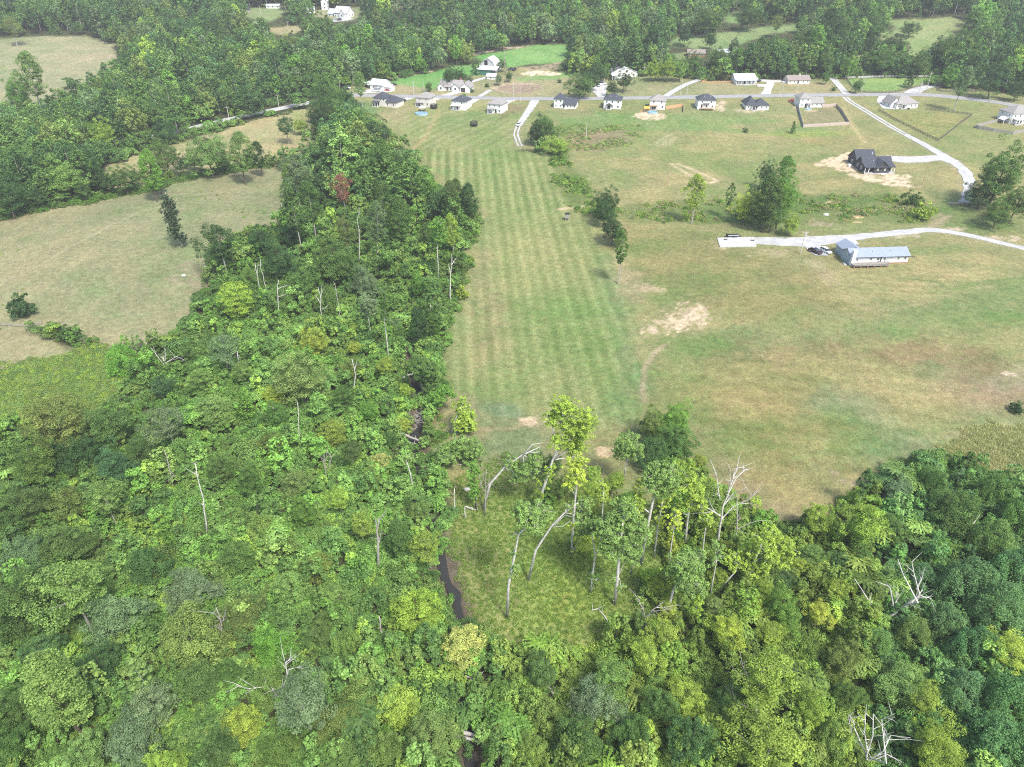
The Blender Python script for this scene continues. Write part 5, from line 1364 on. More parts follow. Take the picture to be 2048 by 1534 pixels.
snag('Y-shaped grey dead tree at the right edge of the clearing', [(1291, 1272), (1292, 1241), (1300, 1227), (1312, 1215), (1326, 1204)], [[(1292, 1241), (1287, 1220), (1284, 1200)], [(1312, 1215), (1330, 1218)], [(1287, 1220), (1278, 1205)], [(1300, 1227), (1305, 1210)]], 0.26, BARK_DEAD, twig=3, mark='the Y-shaped dead tree')
snag('dead limbs spreading through a greyish tree, bottom left of the creek', [(560, 1412), (556, 1395), (545, 1378)], [[(556, 1395), (530, 1380), (500, 1372), (465, 1388)], [(558, 1400), (575, 1350), (600, 1320)], [(560, 1410), (590, 1430), (615, 1448)], [(575, 1350), (570, 1330), (590, 1312)], [(556, 1395), (548, 1375)]], 0.3, WT, twig=6, mark='the spreading dead limbs', spread=1.2)
snag('dry twiggy dead shrub hanging over the wood, left of the creek', [(655, 962), (650, 930), (655, 900)], [[(652, 940), (645, 915)], [(652, 945), (662, 925), (664, 910)], [(655, 955), (668, 972)]], 0.16, BARK_DEAD, twig=7, mark='the dry twiggy shrub')
snag('bare white branches on top of the olive tree, left edge', [(95, 875), (98, 850), (92, 835)], [[(98, 855), (90, 838)], [(97, 860), (115, 850), (130, 862)], [(98, 850), (105, 838), (120, 852)]], 0.18, WT, twig=4, mark='the bare white branches')
snag('pale snag rising behind the grey-leaved slender tree', [(720, 535), (719, 480), (716, 440), (718, 415)], [], 0.22, WT, mark='the pale snag in the upper wood')
snag('thin white snag near the top of the wood', [(593, 425), (590, 390), (588, 350)], [[(589, 370), (580, 355)]], 0.24, WT, mark='the thin white snag')
snag('short white stem between tall trees in the upper wood', [(701, 520), (700, 500), (699, 482)], [], 0.18, WT, mark='the short white stem')
snag('broken white stem at the left pasture edge of the wood', [(566, 446), (564, 430), (562, 405)], [], 0.2, WT, mark='the broken white stem')
for q, (bx_, by_, ty_) in enumerate([(502, 140, 85), (462, 165, 115), (282, 85, 45), (290, 80, 42), (240, 270, 195), (255, 262, 215), (565, 120, 95), (710, 118, 90), (760, 152, 118), (793, 145, 110), (385, 105, 85), (418, 110, 80), (812, 95, 45), (1010, 150, 100), (148, 215, 190), (480, 125, 100)]):
    snag(['pale dead trunk in the far wood below the far lawn', 'pale dead trunk in the far wood above the country road', 'thin dead trunk right of the top left pasture', 'second thin dead trunk right of the top left pasture', 'white leaning trunk left of the country road',
          'second white leaning trunk left of the country road', 'short dead trunk in the far wood under the brown strip', 'forked dead trunk in the far wood left of the hay field', 'bare tree at the wood edge behind the white shed', 'second bare tree at the wood edge behind the white shed',
          'dead trunk amid the far wood, left of the pale trunks', 'dead trunk amid the far wood, next to the pale trunks', 'thin tall dead trunk above the hay field wood', 'bare stem at the rim of the hay field', 'dead stem at the foot of the top left pasture',
          'dead trunk in the far wood right of the pale pair'][q], [(bx_, by_), (bx_ - (3 if bx_ < 600 else 0), (by_ + ty_) / 2), (bx_ - (6 if bx_ < 600 else 0), ty_)], [[(bx_ - 2, (by_ + ty_) / 2), (bx_ + 3, ty_ + 8)]] if q % 3 == 1 else [], 0.42, BARK_PALE)

def log(label, a, b, r0, mat=BARK_DEAD, ha=0.4, hb=0.4, name='fallen_log', bend=0.0):
    pa, pb = P(*a, ha), P(*b, hb)
    A = Vector((float(pa[0]), float(pa[1]), float(pa[2]) + ha))
    B = Vector((float(pb[0]), float(pb[1]), float(pb[2]) + hb))
    r = np.random.default_rng(int(a[0] + 31 * b[1]))
    root = empty(name, A)
    tag(root, label, 'log', 'fallen logs')
    mb = MB()
    pts = [A.lerp(B, i / 5) - A + Vector((r.normal() * 0.12, r.normal() * 0.12, bend * math.sin(math.pi * i / 5))) for i in range(6)]
    mb.tube(pts, [r0 * (1 - 0.1 * i) for i in range(6)], 7)
    mb.build('trunk', mat, root, True)
    for q in range(3):
        k = r.integers(1, 5)
        d = Vector((r.normal(), r.normal(), 0.6 + r.random())).normalized()
        L = r.uniform(0.6, 1.8)
        m2 = MB()
        m2.tube([pts[k], pts[k] + d * L], [r0 * 0.35, 0.02], 5)
        m2.build('branch', mat, root)
log('thick bleached log lying across the creek above the bend', (797, 865), (843, 883), 0.42, BARK_PALE, 1.0, 0.5)
log('log slanting down to the water under the thick bleached log', (798, 867), (817, 905), 0.34, BARK_PALE, 1.0, 0.0)
log('thin log lying under the thick bleached log at the creek', (808, 882), (834, 889), 0.22, BARK_PALE)
log('short log on the left bank above the dark pool', (806, 756), (834, 742), 0.3, BARK_PALE)
log('short log on the right bank above the dark pool', (862, 747), (879, 736), 0.3, BARK_PALE)
log('short brown log on the right bank near the stumps', (849, 979), (868, 996), 0.3)
log('small grey log left of the creek below the sparse tree', (808, 1048), (823, 1038), 0.3)
log('white rail-like log between the three stumps', (931, 1012), (951, 1019), 0.16, WT, 0.8, 0.4)
log('long grey log crossing the creek at the bottom of the frame', (915, 1461), (1000, 1482), 0.38, BARK_PALE, 0.8, 0.8)
log('long forked log lying below the creek crossing', (912, 1471), (1055, 1506), 0.3, BARK_PALE, 0.5, 0.3)
log('thin white fallen branch in the clearing near the Y-shaped dead tree', (1225, 1254), (1198, 1217), 0.14, WT, 0.2, 0.3)
log('short bent branch beside the thin white fallen branch', (1182, 1222), (1200, 1216), 0.12, WT, 0.2, 0.4)
log('slanting dead log in the wood below the golden shrubs', (576, 833), (538, 813), 0.22, WT, 0.6, 3.0)
log('brown log poking out of the shrubs below the clearing', (1108, 1388), (1092, 1360), 0.24, BARK_DEAD, 0.3, 1.5)
log('pale slanting log in the wood at the far lower right', (1925, 1068), (1960, 1030), 0.24, WT, 0.5, 4.0)
# driftwood heaps in the creek: a tangle of sticks
for (cx, cy, n, label) in [(834, 838, 34, 'tangle of bleached sticks damming the creek'), (935, 1335, 44, 'heap of grey brush in the creek below the golden tree'), (915, 1325, 20, 'pile of sticks under the golden tree'), (868, 1002, 14, 'sticks caught on the creek bank near the stumps')]:
    x0, y0, z0 = (float(v) for v in P(cx, cy))
    r = np.random.default_rng(cx)
    mb = MB()
    for i in range(n):
        p = Vector((r.normal() * 1.6, r.normal() * 2.6, -0.6 + r.random() * 0.9))
        d = Vector((r.normal(), r.normal() * 0.7, r.normal() * 0.25)).normalized() * r.uniform(0.8, 2.4)
        mb.tube([p - d, p + Vector((r.normal(), r.normal(), r.normal())) * 0.1, p + d], [0.05, 0.07, 0.03], 4)
    o = mb.build('brush_pile', BARK_DEAD)
    o.location = (x0, y0, z0)
    tag(o, label, 'brush pile', kind='stuff')

# ------------------------------------------------------------------ realise the placed trees, then the woods behind them
def auto_label(form, tint, px, py, used):
    best = sorted(LAND, key=lambda l: math.hypot(l[1] - px, (l[2] - py) * 1.2))[:6]
    for ph, lx, ly in best:
        dx, dy = px - lx, py - ly
        if abs(dx) > abs(dy) * 1.2: rel = 'left of' if dx < 0 else 'right of'
        else: rel = 'behind' if dy < 0 else 'in front of'
        lab = f'{WORD[tint]} {FWORD[form]} {"bush" if form == "bush" else "tree"} {rel} {ph}'
        if lab not in used and len(lab.split()) <= 16: return lab
    for o in ('second', 'third', 'fourth', 'fifth', 'sixth', 'seventh'):
        ph, lx, ly = best[0]
        l2 = f'{o} {lab}'
        if l2 not in used: return l2
    return lab
LAND += [('the lone pasture bush', 41, 612), ('the pasture corner oak', 438, 478), ('the rust red tree', 688, 378), ('the top right hillside field', 1850, 60), ('the long grey house', 1598, 158), ('the farmhouse with the porch', 1493, 155), ('the fenced paddock', 1800, 150),
         ('the creek bottom log', 960, 1480), ('the golden tree over the creek', 930, 1278), ('the vine-smothered slope', 2000, 1230), ('the lower left frame corner', 10, 1500), ('the big field corner', 1600, 1040), ('the left frame edge', 0, 1000),
         ('the lower right frame corner', 2040, 1520), ('the pasture tip', 280, 690), ('the mown strip', 930, 430), ('the country road end', 640, 205), ('the round bushy green tree', 600, 750), ('the hillside field', 1500, 70), ('the top right field', 1880, 60)]
used = set(t[8] for t in TREES if t[8])
for t in TREES:
    if t[8]: LAND.append(('the ' + ' '.join(t[8].split()[:5]) if False else t[8], t[9][0], t[9][1])) if False else None
for form, x, y, z, s, sz, rot, tint, label, pp in TREES:
    root = empty('shrub' if form == 'bush' else 'conifer_tree' if form == 'cone' else 'deciduous_tree', (x, y, z), rot)
    root.scale = (s * rng.uniform(0.86, 1.14), s * rng.uniform(0.86, 1.14), sz)
    root.rotation_euler = (rng.normal() * 0.05, rng.normal() * 0.05, rot)
    if not label:
        label = auto_label(form, tint, pp[0], pp[1], used)
        used.add(label)
    tag(root, label, 'shrub' if form == 'bush' else 'tree', None)
    tr = link('trunk', TRUNK_ME[form], root)
    cr = link('crown', CROWN_ME[form], root)
    b = np.array(TINT[tint])
    v = rng.uniform(0.85, 1.15) * (1.4 if form == 'vine' else 1.0)
    cr['tint'] = [float(q) for q in b * v * rng.uniform(0.93, 1.07, 3)]

KEEP = [(735, 184, 800, 216), (825, 184, 876, 222), (895, 190, 945, 224), (968, 196, 1016, 228), (1105, 190, 1160, 222), (1205, 188, 1255, 222), (1280, 186, 1370, 240), (1390, 186, 1440, 224), (1485, 186, 1540, 222), (1580, 184, 1700, 256),
        (1760, 188, 1845, 225), (1945, 210, 2060, 272), (735, 155, 800, 184), (870, 158, 945, 186), (955, 120, 1002, 160), (1222, 138, 1275, 158), (1468, 140, 1517, 168), (1572, 148, 1622, 168), (1946, 148, 1972, 168), (1700, 285, 1795, 350), (1670, 470, 1820, 542),
        (1425, 466, 1520, 496), (662, 16, 705, 40), (1370, 95, 1415, 116), (606, 18, 622, 28), (640, 6, 660, 20), (536, 8, 556, 18)]
def blocked(px, py):
    b = np.zeros(px.shape, bool)
    for x0, y0, x1, y1 in KEEP: b |= (px > x0) & (px < x1) & (py > y0) & (py < y1)
    for k, (poly, c, fe, pxy) in OPEN.items(): b |= inpoly(px, py, pxy)
    # country road corridor
    b |= dist_poly(px, py * 1.0, [(215, 288), (300, 275), (385, 256), (470, 236), (585, 212), (640, 201)]) < 10
    return b

def forest_points():
    out = []
    r = np.random.default_rng(55)
    for (ya, yb, sp) in ((150, 330, 7.0), (330, 560, 7.6), (560, 900, 9.0)):
        xs = np.arange(-620, 640, sp)
        ys = np.arange(ya, yb, sp)
        X, Y = np.meshgrid(xs, ys)
        X = (X + r.uniform(-0.42, 0.42, X.shape) * sp).ravel()
        Y = (Y + r.uniform(-0.42, 0.42, Y.shape) * sp).ravel()
        out.append(np.stack([X, Y], 1))
    p = np.concatenate(out)
    x, y = p[:, 0], p[:, 1]
    z = T(x, y)
    keep = np.abs(x) < 0.95 * y + 70
    for k, (poly, c, fe, pxy) in OPEN.items(): keep &= ~inpoly(x, y, poly)
    for rd in ([(40, 330), (130, 306), (215, 288), (300, 275), (385, 256), (470, 236), (585, 212), (640, 201), (700, 190)], [(1330, 193), (1374, 168), (1424, 147)], [(1665, 156), (1693, 189)], [(1864, 171), (1962, 166), (2060, 163)]):
        keep &= dist_poly(x, y, wpoly(rd)) > 5.5
    bpx, bpy = proj(x, y, z)
    keep &= ~((bpy > 440) & (bpx > 400))           # lower wood: every tree there is placed one by one
    keep &= ~((bpy > 480) & (bpx < 480))
    x, y, z, bpx, bpy = x[keep], y[keep], z[keep], bpx[keep], bpy[keep]
    # keep clear of trees already standing
    tx = np.array([(t[1], t[2], FORM_INFO[t[0]][0] * t[4]) for t in TREES])
    ok = np.ones(len(x), bool)
    for a, b, rr in tx: ok &= np.hypot(x - a, y - b) > rr * 0.75
    ra = [t for t in TREES if t[7] == 'rust'][0]
    ok &= ~((np.abs(x - ra[1]) < 13) & (y < ra[2] + 10) & (y > ra[2] - 34))
    return x[ok], y[ok], z[ok]
fx, fy, fz = forest_points()
n = len(fx)
r = np.random.default_rng(77)
ki = r.choice(7, n, p=[0.2, 0.2, 0.19, 0.15, 0.11, 0.12, 0.03])
scl = r.uniform(0.62, 1.32, n)
scl *= np.where(fbm(fx, fy, 60, 91) > 0.52, 1.08, 0.92)
hh = np.array([FAR_KEYS[i][2] for i in ki]) * scl
ok = np.ones(n, bool)
for fr, mrg in ((1.0, 0), (0.6, 1), (0.6, -1), (0.25, 0), (0.8, 0.7), (0.8, -0.7)):
    px, py = proj(fx + mrg * 4.0 * scl, fy, fz + hh * fr)
    ok &= ~blocked(px, py)
# where a full tree would hide open land a low one may stand
low = ~ok
px, py = proj(fx, fy, fz + hh * 0.42)
px2, py2 = proj(fx, fy, fz + hh * 0.2)
ok2 = low & ~blocked(px, py) & ~blocked(px2, py2)
scl = np.where(ok2, scl * 0.4, scl)
ok |= ok2
fx, fy, fz, ki, scl = fx[ok], fy[ok], fz[ok], ki[ok], scl[ok]
n = len(fx)
TK = np.array([TINT[k] for k in ('mid', 'dark', 'teal', 'grey', 'light', 'olive', 'yg', 'bright')])
nz = fbm(fx, fy, 70, 23)
tk = np.array([r.choice(8, p=[0.36, 0.27, 0.11, 0.09, 0.07, 0.05, 0.02, 0.03]) for _ in range(n)])
tk = np.where((fy < 470) & (tk >= 6), 0, tk)
tint = TK[tk] * r.uniform(0.85, 1.2, (n, 1)) * (0.92 + 0.5 * nz)[:, None]
scatter('forest', np.stack([fx, fy, fz - 0.2], 1), ki, r.uniform(0, 6.28, n), np.stack([scl, scl, scl * r.uniform(0.9, 1.15, n)], 1), tint, FAR_COL, 'dense mixed green woods covering the valley sides', 'woods')
print('forest trees', n)

# undergrowth under and between the trees
def under_points():
    out = []
    r = np.random.default_rng(5)
    for ya, yb, sp in ((40, 130, 1.75), (130, 215, 2.0), (215, 330, 2.9), (330, 560, 5.2)):
        xs, ys = np.arange(-420, 420, sp), np.arange(ya, yb, sp)
        X, Y = np.meshgrid(xs, ys)
        m = np.abs(X) < 0.8 * Y + 75
        X, Y = X[m], Y[m]
        out.append(np.stack([X + r.uniform(-0.5, 0.5, X.shape) * sp, Y + r.uniform(-0.5, 0.5, X.shape) * sp, np.full(X.shape, sp)], 1))
    p = np.concatenate(out)
    x, y, sp = p.T
    keep = np.ones(len(x), bool)
    for k, (poly, c, fe, pxy) in OPEN.items(): keep &= ~inpoly(x, y, poly)
    d = dist_poly(x, y, CREEK)
    _, cpy = proj(x, y, T0(x, y))
    op = np.zeros(len(x), bool)
    for a, b in ((752, 790), (815, 900), (925, 960), (1128, 1222), (1320, 1372), (1505, 1545)): op |= (cpy > a) & (cpy < b)
    keep &= ~((d < np.where(op, 1.9, 0.7)) & (y < 240))
    keep &= dist_poly(x, y, wpoly([(40, 330), (130, 306), (215, 288), (300, 275), (385, 256), (470, 236), (585, 212), (640, 201), (700, 190)])) > 5
    return x[keep], y[keep], sp[keep]
ux, uy, usp = under_points()
n = len(ux)
upx, upy = proj(ux, uy, T0(ux, uy))
r = np.random.default_rng(6)
nz = fbm(ux, uy, 22, 51)
nz2 = fbm(ux, uy, 7, 53)
ki = np.where(nz2 > 0.56, r.choice([2, 3, 4], n, p=[0.36, 0.36, 0.28]), r.choice([0, 1, 5, 2], n, p=[0.38, 0.34, 0.18, 0.10]))
right = (upx > 1750) & (upy > 950)
mid = (upx > 380) & (upx < 900) & (upy > 640) & (upy < 1150)
lr = (upx > 1000) & (upy > 950) & ~right
base = np.where(right[:, None], TK[2] * 1.35, np.where(lr[:, None], TK[6] * 0.62, np.where(mid[:, None], TK[0] * 1.4, TK[0] * 1.0)))
mixc = TK[r.choice([0, 1, 4, 5, 6, 7], n, p=[0.25, 0.22, 0.16, 0.13, 0.08, 0.16])]
tint = (base * 0.5 + mixc * 0.5) * (0.98 + 0.8 * nz)[:, None] * r.uniform(0.8, 1.25, (n, 1))
sc = r.uniform(0.6, 1.2, n) * np.where(r.random(n) < 0.12, 1.7, 1.0) * np.where(usp > 4, 1.9, np.where(usp > 2.5, 1.35, 1.0)) * (0.8 + 0.5 * nz2)
scatter('undergrowth', np.stack([ux, uy, T(ux, uy) - 0.05], 1), ki, r.uniform(0, 6.28, n), np.stack([sc, sc, sc * r.uniform(0.8, 1.2, n)], 1), tint, SHRUB_COL, 'tangled green shrubs, vines and saplings filling the wood floor', 'undergrowth')
print('undergrowth', n)

# tall grass and weeds in the clearing, on the bank and in the scrub belts
def grass(name, px_poly, sp, tints, forms, label, s0=1.0, clump=0.0, seed=1, thr=None):
    poly = wpoly(px_poly)
    lo, hi = poly.min(0), poly.max(0)
    r = np.random.default_rng(seed)
    X, Y = np.meshgrid(np.arange(lo[0], hi[0], sp), np.arange(lo[1], hi[1], sp))
    x = (X + r.uniform(-0.5, 0.5, X.shape) * sp).ravel()
    y = (Y + r.uniform(-0.5, 0.5, X.shape) * sp).ravel()
    m = inpoly(x + (fbm(x, y, 7, 5) - 0.5) * 9, y + (fbm(x, y, 7, 15) - 0.5) * 9, poly)
    if thr: m &= fbm(x, y, clump, seed + 3) > thr
    m &= dist_poly(x, y, CREEK) > 1.6
    m &= np.abs(x) < 0.9 * y + 80
    x, y = x[m], y[m]
    n = len(x)
    tt = np.array([TINT.get(k, k) if isinstance(k, str) else k for k in tints])
    tint = tt[r.choice(len(tt), n)] * r.uniform(0.8, 1.25, (n, 1))
    if name == 'grass':
        k = np.clip(fbm(x, y, 6, seed + 9, 3) * 1.6 - 0.3, 0, 1)[:, None]
        tint = (tt[0] * k + tt[2] * (1 - k)) * 0.75 + tint * 0.25
    coll, ids = forms
    s = s0 * r.uniform(0.7, 1.3, n)
    scatter(name, np.stack([x, y, T(x, y)], 1), r.choice(ids, n), r.uniform(0, 6.28, n), np.stack([s, s, s], 1), tint, coll, label, name)
    print(name, n)
GL, GD, GS = (0.27, 0.39, 0.08), (0.21, 0.33, 0.065), (0.36, 0.36, 0.16)
grass('grass', [(905, 960), (1000, 900), (1100, 960), (1330, 1000), (1335, 1110), (1300, 1210), (1240, 1285), (1060, 1310), (985, 1280), (925, 1230), (890, 1110)], 0.85, [GL, GL, GD, (0.28, 0.36, 0.06), 'moss'], (GRASS_COL, [0, 0, 1, 1, 2]), 'rank grass and low weeds covering the clearing', 0.55, seed=21)
grass('weeds', [(-300, 770), (0, 735), (120, 712), (170, 682), (235, 700), (300, 712), (250, 780), (180, 840), (60, 850), (-300, 880)], 1.2, [GD, 'light', 'light', 'yg', (0.24, 0.33, 0.08)], (SHRUB_COL, [5]), 'tall green weeds on the bank below the left pasture', 0.7, seed=22)
grass('weeds', [(1225, 412), (1330, 402), (1480, 400), (1600, 390), (1830, 388), (1862, 425), (1840, 444), (1600, 448), (1440, 446), (1260, 443)], 1.15, ['yg', 'light', GL, GS, 'bright', (0.40, 0.36, 0.2)], (SHRUB_COL, [5, 5, 5, 0]), 'scrubby weeds on the belt above the gravel drive', 0.55, 7, 23, 0.5)
grass('weeds', [(1098, 305), (1130, 300), (1190, 390), (1235, 420), (1230, 445), (1150, 425), (1110, 370)], 1.4, ['moss', 'light', GL, 'bright'], (SHRUB_COL, [5, 5, 5, 0]), 'scrubby weeds down the edge of the mown strip', 0.8, 10, 24, 0.5)
grass('weeds', [(1115, 250), (1280, 246), (1270, 290), (1200, 302), (1110, 310), (1100, 270)], 1.7, ['moss', GL, GS, 'light'], (SHRUB_COL, [5]), 'weedy growth around the bare pole', 0.8, 12, 25, 0.5)
grass('grass', [(1860, 890), (1960, 840), (2200, 860), (2300, 1100), (2048, 985), (1940, 930)], 0.95, [(0.52, 0.48, 0.25), GS, (0.36, 0.38, 0.16), (0.5, 0.45, 0.24)], (GRASS_COL, [0, 1]), 'tall dry grass at the right rim of the big field', 0.9, seed=26)
grass('weeds', [(880, 700), (930, 560), (955, 450), (935, 440), (905, 560), (870, 700), (860, 900), (890, 960), (905, 940), (885, 860), (890, 780)], 1.3, ['moss', 'mid', 'bright', GL], (SHRUB_COL, [5, 0, 5]), 'ragged weeds along the edge of the wood', 0.75, 8, 27, 0.4)
grass('weeds', [(0, 425), (100, 408), (300, 368), (420, 338), (545, 322), (548, 334), (420, 352), (300, 384), (100, 424), (0, 442)], 1.5, ['mid', 'bright', 'moss'], (SHRUB_COL, [5, 0]), 'low brambles under the hedgerow', 0.8, seed=28)
grass('weeds', [(-200, 560), (0, 470), (300, 400), (550, 350), (560, 440), (420, 480), (410, 560), (340, 680), (200, 690), (-200, 690)], 5.0, ['moss', GL, 'light'], (SHRUB_COL, [5]), 'scattered weed tufts on the grazed pasture', 0.5, 22, 29, 0.66)
grass('weeds', [(225, 298), (400, 262), (585, 220), (590, 226), (400, 272), (230, 312)], 1.8, ['mid', 'dark', 'moss'], (SHRUB_COL, [5, 0, 1]), 'roadside brambles along the country road', 0.4, 8, 30, 0.38)
# ------------------------------------------------------------------ buildings
SIDING = plain('siding_white', (0.72, 0.72, 0.70), 0.7, 0.05, 1.0)
CREAM = plain('siding_cream', (0.62, 0.59, 0.53), 0.7, 0.05, 1.0)
GREYWALL = plain('siding_grey', (0.40, 0.40, 0.40), 0.75, 0.06, 1.0)
DARKWALL = plain('siding_charcoal', (0.055, 0.056, 0.062), 0.75, 0.12, 1.0)
SHING_D = plain('shingle_dark', (0.060, 0.066, 0.080), 0.9, 0.25, 3.0, bump=0.4)
SHING_G = plain('shingle_grey', (0.27, 0.255, 0.24), 0.9, 0.2, 3.0, bump=0.4)
SHING_B = plain('shingle_brown', (0.25, 0.21, 0.19), 0.9, 0.2, 3.0, bump=0.4)
METAL_B = plain('metal_roof_blue_grey', (0.25, 0.29, 0.36), 0.6, 0.08, 0.6)
METAL_W = plain('metal_roof_white', (0.62, 0.63, 0.63), 0.45, 0.06, 0.5)
METAL_L = plain('metal_roof_light_grey', (0.48, 0.51, 0.54), 0.45, 0.06, 0.5)
TRIM = plain('trim_white', (0.78, 0.78, 0.76), 0.6, 0.03, 1.0)
WOOD = plain('deck_wood', (0.38, 0.27, 0.17), 0.85, 0.25, 2.0)
WOODG = plain('weathered_wood', (0.30, 0.28, 0.25), 0.9, 0.2, 2.0)
WOODO = plain('new_fence_wood', (0.55, 0.33, 0.17), 0.85, 0.2, 2.0)
WOODP = plain('pale_fence_wood', (0.47, 0.39, 0.33), 0.85, 0.2, 2.0)
BRICK = plain('brick_red', (0.32, 0.15, 0.11), 0.9, 0.25, 4.0, bump=0.4)
DOORM = plain('door_dark', (0.05, 0.045, 0.04), 0.6, 0.1, 1.0)
BLACKM = plain('black_paint', (0.02, 0.02, 0.022), 0.5, 0.1, 1.0)
GLASS = plain('window_glass', (0.045, 0.055, 0.065), 0.12, 0.2, 0.7, spec=0.6)
GREENP = plain('barn_green', (0.05, 0.16, 0.12), 0.7, 0.12, 1.0)
RUBBER = plain('tyre_rubber', (0.025, 0.025, 0.026), 0.85, 0.1, 5.0)

def roof_mesh(w, d, h, kind, rise, oh=0.45, th=0.22):
    mb = MB()
    x0, x1, y0, y1 = -w / 2 - oh, w / 2 + oh, -d / 2 - oh, d / 2 + oh
    if kind == 'hip':
        if w >= d: a, b = (x0 + (y1 - y0) / 2, 0), (x1 - (y1 - y0) / 2, 0)
        else: a, b = (0, y0 + (x1 - x0) / 2), (0, y1 - (x1 - x0) / 2)
        if w == d: a = (a[0] - 0.3, a[1]); b = (b[0] + 0.3, b[1])
        v = [(x0, y0, h), (x1, y0, h), (x1, y1, h), (x0, y1, h), (*a, h + rise), (*b, h + rise), (x0, y0, h - th), (x1, y0, h - th), (x1, y1, h - th), (x0, y1, h - th)]
        if w >= d: f = [(0, 1, 5, 4), (1, 2, 5), (2, 3, 4, 5), (3, 0, 4)]
        else: f = [(0, 1, 4), (1, 2, 5, 4), (2, 3, 5), (3, 0, 4, 5)]
        f += [(6, 9, 8, 7), (6, 7, 1, 0), (7, 8, 2, 1), (8, 9, 3, 2), (9, 6, 0, 3)]
        mb.add(v, f)
    elif kind == 'gx':
        z = rise * oh / (d / 2)
        prof = [(y0, h - z), (0, h + rise), (y1, h - z), (y1, h - z - th), (0, h + rise - th), (y0, h - z - th)]
        n = 6
        v = [(x0, y, q) for y, q in prof] + [(x1, y, q) for y, q in prof]
        f = [(0, 1, 4, 5), (1, 2, 3, 4), (6, 11, 10, 7), (7, 10, 9, 8)] + [(i, i + 6, (i + 1) % 6 + 6, (i + 1) % 6) for i in range(6)]
        mb.add(v, f)
    elif kind == 'gy':
        z = rise * oh / (w / 2)
        prof = [(x0, h - z), (0, h + rise), (x1, h - z), (x1, h - z - th), (0, h + rise - th), (x0, h - z - th)]
        v = [(x, y0, q) for x, q in prof] + [(x, y1, q) for x, q in prof]
        f = [(0, 1, 4, 5), (1, 2, 3, 4), (6, 11, 10, 7), (7, 10, 9, 8)] + [(i, i + 6, (i + 1) % 6 + 6, (i + 1) % 6) for i in range(6)]
        mb.add(v, f)
    elif kind == 'gambrel':
        prof = [(-w / 2 - oh, h - 0.3), (-w / 2 * 0.62, h + rise * 0.62), (0, h + rise), (w / 2 * 0.62, h + rise * 0.62), (w / 2 + oh, h - 0.3)]
        low = [(x * 0.97, q - th) for x, q in prof][::-1]
        p = prof + low
        n = len(p)
        v = [(x, y0, q) for x, q in p] + [(x, y1, q) for x, q in p]
        f = [(i, i + 1, n - 2 - i, n - 1 - i) for i in range(4)] + [(n + i, n + n - 1 - i, n + n - 2 - i, n + i + 1) for i in range(4)] + [(i, i + n, (i + 1) % n + n, (i + 1) % n) for i in range(n)]
        mb.add(v, f)
    elif kind == 'shed':
        v = [(x0, y0, h), (x1, y0, h), (x1, y1, h + rise), (x0, y1, h + rise), (x0, y0, h - th), (x1, y0, h - th), (x1, y1, h + rise - th), (x0, y1, h + rise - th)]
        mb.add(v, [(0, 1, 2, 3), (4, 7, 6, 5), (4, 5, 1, 0), (5, 6, 2, 1), (6, 7, 3, 2), (7, 4, 0, 3)])
    return mb

def wall_mesh(w, d, h, kind, rise, below=1.2):
    mb = MB()
    a, b = w / 2, d / 2
    if kind == 'gx':
        prof = [(-b, -below), (b, -below), (b, h - 0.05), (0, h + rise - 0.12), (-b, h - 0.05)]
        v = [(-a, y, z) for y, z in prof] + [(a, y, z) for y, z in prof]
        mb.add(v, [(0, 4, 3, 2, 1), (5, 6, 7, 8, 9)] + [(i, (i + 1) % 5, (i + 1) % 5 + 5, i + 5) for i in range(5)])
    elif kind in ('gy', 'gambrel'):
        prof = [(-a, -below), (a, -below), (a, h - 0.05)] + ([(0, h + rise - 0.12)] if kind == 'gy' else [(a * 0.6, h + rise * 0.6 - 0.2), (0, h + rise - 0.3), (-a * 0.6, h + rise * 0.6 - 0.2)]) + [(-a, h - 0.05)]
        mb.prism(prof, -b, b)
    else:
        mb.box(-a, a, -b, b, -below, h - 0.1)
    return mb

_WME = {}
def window_parts(root, x, y, z, rz, w, h):
    key = (round(w, 2), round(h, 2))
    if key not in _WME:
        f = MB()
        t = 0.14
        f.box(-w / 2 - t, w / 2 + t, -0.06, 0.02, -h / 2 - t, -h / 2)
        f.box(-w / 2 - t, w / 2 + t, -0.06, 0.02, h / 2, h / 2 + t)
        f.box(-w / 2 - t, -w / 2, -0.06, 0.02, -h / 2, h / 2)
        f.box(w / 2, w / 2 + t, -0.06, 0.02, -h / 2, h / 2)
        f.box(-w / 2, w / 2, -0.045, 0.02, -0.03, 0.03)
        g = MB()
        g.box(-w / 2, w / 2, -0.03, 0.02, -h / 2, h / 2)
        _WME[key] = (f.mesh('window', TRIM), g.mesh('pane', GLASS))
    f, g = _WME[key]
    o = link('window', f, root)
    o.location = (x, y, z)
    o.rotation_euler = (0, 0, rz)
    link('pane', g, o)

def face_windows(root, cx, cy, w, d, face, rows, cols, ww=1.0, wh=1.3, skip=()):
    for ri, z in enumerate(rows):
        for ci in range(cols):
            if (ri, ci) in skip: continue
            if face in 'fb':
                u = -w / 2 + (ci + 0.5) * w / cols
                window_parts(root, cx + u, cy + (-d / 2 if face == 'f' else d / 2), z, 0 if face == 'f' else math.pi, ww, wh)
            else:
                u = -d / 2 + (ci + 0.5) * d / cols
                window_parts(root, cx + (w / 2 if face == 'r' else -w / 2), cy + u, z, math.pi / 2 if face == 'r' else -math.pi / 2, ww, wh)

def part_box(root, name, mat, *b):
    m = MB()
    m.box(*b)
    return m.build(name, mat, root)

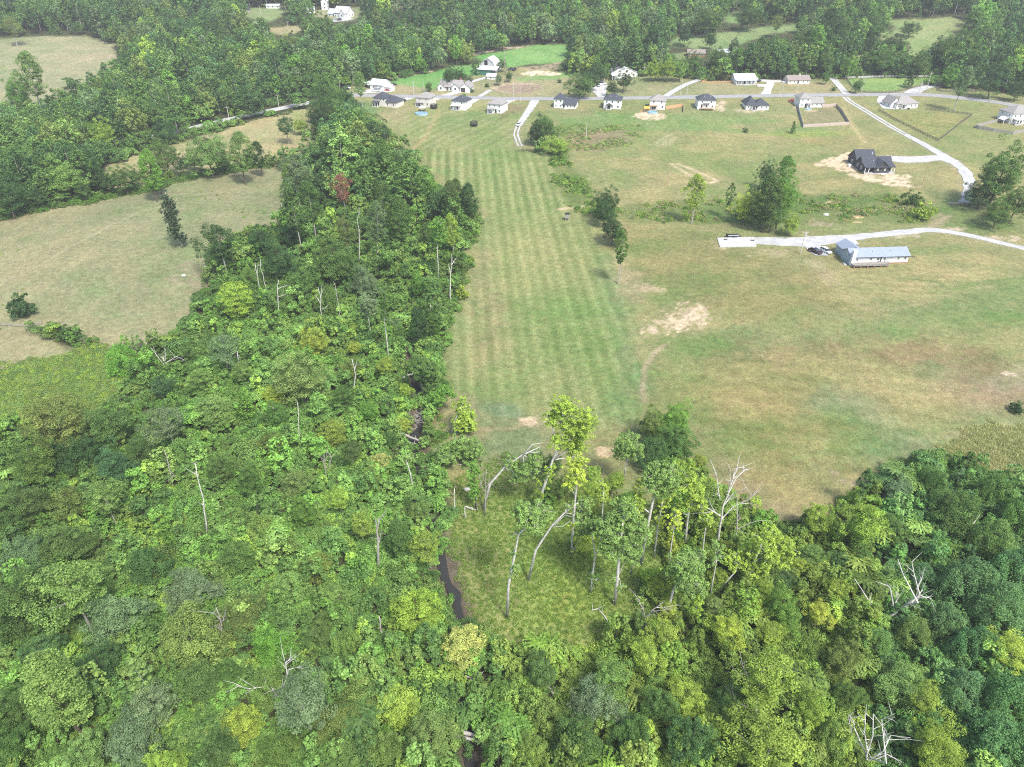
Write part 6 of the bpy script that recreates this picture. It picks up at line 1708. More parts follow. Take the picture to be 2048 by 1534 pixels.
HOUSES = {}
def house(label, px, py, rz, blocks, wall, roof, name='house', cat='house', extra=None, lift=0.0):
    """blocks: (cx, cy, w, d, h, roof kind, rise, [(face, rows, cols)]), local metres, front face at y = 0 towards -y"""
    x, y, z = (float(v) for v in P(px, py))
    root = empty(name, (x, y, z + lift), math.radians(rz))
    tag(root, label, cat)
    for i, bl in enumerate(blocks):
        cx, cy, w, d, h, kind, rise, wins = bl[:8]
        wm, rm = (bl[8] if len(bl) > 8 else wall), (bl[9] if len(bl) > 9 else roof)
        o = wall_mesh(w, d, h, kind, rise).build('wall', wm, root)
        o.location = (cx, cy, 0)
        o = roof_mesh(w, d, h, kind, rise).build('roof', rm, root)
        o.location = (cx, cy, 0.002 * i)
        if kind in ('hip', 'gx') and i == 0 and w > 6:
            for vx in (-0.14, 0.2):
                zz = h + rise * 0.46
                part_box(root, 'roof_vent', METAL_L, cx + vx * w - 0.14, cx + vx * w + 0.14, cy - d * 0.25 - 0.14, cy - d * 0.25 + 0.14, zz - 0.3, zz + 0.5)
        for q in wins:
            face_windows(root, cx, cy, w, d, *q)
    if extra: extra(root)
    return root

def porch(root, cx, y0, w, d, h, roof, rise=0.9, kind='gy', posts=2, deck=True, post=TRIM):
    o = roof_mesh(w, d, h, kind, rise, 0.25, 0.15).build('porch_roof', roof, root)
    o.location = (cx, y0 - d / 2, 0)
    for i in range(posts):
        u = -w / 2 + 0.15 + i * (w - 0.3) / max(1, posts - 1)
        part_box(root, 'porch_post', post, cx + u - 0.1, cx + u + 0.1, y0 - d + 0.1, y0 - d + 0.3, -1.0, h - 0.15)
    if deck: part_box(root, 'porch_floor', CONCRETE, cx - w / 2, cx + w / 2, y0 - d, y0 - 0.01, -1.0, 0.25)

def deck(root, cx, y0, w, d, z, mat=WOOD):
    part_box(root, 'deck_floor', mat, cx - w / 2, cx + w / 2, y0 - d, y0 - 0.02, z - 0.18, z)
    for sx in (-1, 0, 1):
        part_box(root, 'deck_post', mat, cx + sx * (w / 2 - 0.12) - 0.09, cx + sx * (w / 2 - 0.12) + 0.09, y0 - d + 0.02, y0 - d + 0.2, -1.2, z + 0.95)
    part_box(root, 'deck_rail', mat, cx - w / 2, cx + w / 2, y0 - d + 0.06, y0 - d + 0.14, z + 0.82, z + 0.95)
    part_box(root, 'deck_rail', mat, cx - w / 2, cx + w / 2, y0 - d + 0.06, y0 - d + 0.14, z + 0.35, z + 0.47)

def door(root, x, y, w=1.0, h=2.1, z=0.2, mat=DOORM):
    return part_box(root, 'door', mat, x - w / 2, x + w / 2, y - 0.05, y + 0.05, z, z + h)

F2 = [('f', (1.6, 4.2), 3)]
R2 = [('r', (1.6, 4.2), 2, 0.9, 1.2)]
def ex1(r):
    porch(r, -4.0, 0.0, 4.0, 3.0, 2.7, SHING_D, 0.6, 'shed', 3)
    door(r, -3.6, 0.0, 1.8)
house('leftmost house of the road row, white with blue-grey stepped roof', 766, 213, -20, [(-2.2, 4.5, 8.0, 9, 5.0, 'hip', 2.9, [('f', (4.0,), 4, 0.7, 1.0)]), (5.0, 5.5, 8.5, 10, 2.9, 'hip', 3.0, [('f', (1.5,), 2)])], CREAM, SHING_D, extra=ex1)
def ex2(r):
    porch(r, -2.2, 0.0, 3.6, 2.6, 2.6, SHING_G, 0.8, 'hip')
    door(r, -2.0, 0.0, 1.6)
house('cream two-storey house with grey hip roof behind the gazebo', 846, 213, -20, [(0, 4.9, 9.2, 9.8, 5.3, 'hip', 2.7, [('f', (4.2,), 2, 0.7, 1.0), ('f', (1.5,), 3), ('r', (4.2,), 1, 0.8, 1.0)])], CREAM, SHING_G, extra=ex2)
def ex3(r):
    door(r, -0.4, 0.0, 2.0)
    porch(r, -1.6, 0.0, 5.6, 2.0, 2.8, SIDING, 0.1, 'shed', 4)
house('white two-storey house with dark hip roof, third from the left end of the row', 917, 220, -22, [(0, 4.9, 9.0, 9.8, 5.3, 'hip', 2.8, [('f', (4.2,), 2, 0.7, 1.0), ('r', (1.5, 4.2), 2, 0.8, 1.0)])], SIDING, SHING_D, extra=ex3)
def ex4(r):
    porch(r, -2.0, 0.0, 3.8, 2.8, 2.6, SHING_G, 0.8, 'hip')
    door(r, 0.8, 0.0, 1.2)
house('cream two-storey house with grey hip roof left of the gravel lane', 989, 226, -22, [(0, 4.9, 9.4, 9.8, 5.3, 'hip', 2.6, [('f', (4.2,), 3, 0.7, 1.0), ('f', (1.5,), 3, 0.8, 1.2, ((0, 1),)), ('r', (4.2,), 2, 0.8, 1.0)])], SIDING, SHING_G, extra=ex4)
def ex5(r):
    part_box(r, 'porch_floor', CONCRETE, -1.2, 1.6, -1.6, -0.01, -1.0, 0.2)
    door(r, -0.9, -0.01, 1.0)
house('white L-shaped house with tall left wing and dark roofs right of the gravel lane', 1130, 217, -15, [(-4.4, 4.2, 5.6, 8.4, 5.5, 'hip', 2.6, [('f', (1.5, 4.2), 2, 0.8, 1.1)]), (2.6, 3.6, 8.4, 7.2, 2.8, 'gx', 2.6, [('f', (1.5,), 4, 0.8, 1.1), ('r', (1.5,), 1, 0.8, 1.1)])], SIDING, SHING_D, extra=ex5)
def ex6(r):
    porch(r, -2.0, 0.0, 3.4, 2.4, 2.6, SHING_D, 0.9, 'gy')
    door(r, -2.0, 0.0, 1.8)
    part_box(r, 'vent_pipe', TRIM, 2.9, 3.05, 6.0, 6.15, 6.5, 7.6)
house('white two-storey house with dark roof and small gabled porch facing the lawn', 1224, 218, -12, [(0, 4.8, 10.6, 9.6, 5.5, 'hip', 2.8, [('f', (4.2,), 3, 0.9, 1.2), ('f', (1.5,), 3, 0.9, 1.3, ((0, 0),)), ('r', (1.5, 4.2), 1, 0.8, 1.0)])], SIDING, SHING_D, extra=ex6)
def ex7(r):
    porch(r, -2.4, 0.0, 4.6, 3.0, 2.6, WOOD, 0.1, 'shed', 3, True, WOOD)
    door(r, -2.0, 0.0, 2.2)
house('white two-storey house with grey roof and wooden pergola by the play things', 1314, 219, -10, [(0, 4.6, 9.4, 9.2, 5.3, 'hip', 2.9, [('f', (4.2,), 2, 0.8, 1.1), ('f', (1.5,), 3, 0.9, 1.2, ((0, 0), (0, 1))), ('r', (4.2, 1.5), 1, 0.8, 1.0)])], SIDING, SHING_G, extra=ex7)
def ex8(r):
    deck(r, 0.2, 0.0, 8.2, 2.6, 0.9)
    porch(r, -0.3, 0.0, 3.4, 0.8, 3.4, SHING_D, 0.3, 'shed', 0, False)
    door(r, -3.0, 0.0, 1.0, 2.1, 0.9)
    part_box(r, 'step', WOOD, 4.3, 5.6, -2.6, -1.4, -1.0, 0.4)
house('white two-storey house with dark roof above a low wooden deck', 1412, 219, -3, [(0, 4.8, 10.8, 9.6, 5.6, 'hip', 2.8, [('f', (4.3,), 2, 0.8, 1.1), ('f', (1.9,), 3, 0.9, 1.2, ((0, 0),))])], SIDING, SHING_D, extra=ex8)
def ex9(r):
    porch(r, -1.6, -0.1, 4.2, 1.6, 2.7, SHING_D, 0.5, 'shed', 3)
    door(r, -1.6, 0.0, 2.2)
house('single-storey white house with sprawling dark hip roof and tall left peak', 1514, 220, -3, [(-3.8, 5.2, 6.2, 10.4, 2.9, 'hip', 4.2, [('f', (1.5,), 2, 0.8, 1.1)]), (2.6, 4.9, 8.6, 9.6, 2.9, 'hip', 3.1, [('f', (1.5,), 3, 0.8, 1.1)])], SIDING, SHING_D, extra=ex9)
def ex10(r):
    door(r, -3.4, 0.0, 1.2)
    porch(r, -1.6, 0.0, 3.0, 2.2, 2.4, SHING_G, 0.5, 'shed')
house('white house with tall left wing inside the wooden privacy fence', 1621, 215, 4, [(-4.2, 4.4, 6.6, 8.8, 5.6, 'hip', 2.7, [('f', (1.5, 4.3), 2, 0.8, 1.1), ('l', (4.3,), 1, 0.8, 1.0)]), (4.0, 4.4, 8.6, 8.0, 2.8, 'gx', 2.5, [('f', (1.5,), 3, 0.8, 1.0)])], SIDING, SHING_G, extra=ex10)
def ex11(r):
    porch(r, -1.0, 0.02, 4.6, 1.8, 2.6, SHING_G, 0.3, 'shed', 3)
    door(r, -1.2, 0.0, 1.4)
    part_box(r, 'chair', BLACKM, 0.6, 1.6, -2.6, -1.9, -0.8, 0.9)
house('wide ranch house with grey hip roof and bluish gable end by the pen', 1809, 217, 10, [(1.4, 5.2, 14.5, 10.4, 3.0, 'hip', 3.6, [('f', (1.5,), 5, 0.9, 1.1, ((0, 2),)), ]), (-5.2, 7.0, 6.0, 9.0, 3.0, 'gy', 3.4, [('l', (1.5,), 2, 0.8, 1.0)])], SIDING, SHING_G, extra=ex11)
def ex12(r):
    porch(r, -6.8, 0.0, 4.6, 3.2, 2.8, METAL_L, 0.5, 'shed', 2)
    door(r, -3.6, 0.0, 1.0)
    porch(r, -13.0, 4.0, 4.0, 4.5, 2.6, TRIM, 1.2, 'gambrel', 2, False)
house('big white two-storey house cut by the right frame edge', 2052, 247, 6, [(1.0, 6.0, 22.0, 12, 5.8, 'hip', 3.6, [('f', (1.6,), 7, 0.8, 1.5), ('f', (4.4,), 7, 0.8, 1.2), ('l', (4.4,), 2, 0.8, 1.1)])], SIDING, SHING_G, extra=ex12)
# north of the road
def ex13(r):
    part_box(r, 'door', GREYWALL, -2.4, 0.4, -0.06, 0.05, 0.0, 2.8)
    o = roof_mesh(6, 6, 2.6, 'gy', 1.3).build('lean_to_roof', METAL_L, r)
    o.location = (-10.5, 4.0, 0)
    for sx in (-13.2, -7.8):
        for sy in (1.2, 6.8): part_box(r, 'post', WOODG, sx - 0.1, sx + 0.1, sy - 0.1, sy + 0.1, -1, 2.6)
house('long white metal-roofed shed with trailers in front, left of the hay field', 754, 180, -25, [(0, 4.5, 11.0, 9.0, 3.6, 'gx', 2.6, [('f', (1.6,), 2, 0.8, 1.0)]), (7.8, 3.4, 5.0, 5.0, 2.6, 'gx', 1.2, [])], SIDING, METAL_W, name='shed', cat='shed', extra=ex13)
def ex14(r):
    for x in (-4.2, 0.0):
        o = wall_mesh(1.6, 2.2, 4.5, 'gy', 0.8, -3.0).build('dormer', SIDING, r)
        o.location = (x, 2.2, 0)
        o2 = roof_mesh(1.6, 2.4, 4.5, 'gy', 0.8, 0.2, 0.12).build('dormer_roof', SHING_G, r)
        o2.location = (x, 2.2, 0.004)
    part_box(r, 'chimney', BRICK, 4.4, 5.4, 4.6, 5.6, 3.0, 7.4)
    door(r, -3.0, 0.0, 1.2)
    part_box(r, 'garage_door', DOORM, 6.4, 9.4, -1.08, -0.9, 0.0, 2.4)
house('white ranch house with grey roof, dormers and front gables north of the road', 904, 182, -12, [(-1.0, 4.8, 15.0, 9.6, 2.9, 'gx', 3.4, [('f', (1.5,), 5, 0.9, 1.4)]), (2.6, 1.0, 5.0, 4.0, 2.9, 'gy', 2.0, [('f', (1.6,), 1, 1.2, 1.5)]), (-7.4, 2.0, 4.4, 6.0, 2.9, 'gy', 2.2, [('f', (1.6,), 1, 1.2, 1.4)]), (9.2, 4.0, 7.0, 9.8, 2.9, 'gy', 2.8, [('r', (1.5,), 2, 0.9, 1.1)])], SIDING, SHING_G, extra=ex14)
def ex15(r):
    o = roof_mesh(16.0, 5.5, 3.2, 'shed', 1.6, 0.3).build('lean_to_roof', METAL_W, r)
    o.location = (0.2, -2.9, 0)
    part_box(r, 'lean_to_wall', GREENP, -7.6, 4.0, -5.4, -5.2, -1.2, 3.0)
    part_box(r, 'loft_opening', BLACKM, -2.6, -0.2, -0.1, 0.05, 5.2, 8.4)  # black panel painted as the dark inside of the open loft
house('old barn with white gambrel roof, open loft and green lean-to', 976, 146, -18, [(0, 6.0, 12.0, 12.0, 4.0, 'gambrel', 6.2, [])], GREYWALL, METAL_W, name='barn', cat='barn', extra=ex15)
house('small pale shed with gabled roof just below the gambrel barn', 982, 159, -16, [(0, 2.4, 6.4, 4.8, 2.4, 'gx', 1.4, [('f', (1.4,), 1)])], SIDING, METAL_W, name='shed', cat='shed')
def ex17(r):
    porch(r, -9.5, 2.0, 5.0, 5.0, 2.8, METAL_W, 0.8, 'gx', 2, False)
house('large white metal-roofed building half hidden by a dark round tree', 1252, 156, 18, [(0, 7.0, 18.0, 14.0, 3.4, 'gy', 3.6, [('f', (1.6,), 3)])], SIDING, METAL_W, name='barn', cat='barn', extra=ex17)
def ex18(r):
    porch(r, 0.0, 0.0, 14.0, 2.6, 2.7, METAL_L, 0.5, 'shed', 5, True)
    door(r, -0.4, 0.0, 1.1, mat=DOORM)
    part_box(r, 'step', CONCRETE, -2.0, 1.4, -3.6, -2.62, -1.0, 0.1)
house('white farmhouse with light metal roof and long front porch', 1490, 168, 4, [(0, 5.0, 14.4, 10.0, 3.0, 'gx', 3.0, [('f', (1.6,), 5, 1.0, 1.4, ((0, 2),)), ('r', (1.5,), 1)]), (8.4, 6.0, 2.6, 5.0, 2.6, 'gx', 1.2, [])], SIDING, METAL_L, extra=ex18)
def ex19(r):
    part_box(r, 'chimney', TRIM, 1.2, 1.9, 4.0, 4.7, 4.0, 5.9)
    door(r, -0.5, 0.0, 1.0)
house('long low house with brown roof and grey walls near the lane', 1597, 168, 4, [(0, 3.9, 15.4, 7.8, 2.9, 'gx', 2.2, [('f', (1.6,), 5, 0.9, 1.0, ((0, 2),))])], GREYWALL if False else CREAM, SHING_B, extra=ex19)
house('white shed end showing between dark trees at the right edge', 1960, 163, 20, [(0, 3.0, 8.0, 6.0, 3.2, 'gx', 1.8, [])], SIDING, METAL_W, name='shed', cat='shed')
house('brown-roofed brick house peeping out of the trees below the hillside field', 1392, 114, -5, [(0, 4.0, 13.0, 8.0, 2.8, 'gx', 2.2, [('f', (1.5,), 4)])], BRICK, SHING_B)
house('grey shed roof among trees right of the brick house', 1447, 112, 5, [(0, 3.0, 9.0, 6.0, 2.8, 'gx', 1.8, [])], GREYWALL, METAL_L, name='shed', cat='shed')
house('far white farmhouse with gabled wings on the lawn at the top', 682, 36, -28, [(0, 5.0, 15.0, 10.0, 4.6, 'gx', 4.6, [('f', (1.5, 3.8), 5, 1.0, 1.3), ('r', (2.5,), 2)]), (3.6, -0.6, 5.0, 4.0, 4.6, 'gy', 3.2, [('f', (2.4,), 1, 1.4, 1.6)]), (-11.5, 5, 9.0, 8.0, 3.4, 'gx', 3.4, [('f', (1.5,), 2)])], SIDING, METAL_L)
house('far pale shed beside the trees left of the far farmhouse', 611, 27, 15, [(0, 4.0, 17.0, 8.0, 3.0, 'gx', 2.6, [('f', (1.5,), 3)])], SIDING, METAL_L, name='shed', cat='shed')
house('narrow white tower-like building above the far lawn', 650, 20, 0, [(0, 3, 6.0, 6.0, 7.5, 'gy', 2.4, [('f', (2.0, 5.0), 1, 1.2, 1.4)])], SIDING, METAL_W, name='outbuilding', cat='building')
house('far white mobile home at the top of the far lawn', 546, 17, 0, [(0, 2.4, 13.0, 4.8, 2.8, 'gx', 1.0, [('f', (1.6,), 3)])], SIDING, METAL_W, name='mobile_home', cat='house')
house('dark open shed at the left end of the far lawn', 489, 26, 20, [(0, 3.0, 11.0, 6.0, 3.0, 'shed', 0.8, [])], WOODG, SHING_D, name='shed', cat='shed')
house('far white building between trees at the top left of the far lawn', 475, 8, 10, [(0, 3, 12, 6, 3.2, 'gx', 2.0, [])], SIDING, METAL_W, name='shed', cat='shed')

# the charcoal house with the black roof
def exd(r):
    part_box(r, 'deck_floor', WOODG, -7.2, -2.9, -2.4, -0.02, 0.5, 0.68)
    part_box(r, 'skirting', GREYWALL, -7.2, 7.8, -2.45, -2.35, -1.4, 0.5)
    part_box(r, 'deck_floor', CONCRETE, 5.1, 7.8, -2.4, -0.02, 0.5, 0.66)
    for x in (-7.1, -5.2, 7.6, 6.0): part_box(r, 'porch_post', TRIM, x - 0.12, x + 0.12, -2.3, -2.06, 0.66, 3.3)
    part_box(r, 'step', TRIM, 0.9, 2.6, -3.6, -2.46, -1.2, 0.2)
    part_box(r, 'stove_pipe', TRIM, 0.0, 0.2, 8.0, 8.2, 6.6, 7.8)
    door(r, -4.4, 0.0, 1.2, z=0.68)
    o = roof_mesh(15.0, 5.6, 3.35, 'shed', 1.7, 0.2).build('porch_roof', SHING_D, r)
    o.location = (0.2, 0.3, 0)
    part_box(r, 'white_unit', TRIM, -9.8, -8.4, 9.0, 10.6, -1.2, 1.4)
house('charcoal house with black cross-gabled roof on bare tan soil', 1752, 345, 3, [(0.4, 4.6, 14.2, 8.0, 3.3, 'gx', 3.4, [('f', (2.0,), 5, 0.8, 1.0, ((0, 0), (0, 4))), ('l', (2.0,), 2)]), (1.2, 2.2, 7.2, 8.4, 3.3, 'gy', 3.0, [('f', (2.0,), 2, 0.6, 0.8)]), (-1.6, 13.4, 9.4, 9.4, 3.6, 'gx', 4.2, [('l', (2.0,), 1)])], DARKWALL, SHING_D, extra=exd)

# the blue-roofed home with the raised deck
def exm(r):
    part_box(r, 'deck_floor', WOODG, -11.4, 1.6, -3.0, -0.02, 0.72, 0.92)
    for i in range(6):
        x = -11.2 + i * 2.5
        part_box(r, 'deck_post', BRICK, x - 0.16, x + 0.16, -2.9, -2.58, -2.0, 0.72)
        part_box(r, 'rail_post', WOODG, x - 0.07, x + 0.07, -2.98, -2.84, 0.92, 1.9)
    for z in (1.15, 1.4, 1.65, 1.85): part_box(r, 'deck_rail', WOODG, -11.4, 1.6, -2.96, -2.88, z, z + 0.1)
    for z in (1.2, 1.55, 1.85): part_box(r, 'deck_rail', WOODG, 1.5, 1.58, -2.84, -0.1, z, z + 0.1)
    part_box(r, 'skirting', BRICK, 1.7, 11.6, -0.08, -0.02, -1.4, 0.5)
    part_box(r, 'chimney', METAL_W, -11.5, -10.2, -0.6, 0.6, -1.0, 5.6)
    for x in (-1.0, -0.2): door(r, x, 0.0, 0.5, 2.0, 0.92, GLASS)
    part_box(r, 'hvac_unit', METAL_L, -13.2, -12.4, 0.4, 1.2, -1.0, 0.0)
    part_box(r, 'hvac_unit', METAL_L, -13.0, -12.2, 1.6, 2.4, -1.0, 0.0)
    part_box(r, 'gutter', BLACKM, -10.6, 12.1, -0.62, -0.5, 2.85, 3.0)
house('long white home with blue-grey metal roof and raised deck', 1760, 528, 4, [(-0.1, 3.6, 20.6, 7.2, 3.2, 'gx', 1.9, [('f', (2.0,), 8, 0.7, 0.9, ((0, 1), (0, 5)))]), (-7.6, 9.8, 6.2, 7.2, 3.1, 'gy', 1.6, [('l', (1.8,), 2, 0.8, 1.0)], plain('siding_white_shaded', (0.30, 0.38, 0.43), 0.7, 0.05, 1.0)), (-10.9, 3.6, 1.0, 7.16, 3.2, 'gx', 1.86, [('l', (2.0,), 1, 0.8, 0.9)], plain('siding_white_shaded', (0.30, 0.38, 0.43)))],  # white siding recoloured blue-grey: shade of the left gable ends put into the colour
      SIDING, METAL_B, name='mobile_home', extra=exm)

# ------------------------------------------------------------------ vehicles
def wheel_mesh():
    t, h = MB(), MB()
    def disc(mb, r, y0, y1, n=14):
        v = [(r * math.cos(2 * math.pi * i / n), y, r * math.sin(2 * math.pi * i / n)) for y in (y0, y1) for i in range(n)]
        mb.add(v, [tuple(range(n)), tuple(range(2 * n - 1, n - 1, -1))] + [(i, i + n, (i + 1) % n + n, (i + 1) % n) for i in range(n)])
    disc(t, 0.36, -0.12, 0.12)
    disc(h, 0.22, -0.13, 0.13)
    return t.mesh('tyre', RUBBER), h.mesh('rim', METAL_L)
TYRE, RIM = wheel_mesh()
def paint(name, c): return plain('car_paint_' + name, c, 0.3, 0.04, 0.5, spec=0.6)
PAINT = {'white': paint('white', (0.75, 0.76, 0.77)), 'black': paint('black', (0.015, 0.015, 0.018)), 'maroon': paint('maroon', (0.035, 0.012, 0.014)), 'red': paint('red', (0.42, 0.03, 0.03)), 'silver': paint('silver', (0.42, 0.43, 0.45)), 'blue': paint('blue', (0.05, 0.08, 0.2))}

def loft(mb, secs):
    """secs: list of (x, half width bottom, half width top, z bottom, z top)"""
    v = []
    for x, wb, wt, zb, zt in secs: v += [(x, -wb, zb), (x, wb, zb), (x, wt, zt), (x, -wt, zt)]
    f = [(0, 1, 2, 3)]
    for i in range(len(secs) - 1):
        a = i * 4
        for k in range(4): f.append((a + k, a + 4 + k, a + 4 + (k + 1) % 4, a + (k + 1) % 4))
    n = len(v)
    f.append((n - 1, n - 2, n - 3, n - 4))
    mb.add(v, f)

def vehicle(label, px, py, rz, kind, col, name=None, group='parked vehicles'):
    x, y, z = (float(v) for v in P(px, py))
    root = empty(name or {'car': 'parked_car', 'suv': 'parked_car', 'pickup': 'pickup_truck', 'van': 'parked_van'}[kind], (x, y, z + 0.12), math.radians(rz))
    tag(root, label, {'car': 'car', 'suv': 'car', 'pickup': 'pickup', 'van': 'van'}[kind], group)
    L = {'car': 4.6, 'suv': 4.9, 'pickup': 5.6, 'van': 5.6}[kind] / 2
    b, g = MB(), MB()
    if kind == 'pickup':
        loft(b, [(-L, 0.80, 0.86, 0.45, 0.78), (-L + 0.5, 0.92, 0.92, 0.38, 1.0), (-0.95, 0.94, 0.94, 0.36, 1.05), (0.95, 0.94, 0.94, 0.36, 1.05)])
        b.box(0.95, L, -0.94, -0.82, 0.40, 1.08)
        b.box(0.95, L, 0.82, 0.94, 0.40, 1.08)
        b.box(L - 0.1, L, -0.82, 0.82, 0.42, 1.06)
        b.box(0.95, L - 0.1, -0.82, 0.82, 0.40, 0.55)
        loft(g, [(-0.95, 0.82, 0.80, 1.05, 1.08), (-0.35, 0.84, 0.70, 1.05, 1.72), (0.75, 0.84, 0.70, 1.05, 1.74), (0.94, 0.84, 0.74, 1.05, 1.1)])
        b.box(-0.42, 0.78, -0.68, 0.68, 1.72, 1.79)
    else:
        hood = 0.95 if kind != 'van' else 1.15
        zt = {'car': 1.42, 'suv': 1.72, 'van': 2.05}[kind]
        loft(b, [(-L, 0.74, 0.80, 0.40, 0.72), (-L + 0.35, 0.88, 0.90, 0.32, hood - 0.12), (-L + 1.3, 0.92, 0.92, 0.30, hood), (L - 0.5, 0.92, 0.92, 0.32, hood + 0.03), (L, 0.84, 0.86, 0.42, hood - 0.02)])
        back = L - (0.75 if kind == 'car' else 0.15)
        loft(g, [(-L + 1.2, 0.84, 0.82, hood, hood + 0.03), (-L + 1.95, 0.84, 0.66, hood, zt - 0.05), (back - 0.6, 0.84, 0.66, hood, zt - 0.04), (back, 0.84, 0.76, hood, hood + (0.1 if kind == 'car' else 0.45))])
        b.box(-L + 1.85, back - 0.5, -0.64, 0.64, zt - 0.05, zt + 0.01)
        for xx in (-L + 2.5, back - 1.0):
            for sy in (-1, 1): b.box(xx, xx + 0.1, sy * 0.78 - 0.06, sy * 0.78 + 0.06, hood, zt - 0.2)
    b.build('body', PAINT[col], root)
    g.build('windows', GLASS, root)
    for sx in (-L + 0.85, L - 0.95):
        for sy in (-0.86, 0.86):
            w = link('tyre', TYRE, root)
            w.location = (sx, sy, 0.36)
            link('rim', RIM, w)
    for sy in (-0.66, 0.66):
        part_box(root, 'headlight', TRIM, -L - 0.02, -L + 0.08, sy - 0.14, sy + 0.14, 0.62, 0.74)
    return root
vehicle('dark pickup truck with open bed parked left of the white car by the blue-roofed home', 1630, 506, 118, 'pickup', 'maroon')
vehicle('white car parked right of the dark pickup by the blue-roofed home', 1651, 505, 112, 'suv', 'white')
vehicle('white car on the gravel lane below the road', 1037, 251, 68, 'suv', 'white')
vehicle('black car nearest the leftmost house of the row', 795, 207, 20, 'car', 'black')
vehicle('black car on the concrete drive, right of its twin', 805, 204, 22, 'suv', 'black')
vehicle('red car parked at the left side of the fenced yard', 1583, 203, 8, 'car', 'red')
vehicle('black car showing at the left of the sprawling dark-roofed house', 1490, 203, 5, 'suv', 'black')
vehicle('red car on the grass below the white roofed shed', 776, 182, -15, 'car', 'red')
vehicle('white van parked in front of the white roofed shed', 752, 183, -5, 'van', 'white')
vehicle('white box trailer van at the right end of the white roofed shed', 770, 178, -10, 'van', 'white')
vehicle('dark car at the far right end of the shed yard', 787, 171, -10, 'car', 'black')
vehicle('white van left of the white roofed shed under the tree', 693, 178, 10, 'van', 'white')
vehicle('white car, leftmost on the concrete turnaround', 1188, 173, 80, 'suv', 'white')
vehicle('silver car in the middle of the concrete turnaround', 1196, 173, 100, 'car', 'silver')
vehicle('white pickup, rightmost on the concrete turnaround', 1205, 170, 30, 'pickup', 'white')
vehicle('dark car under the tall tree behind the concrete turnaround', 1200, 167, 20, 'suv', 'maroon')
vehicle('white pickup stopped on the drive at the culvert', 1935, 398, 96, 'pickup', 'white')
vehicle('white car parked beside the far white farmhouse', 668, 42, 0, 'suv', 'white')
vehicle('dark car parked beside the far white farmhouse', 678, 41, 0, 'suv', 'black')
vehicle('white car at the left end of the long grey house', 1571, 166, 10, 'car', 'white')
vehicle('dark car at the right end of the farmhouse porch', 1515, 164, 10, 'car', 'black')
vehicle('orange-red tractor-coloured car beside the barn pole', 1283, 147, 10, 'car', 'red')
vehicle('dark truck parked at the edge of the sandy arena', 1022, 140, 20, 'pickup', 'black')
vehicle('second dark truck parked near the gambrel barn', 1028, 141, 60, 'suv', 'black')

# ------------------------------------------------------------------ yard things
def at(px, py):
    x, y, z = (float(v) for v in P(px, py))
    return x, y, z
def ring(mb, r0, r1, z0, z1, n=24, sx=1.0):
    v = []
    for r, z in ((r0, z0), (r1, z0), (r1, z1), (r0, z1)):
        v += [(sx * r * math.cos(2 * math.pi * i / n), r * math.sin(2 * math.pi * i / n), z) for i in range(n)]
    f = []
    for k in range(4):
        for i in range(n): f.append((k * n + i, k * n + (i + 1) % n, ((k + 1) % 4) * n + (i + 1) % n, ((k + 1) % 4) * n + i))
    mb.add(v, f)
def disc(mb, r, z, n=24, sx=1.0):
    mb.add([(sx * r * math.cos(2 * math.pi * i / n), r * math.sin(2 * math.pi * i / n), z) for i in range(n)], [tuple(range(n))])
POOLW = plain('pool_water', (0.16, 0.34, 0.44), 0.08, 0.1, 1.0, spec=0.6)
POOLS = plain('pool_liner', (0.30, 0.44, 0.52), 0.5, 0.1, 1.0)
def pool(label, px, py, r, h, sx=1.0):
    root = empty('swimming_pool', at(px, py))
    tag(root, label, 'pool')
    m = MB(); ring(m, r - 0.12, r, -0.5, h, 28, sx); m.build('pool_wall', POOLS, root)
    m = MB(); disc(m, r - 0.1, h - 0.18, 28, sx); m.build('pool_water', POOLW, root)
pool('round above-ground pool with blue water below the white gazebo', 843, 229, 3.0, 1.1, 1.3)
pool('small bright blue wading pool behind the fenced white house', 1616, 219, 1.5, 0.35, 1.3)
pool('white-rimmed round pool on the bare patch by the pergola house', 1305, 226, 2.2, 0.8, 1.4)
root = empty('gazebo', at(845, 223))
tag(root, 'white-topped gazebo beside the round pool', 'gazebo')
for sx in (-1.7, 1.7):
    for sy in (-1.5, 1.5): part_box(root, 'post', BLACKM, sx - 0.08, sx + 0.08, sy - 0.08, sy + 0.08, -0.5, 2.3)
roof_mesh(3.8, 3.4, 2.4, 'hip', 0.9, 0.2, 0.12).build('canopy', TRIM, root)
NET = plain('trampoline_net', (0.03, 0.035, 0.033), 0.8, 0.2, 3.0)
def trampoline(label, px, py):
    root = empty('trampoline', at(px, py))
    tag(root, label, 'trampoline', 'garden trampolines')
    m = MB(); ring(m, 2.0, 2.2, 0.78, 0.9); m.build('frame', BLACKM, root)
    m = MB(); disc(m, 2.0, 0.84); m.build('jumping_mat', NET, root)
    for i in range(6):
        a = i * math.pi / 3
        m = MB()
        m.tube([(2.2 * math.cos(a), 2.2 * math.sin(a), -0.3), (2.2 * math.cos(a), 2.2 * math.sin(a), 2.7)], [0.05, 0.05], 6)
        m.build('pole', BLACKM, root)
    m = MB()
    for k in range(24):
        a0, a1 = 2 * math.pi * k / 24, 2 * math.pi * (k + 0.45) / 24
        m.add([(2.15 * math.cos(a), 2.15 * math.sin(a), z) for a, z in ((a0, 0.9), (a1, 0.9), (a1, 2.6), (a0, 2.6))], [(0, 1, 2, 3)])
    for z in (1.2, 1.6, 2.0, 2.5): ring(m, 2.12, 2.18, z, z + 0.14)
    m.build('safety_net', NET, root)
trampoline('netted trampoline right of the cream house with the gazebo', 868, 217)
trampoline('netted trampoline alone on the mown lawn', 948, 252)
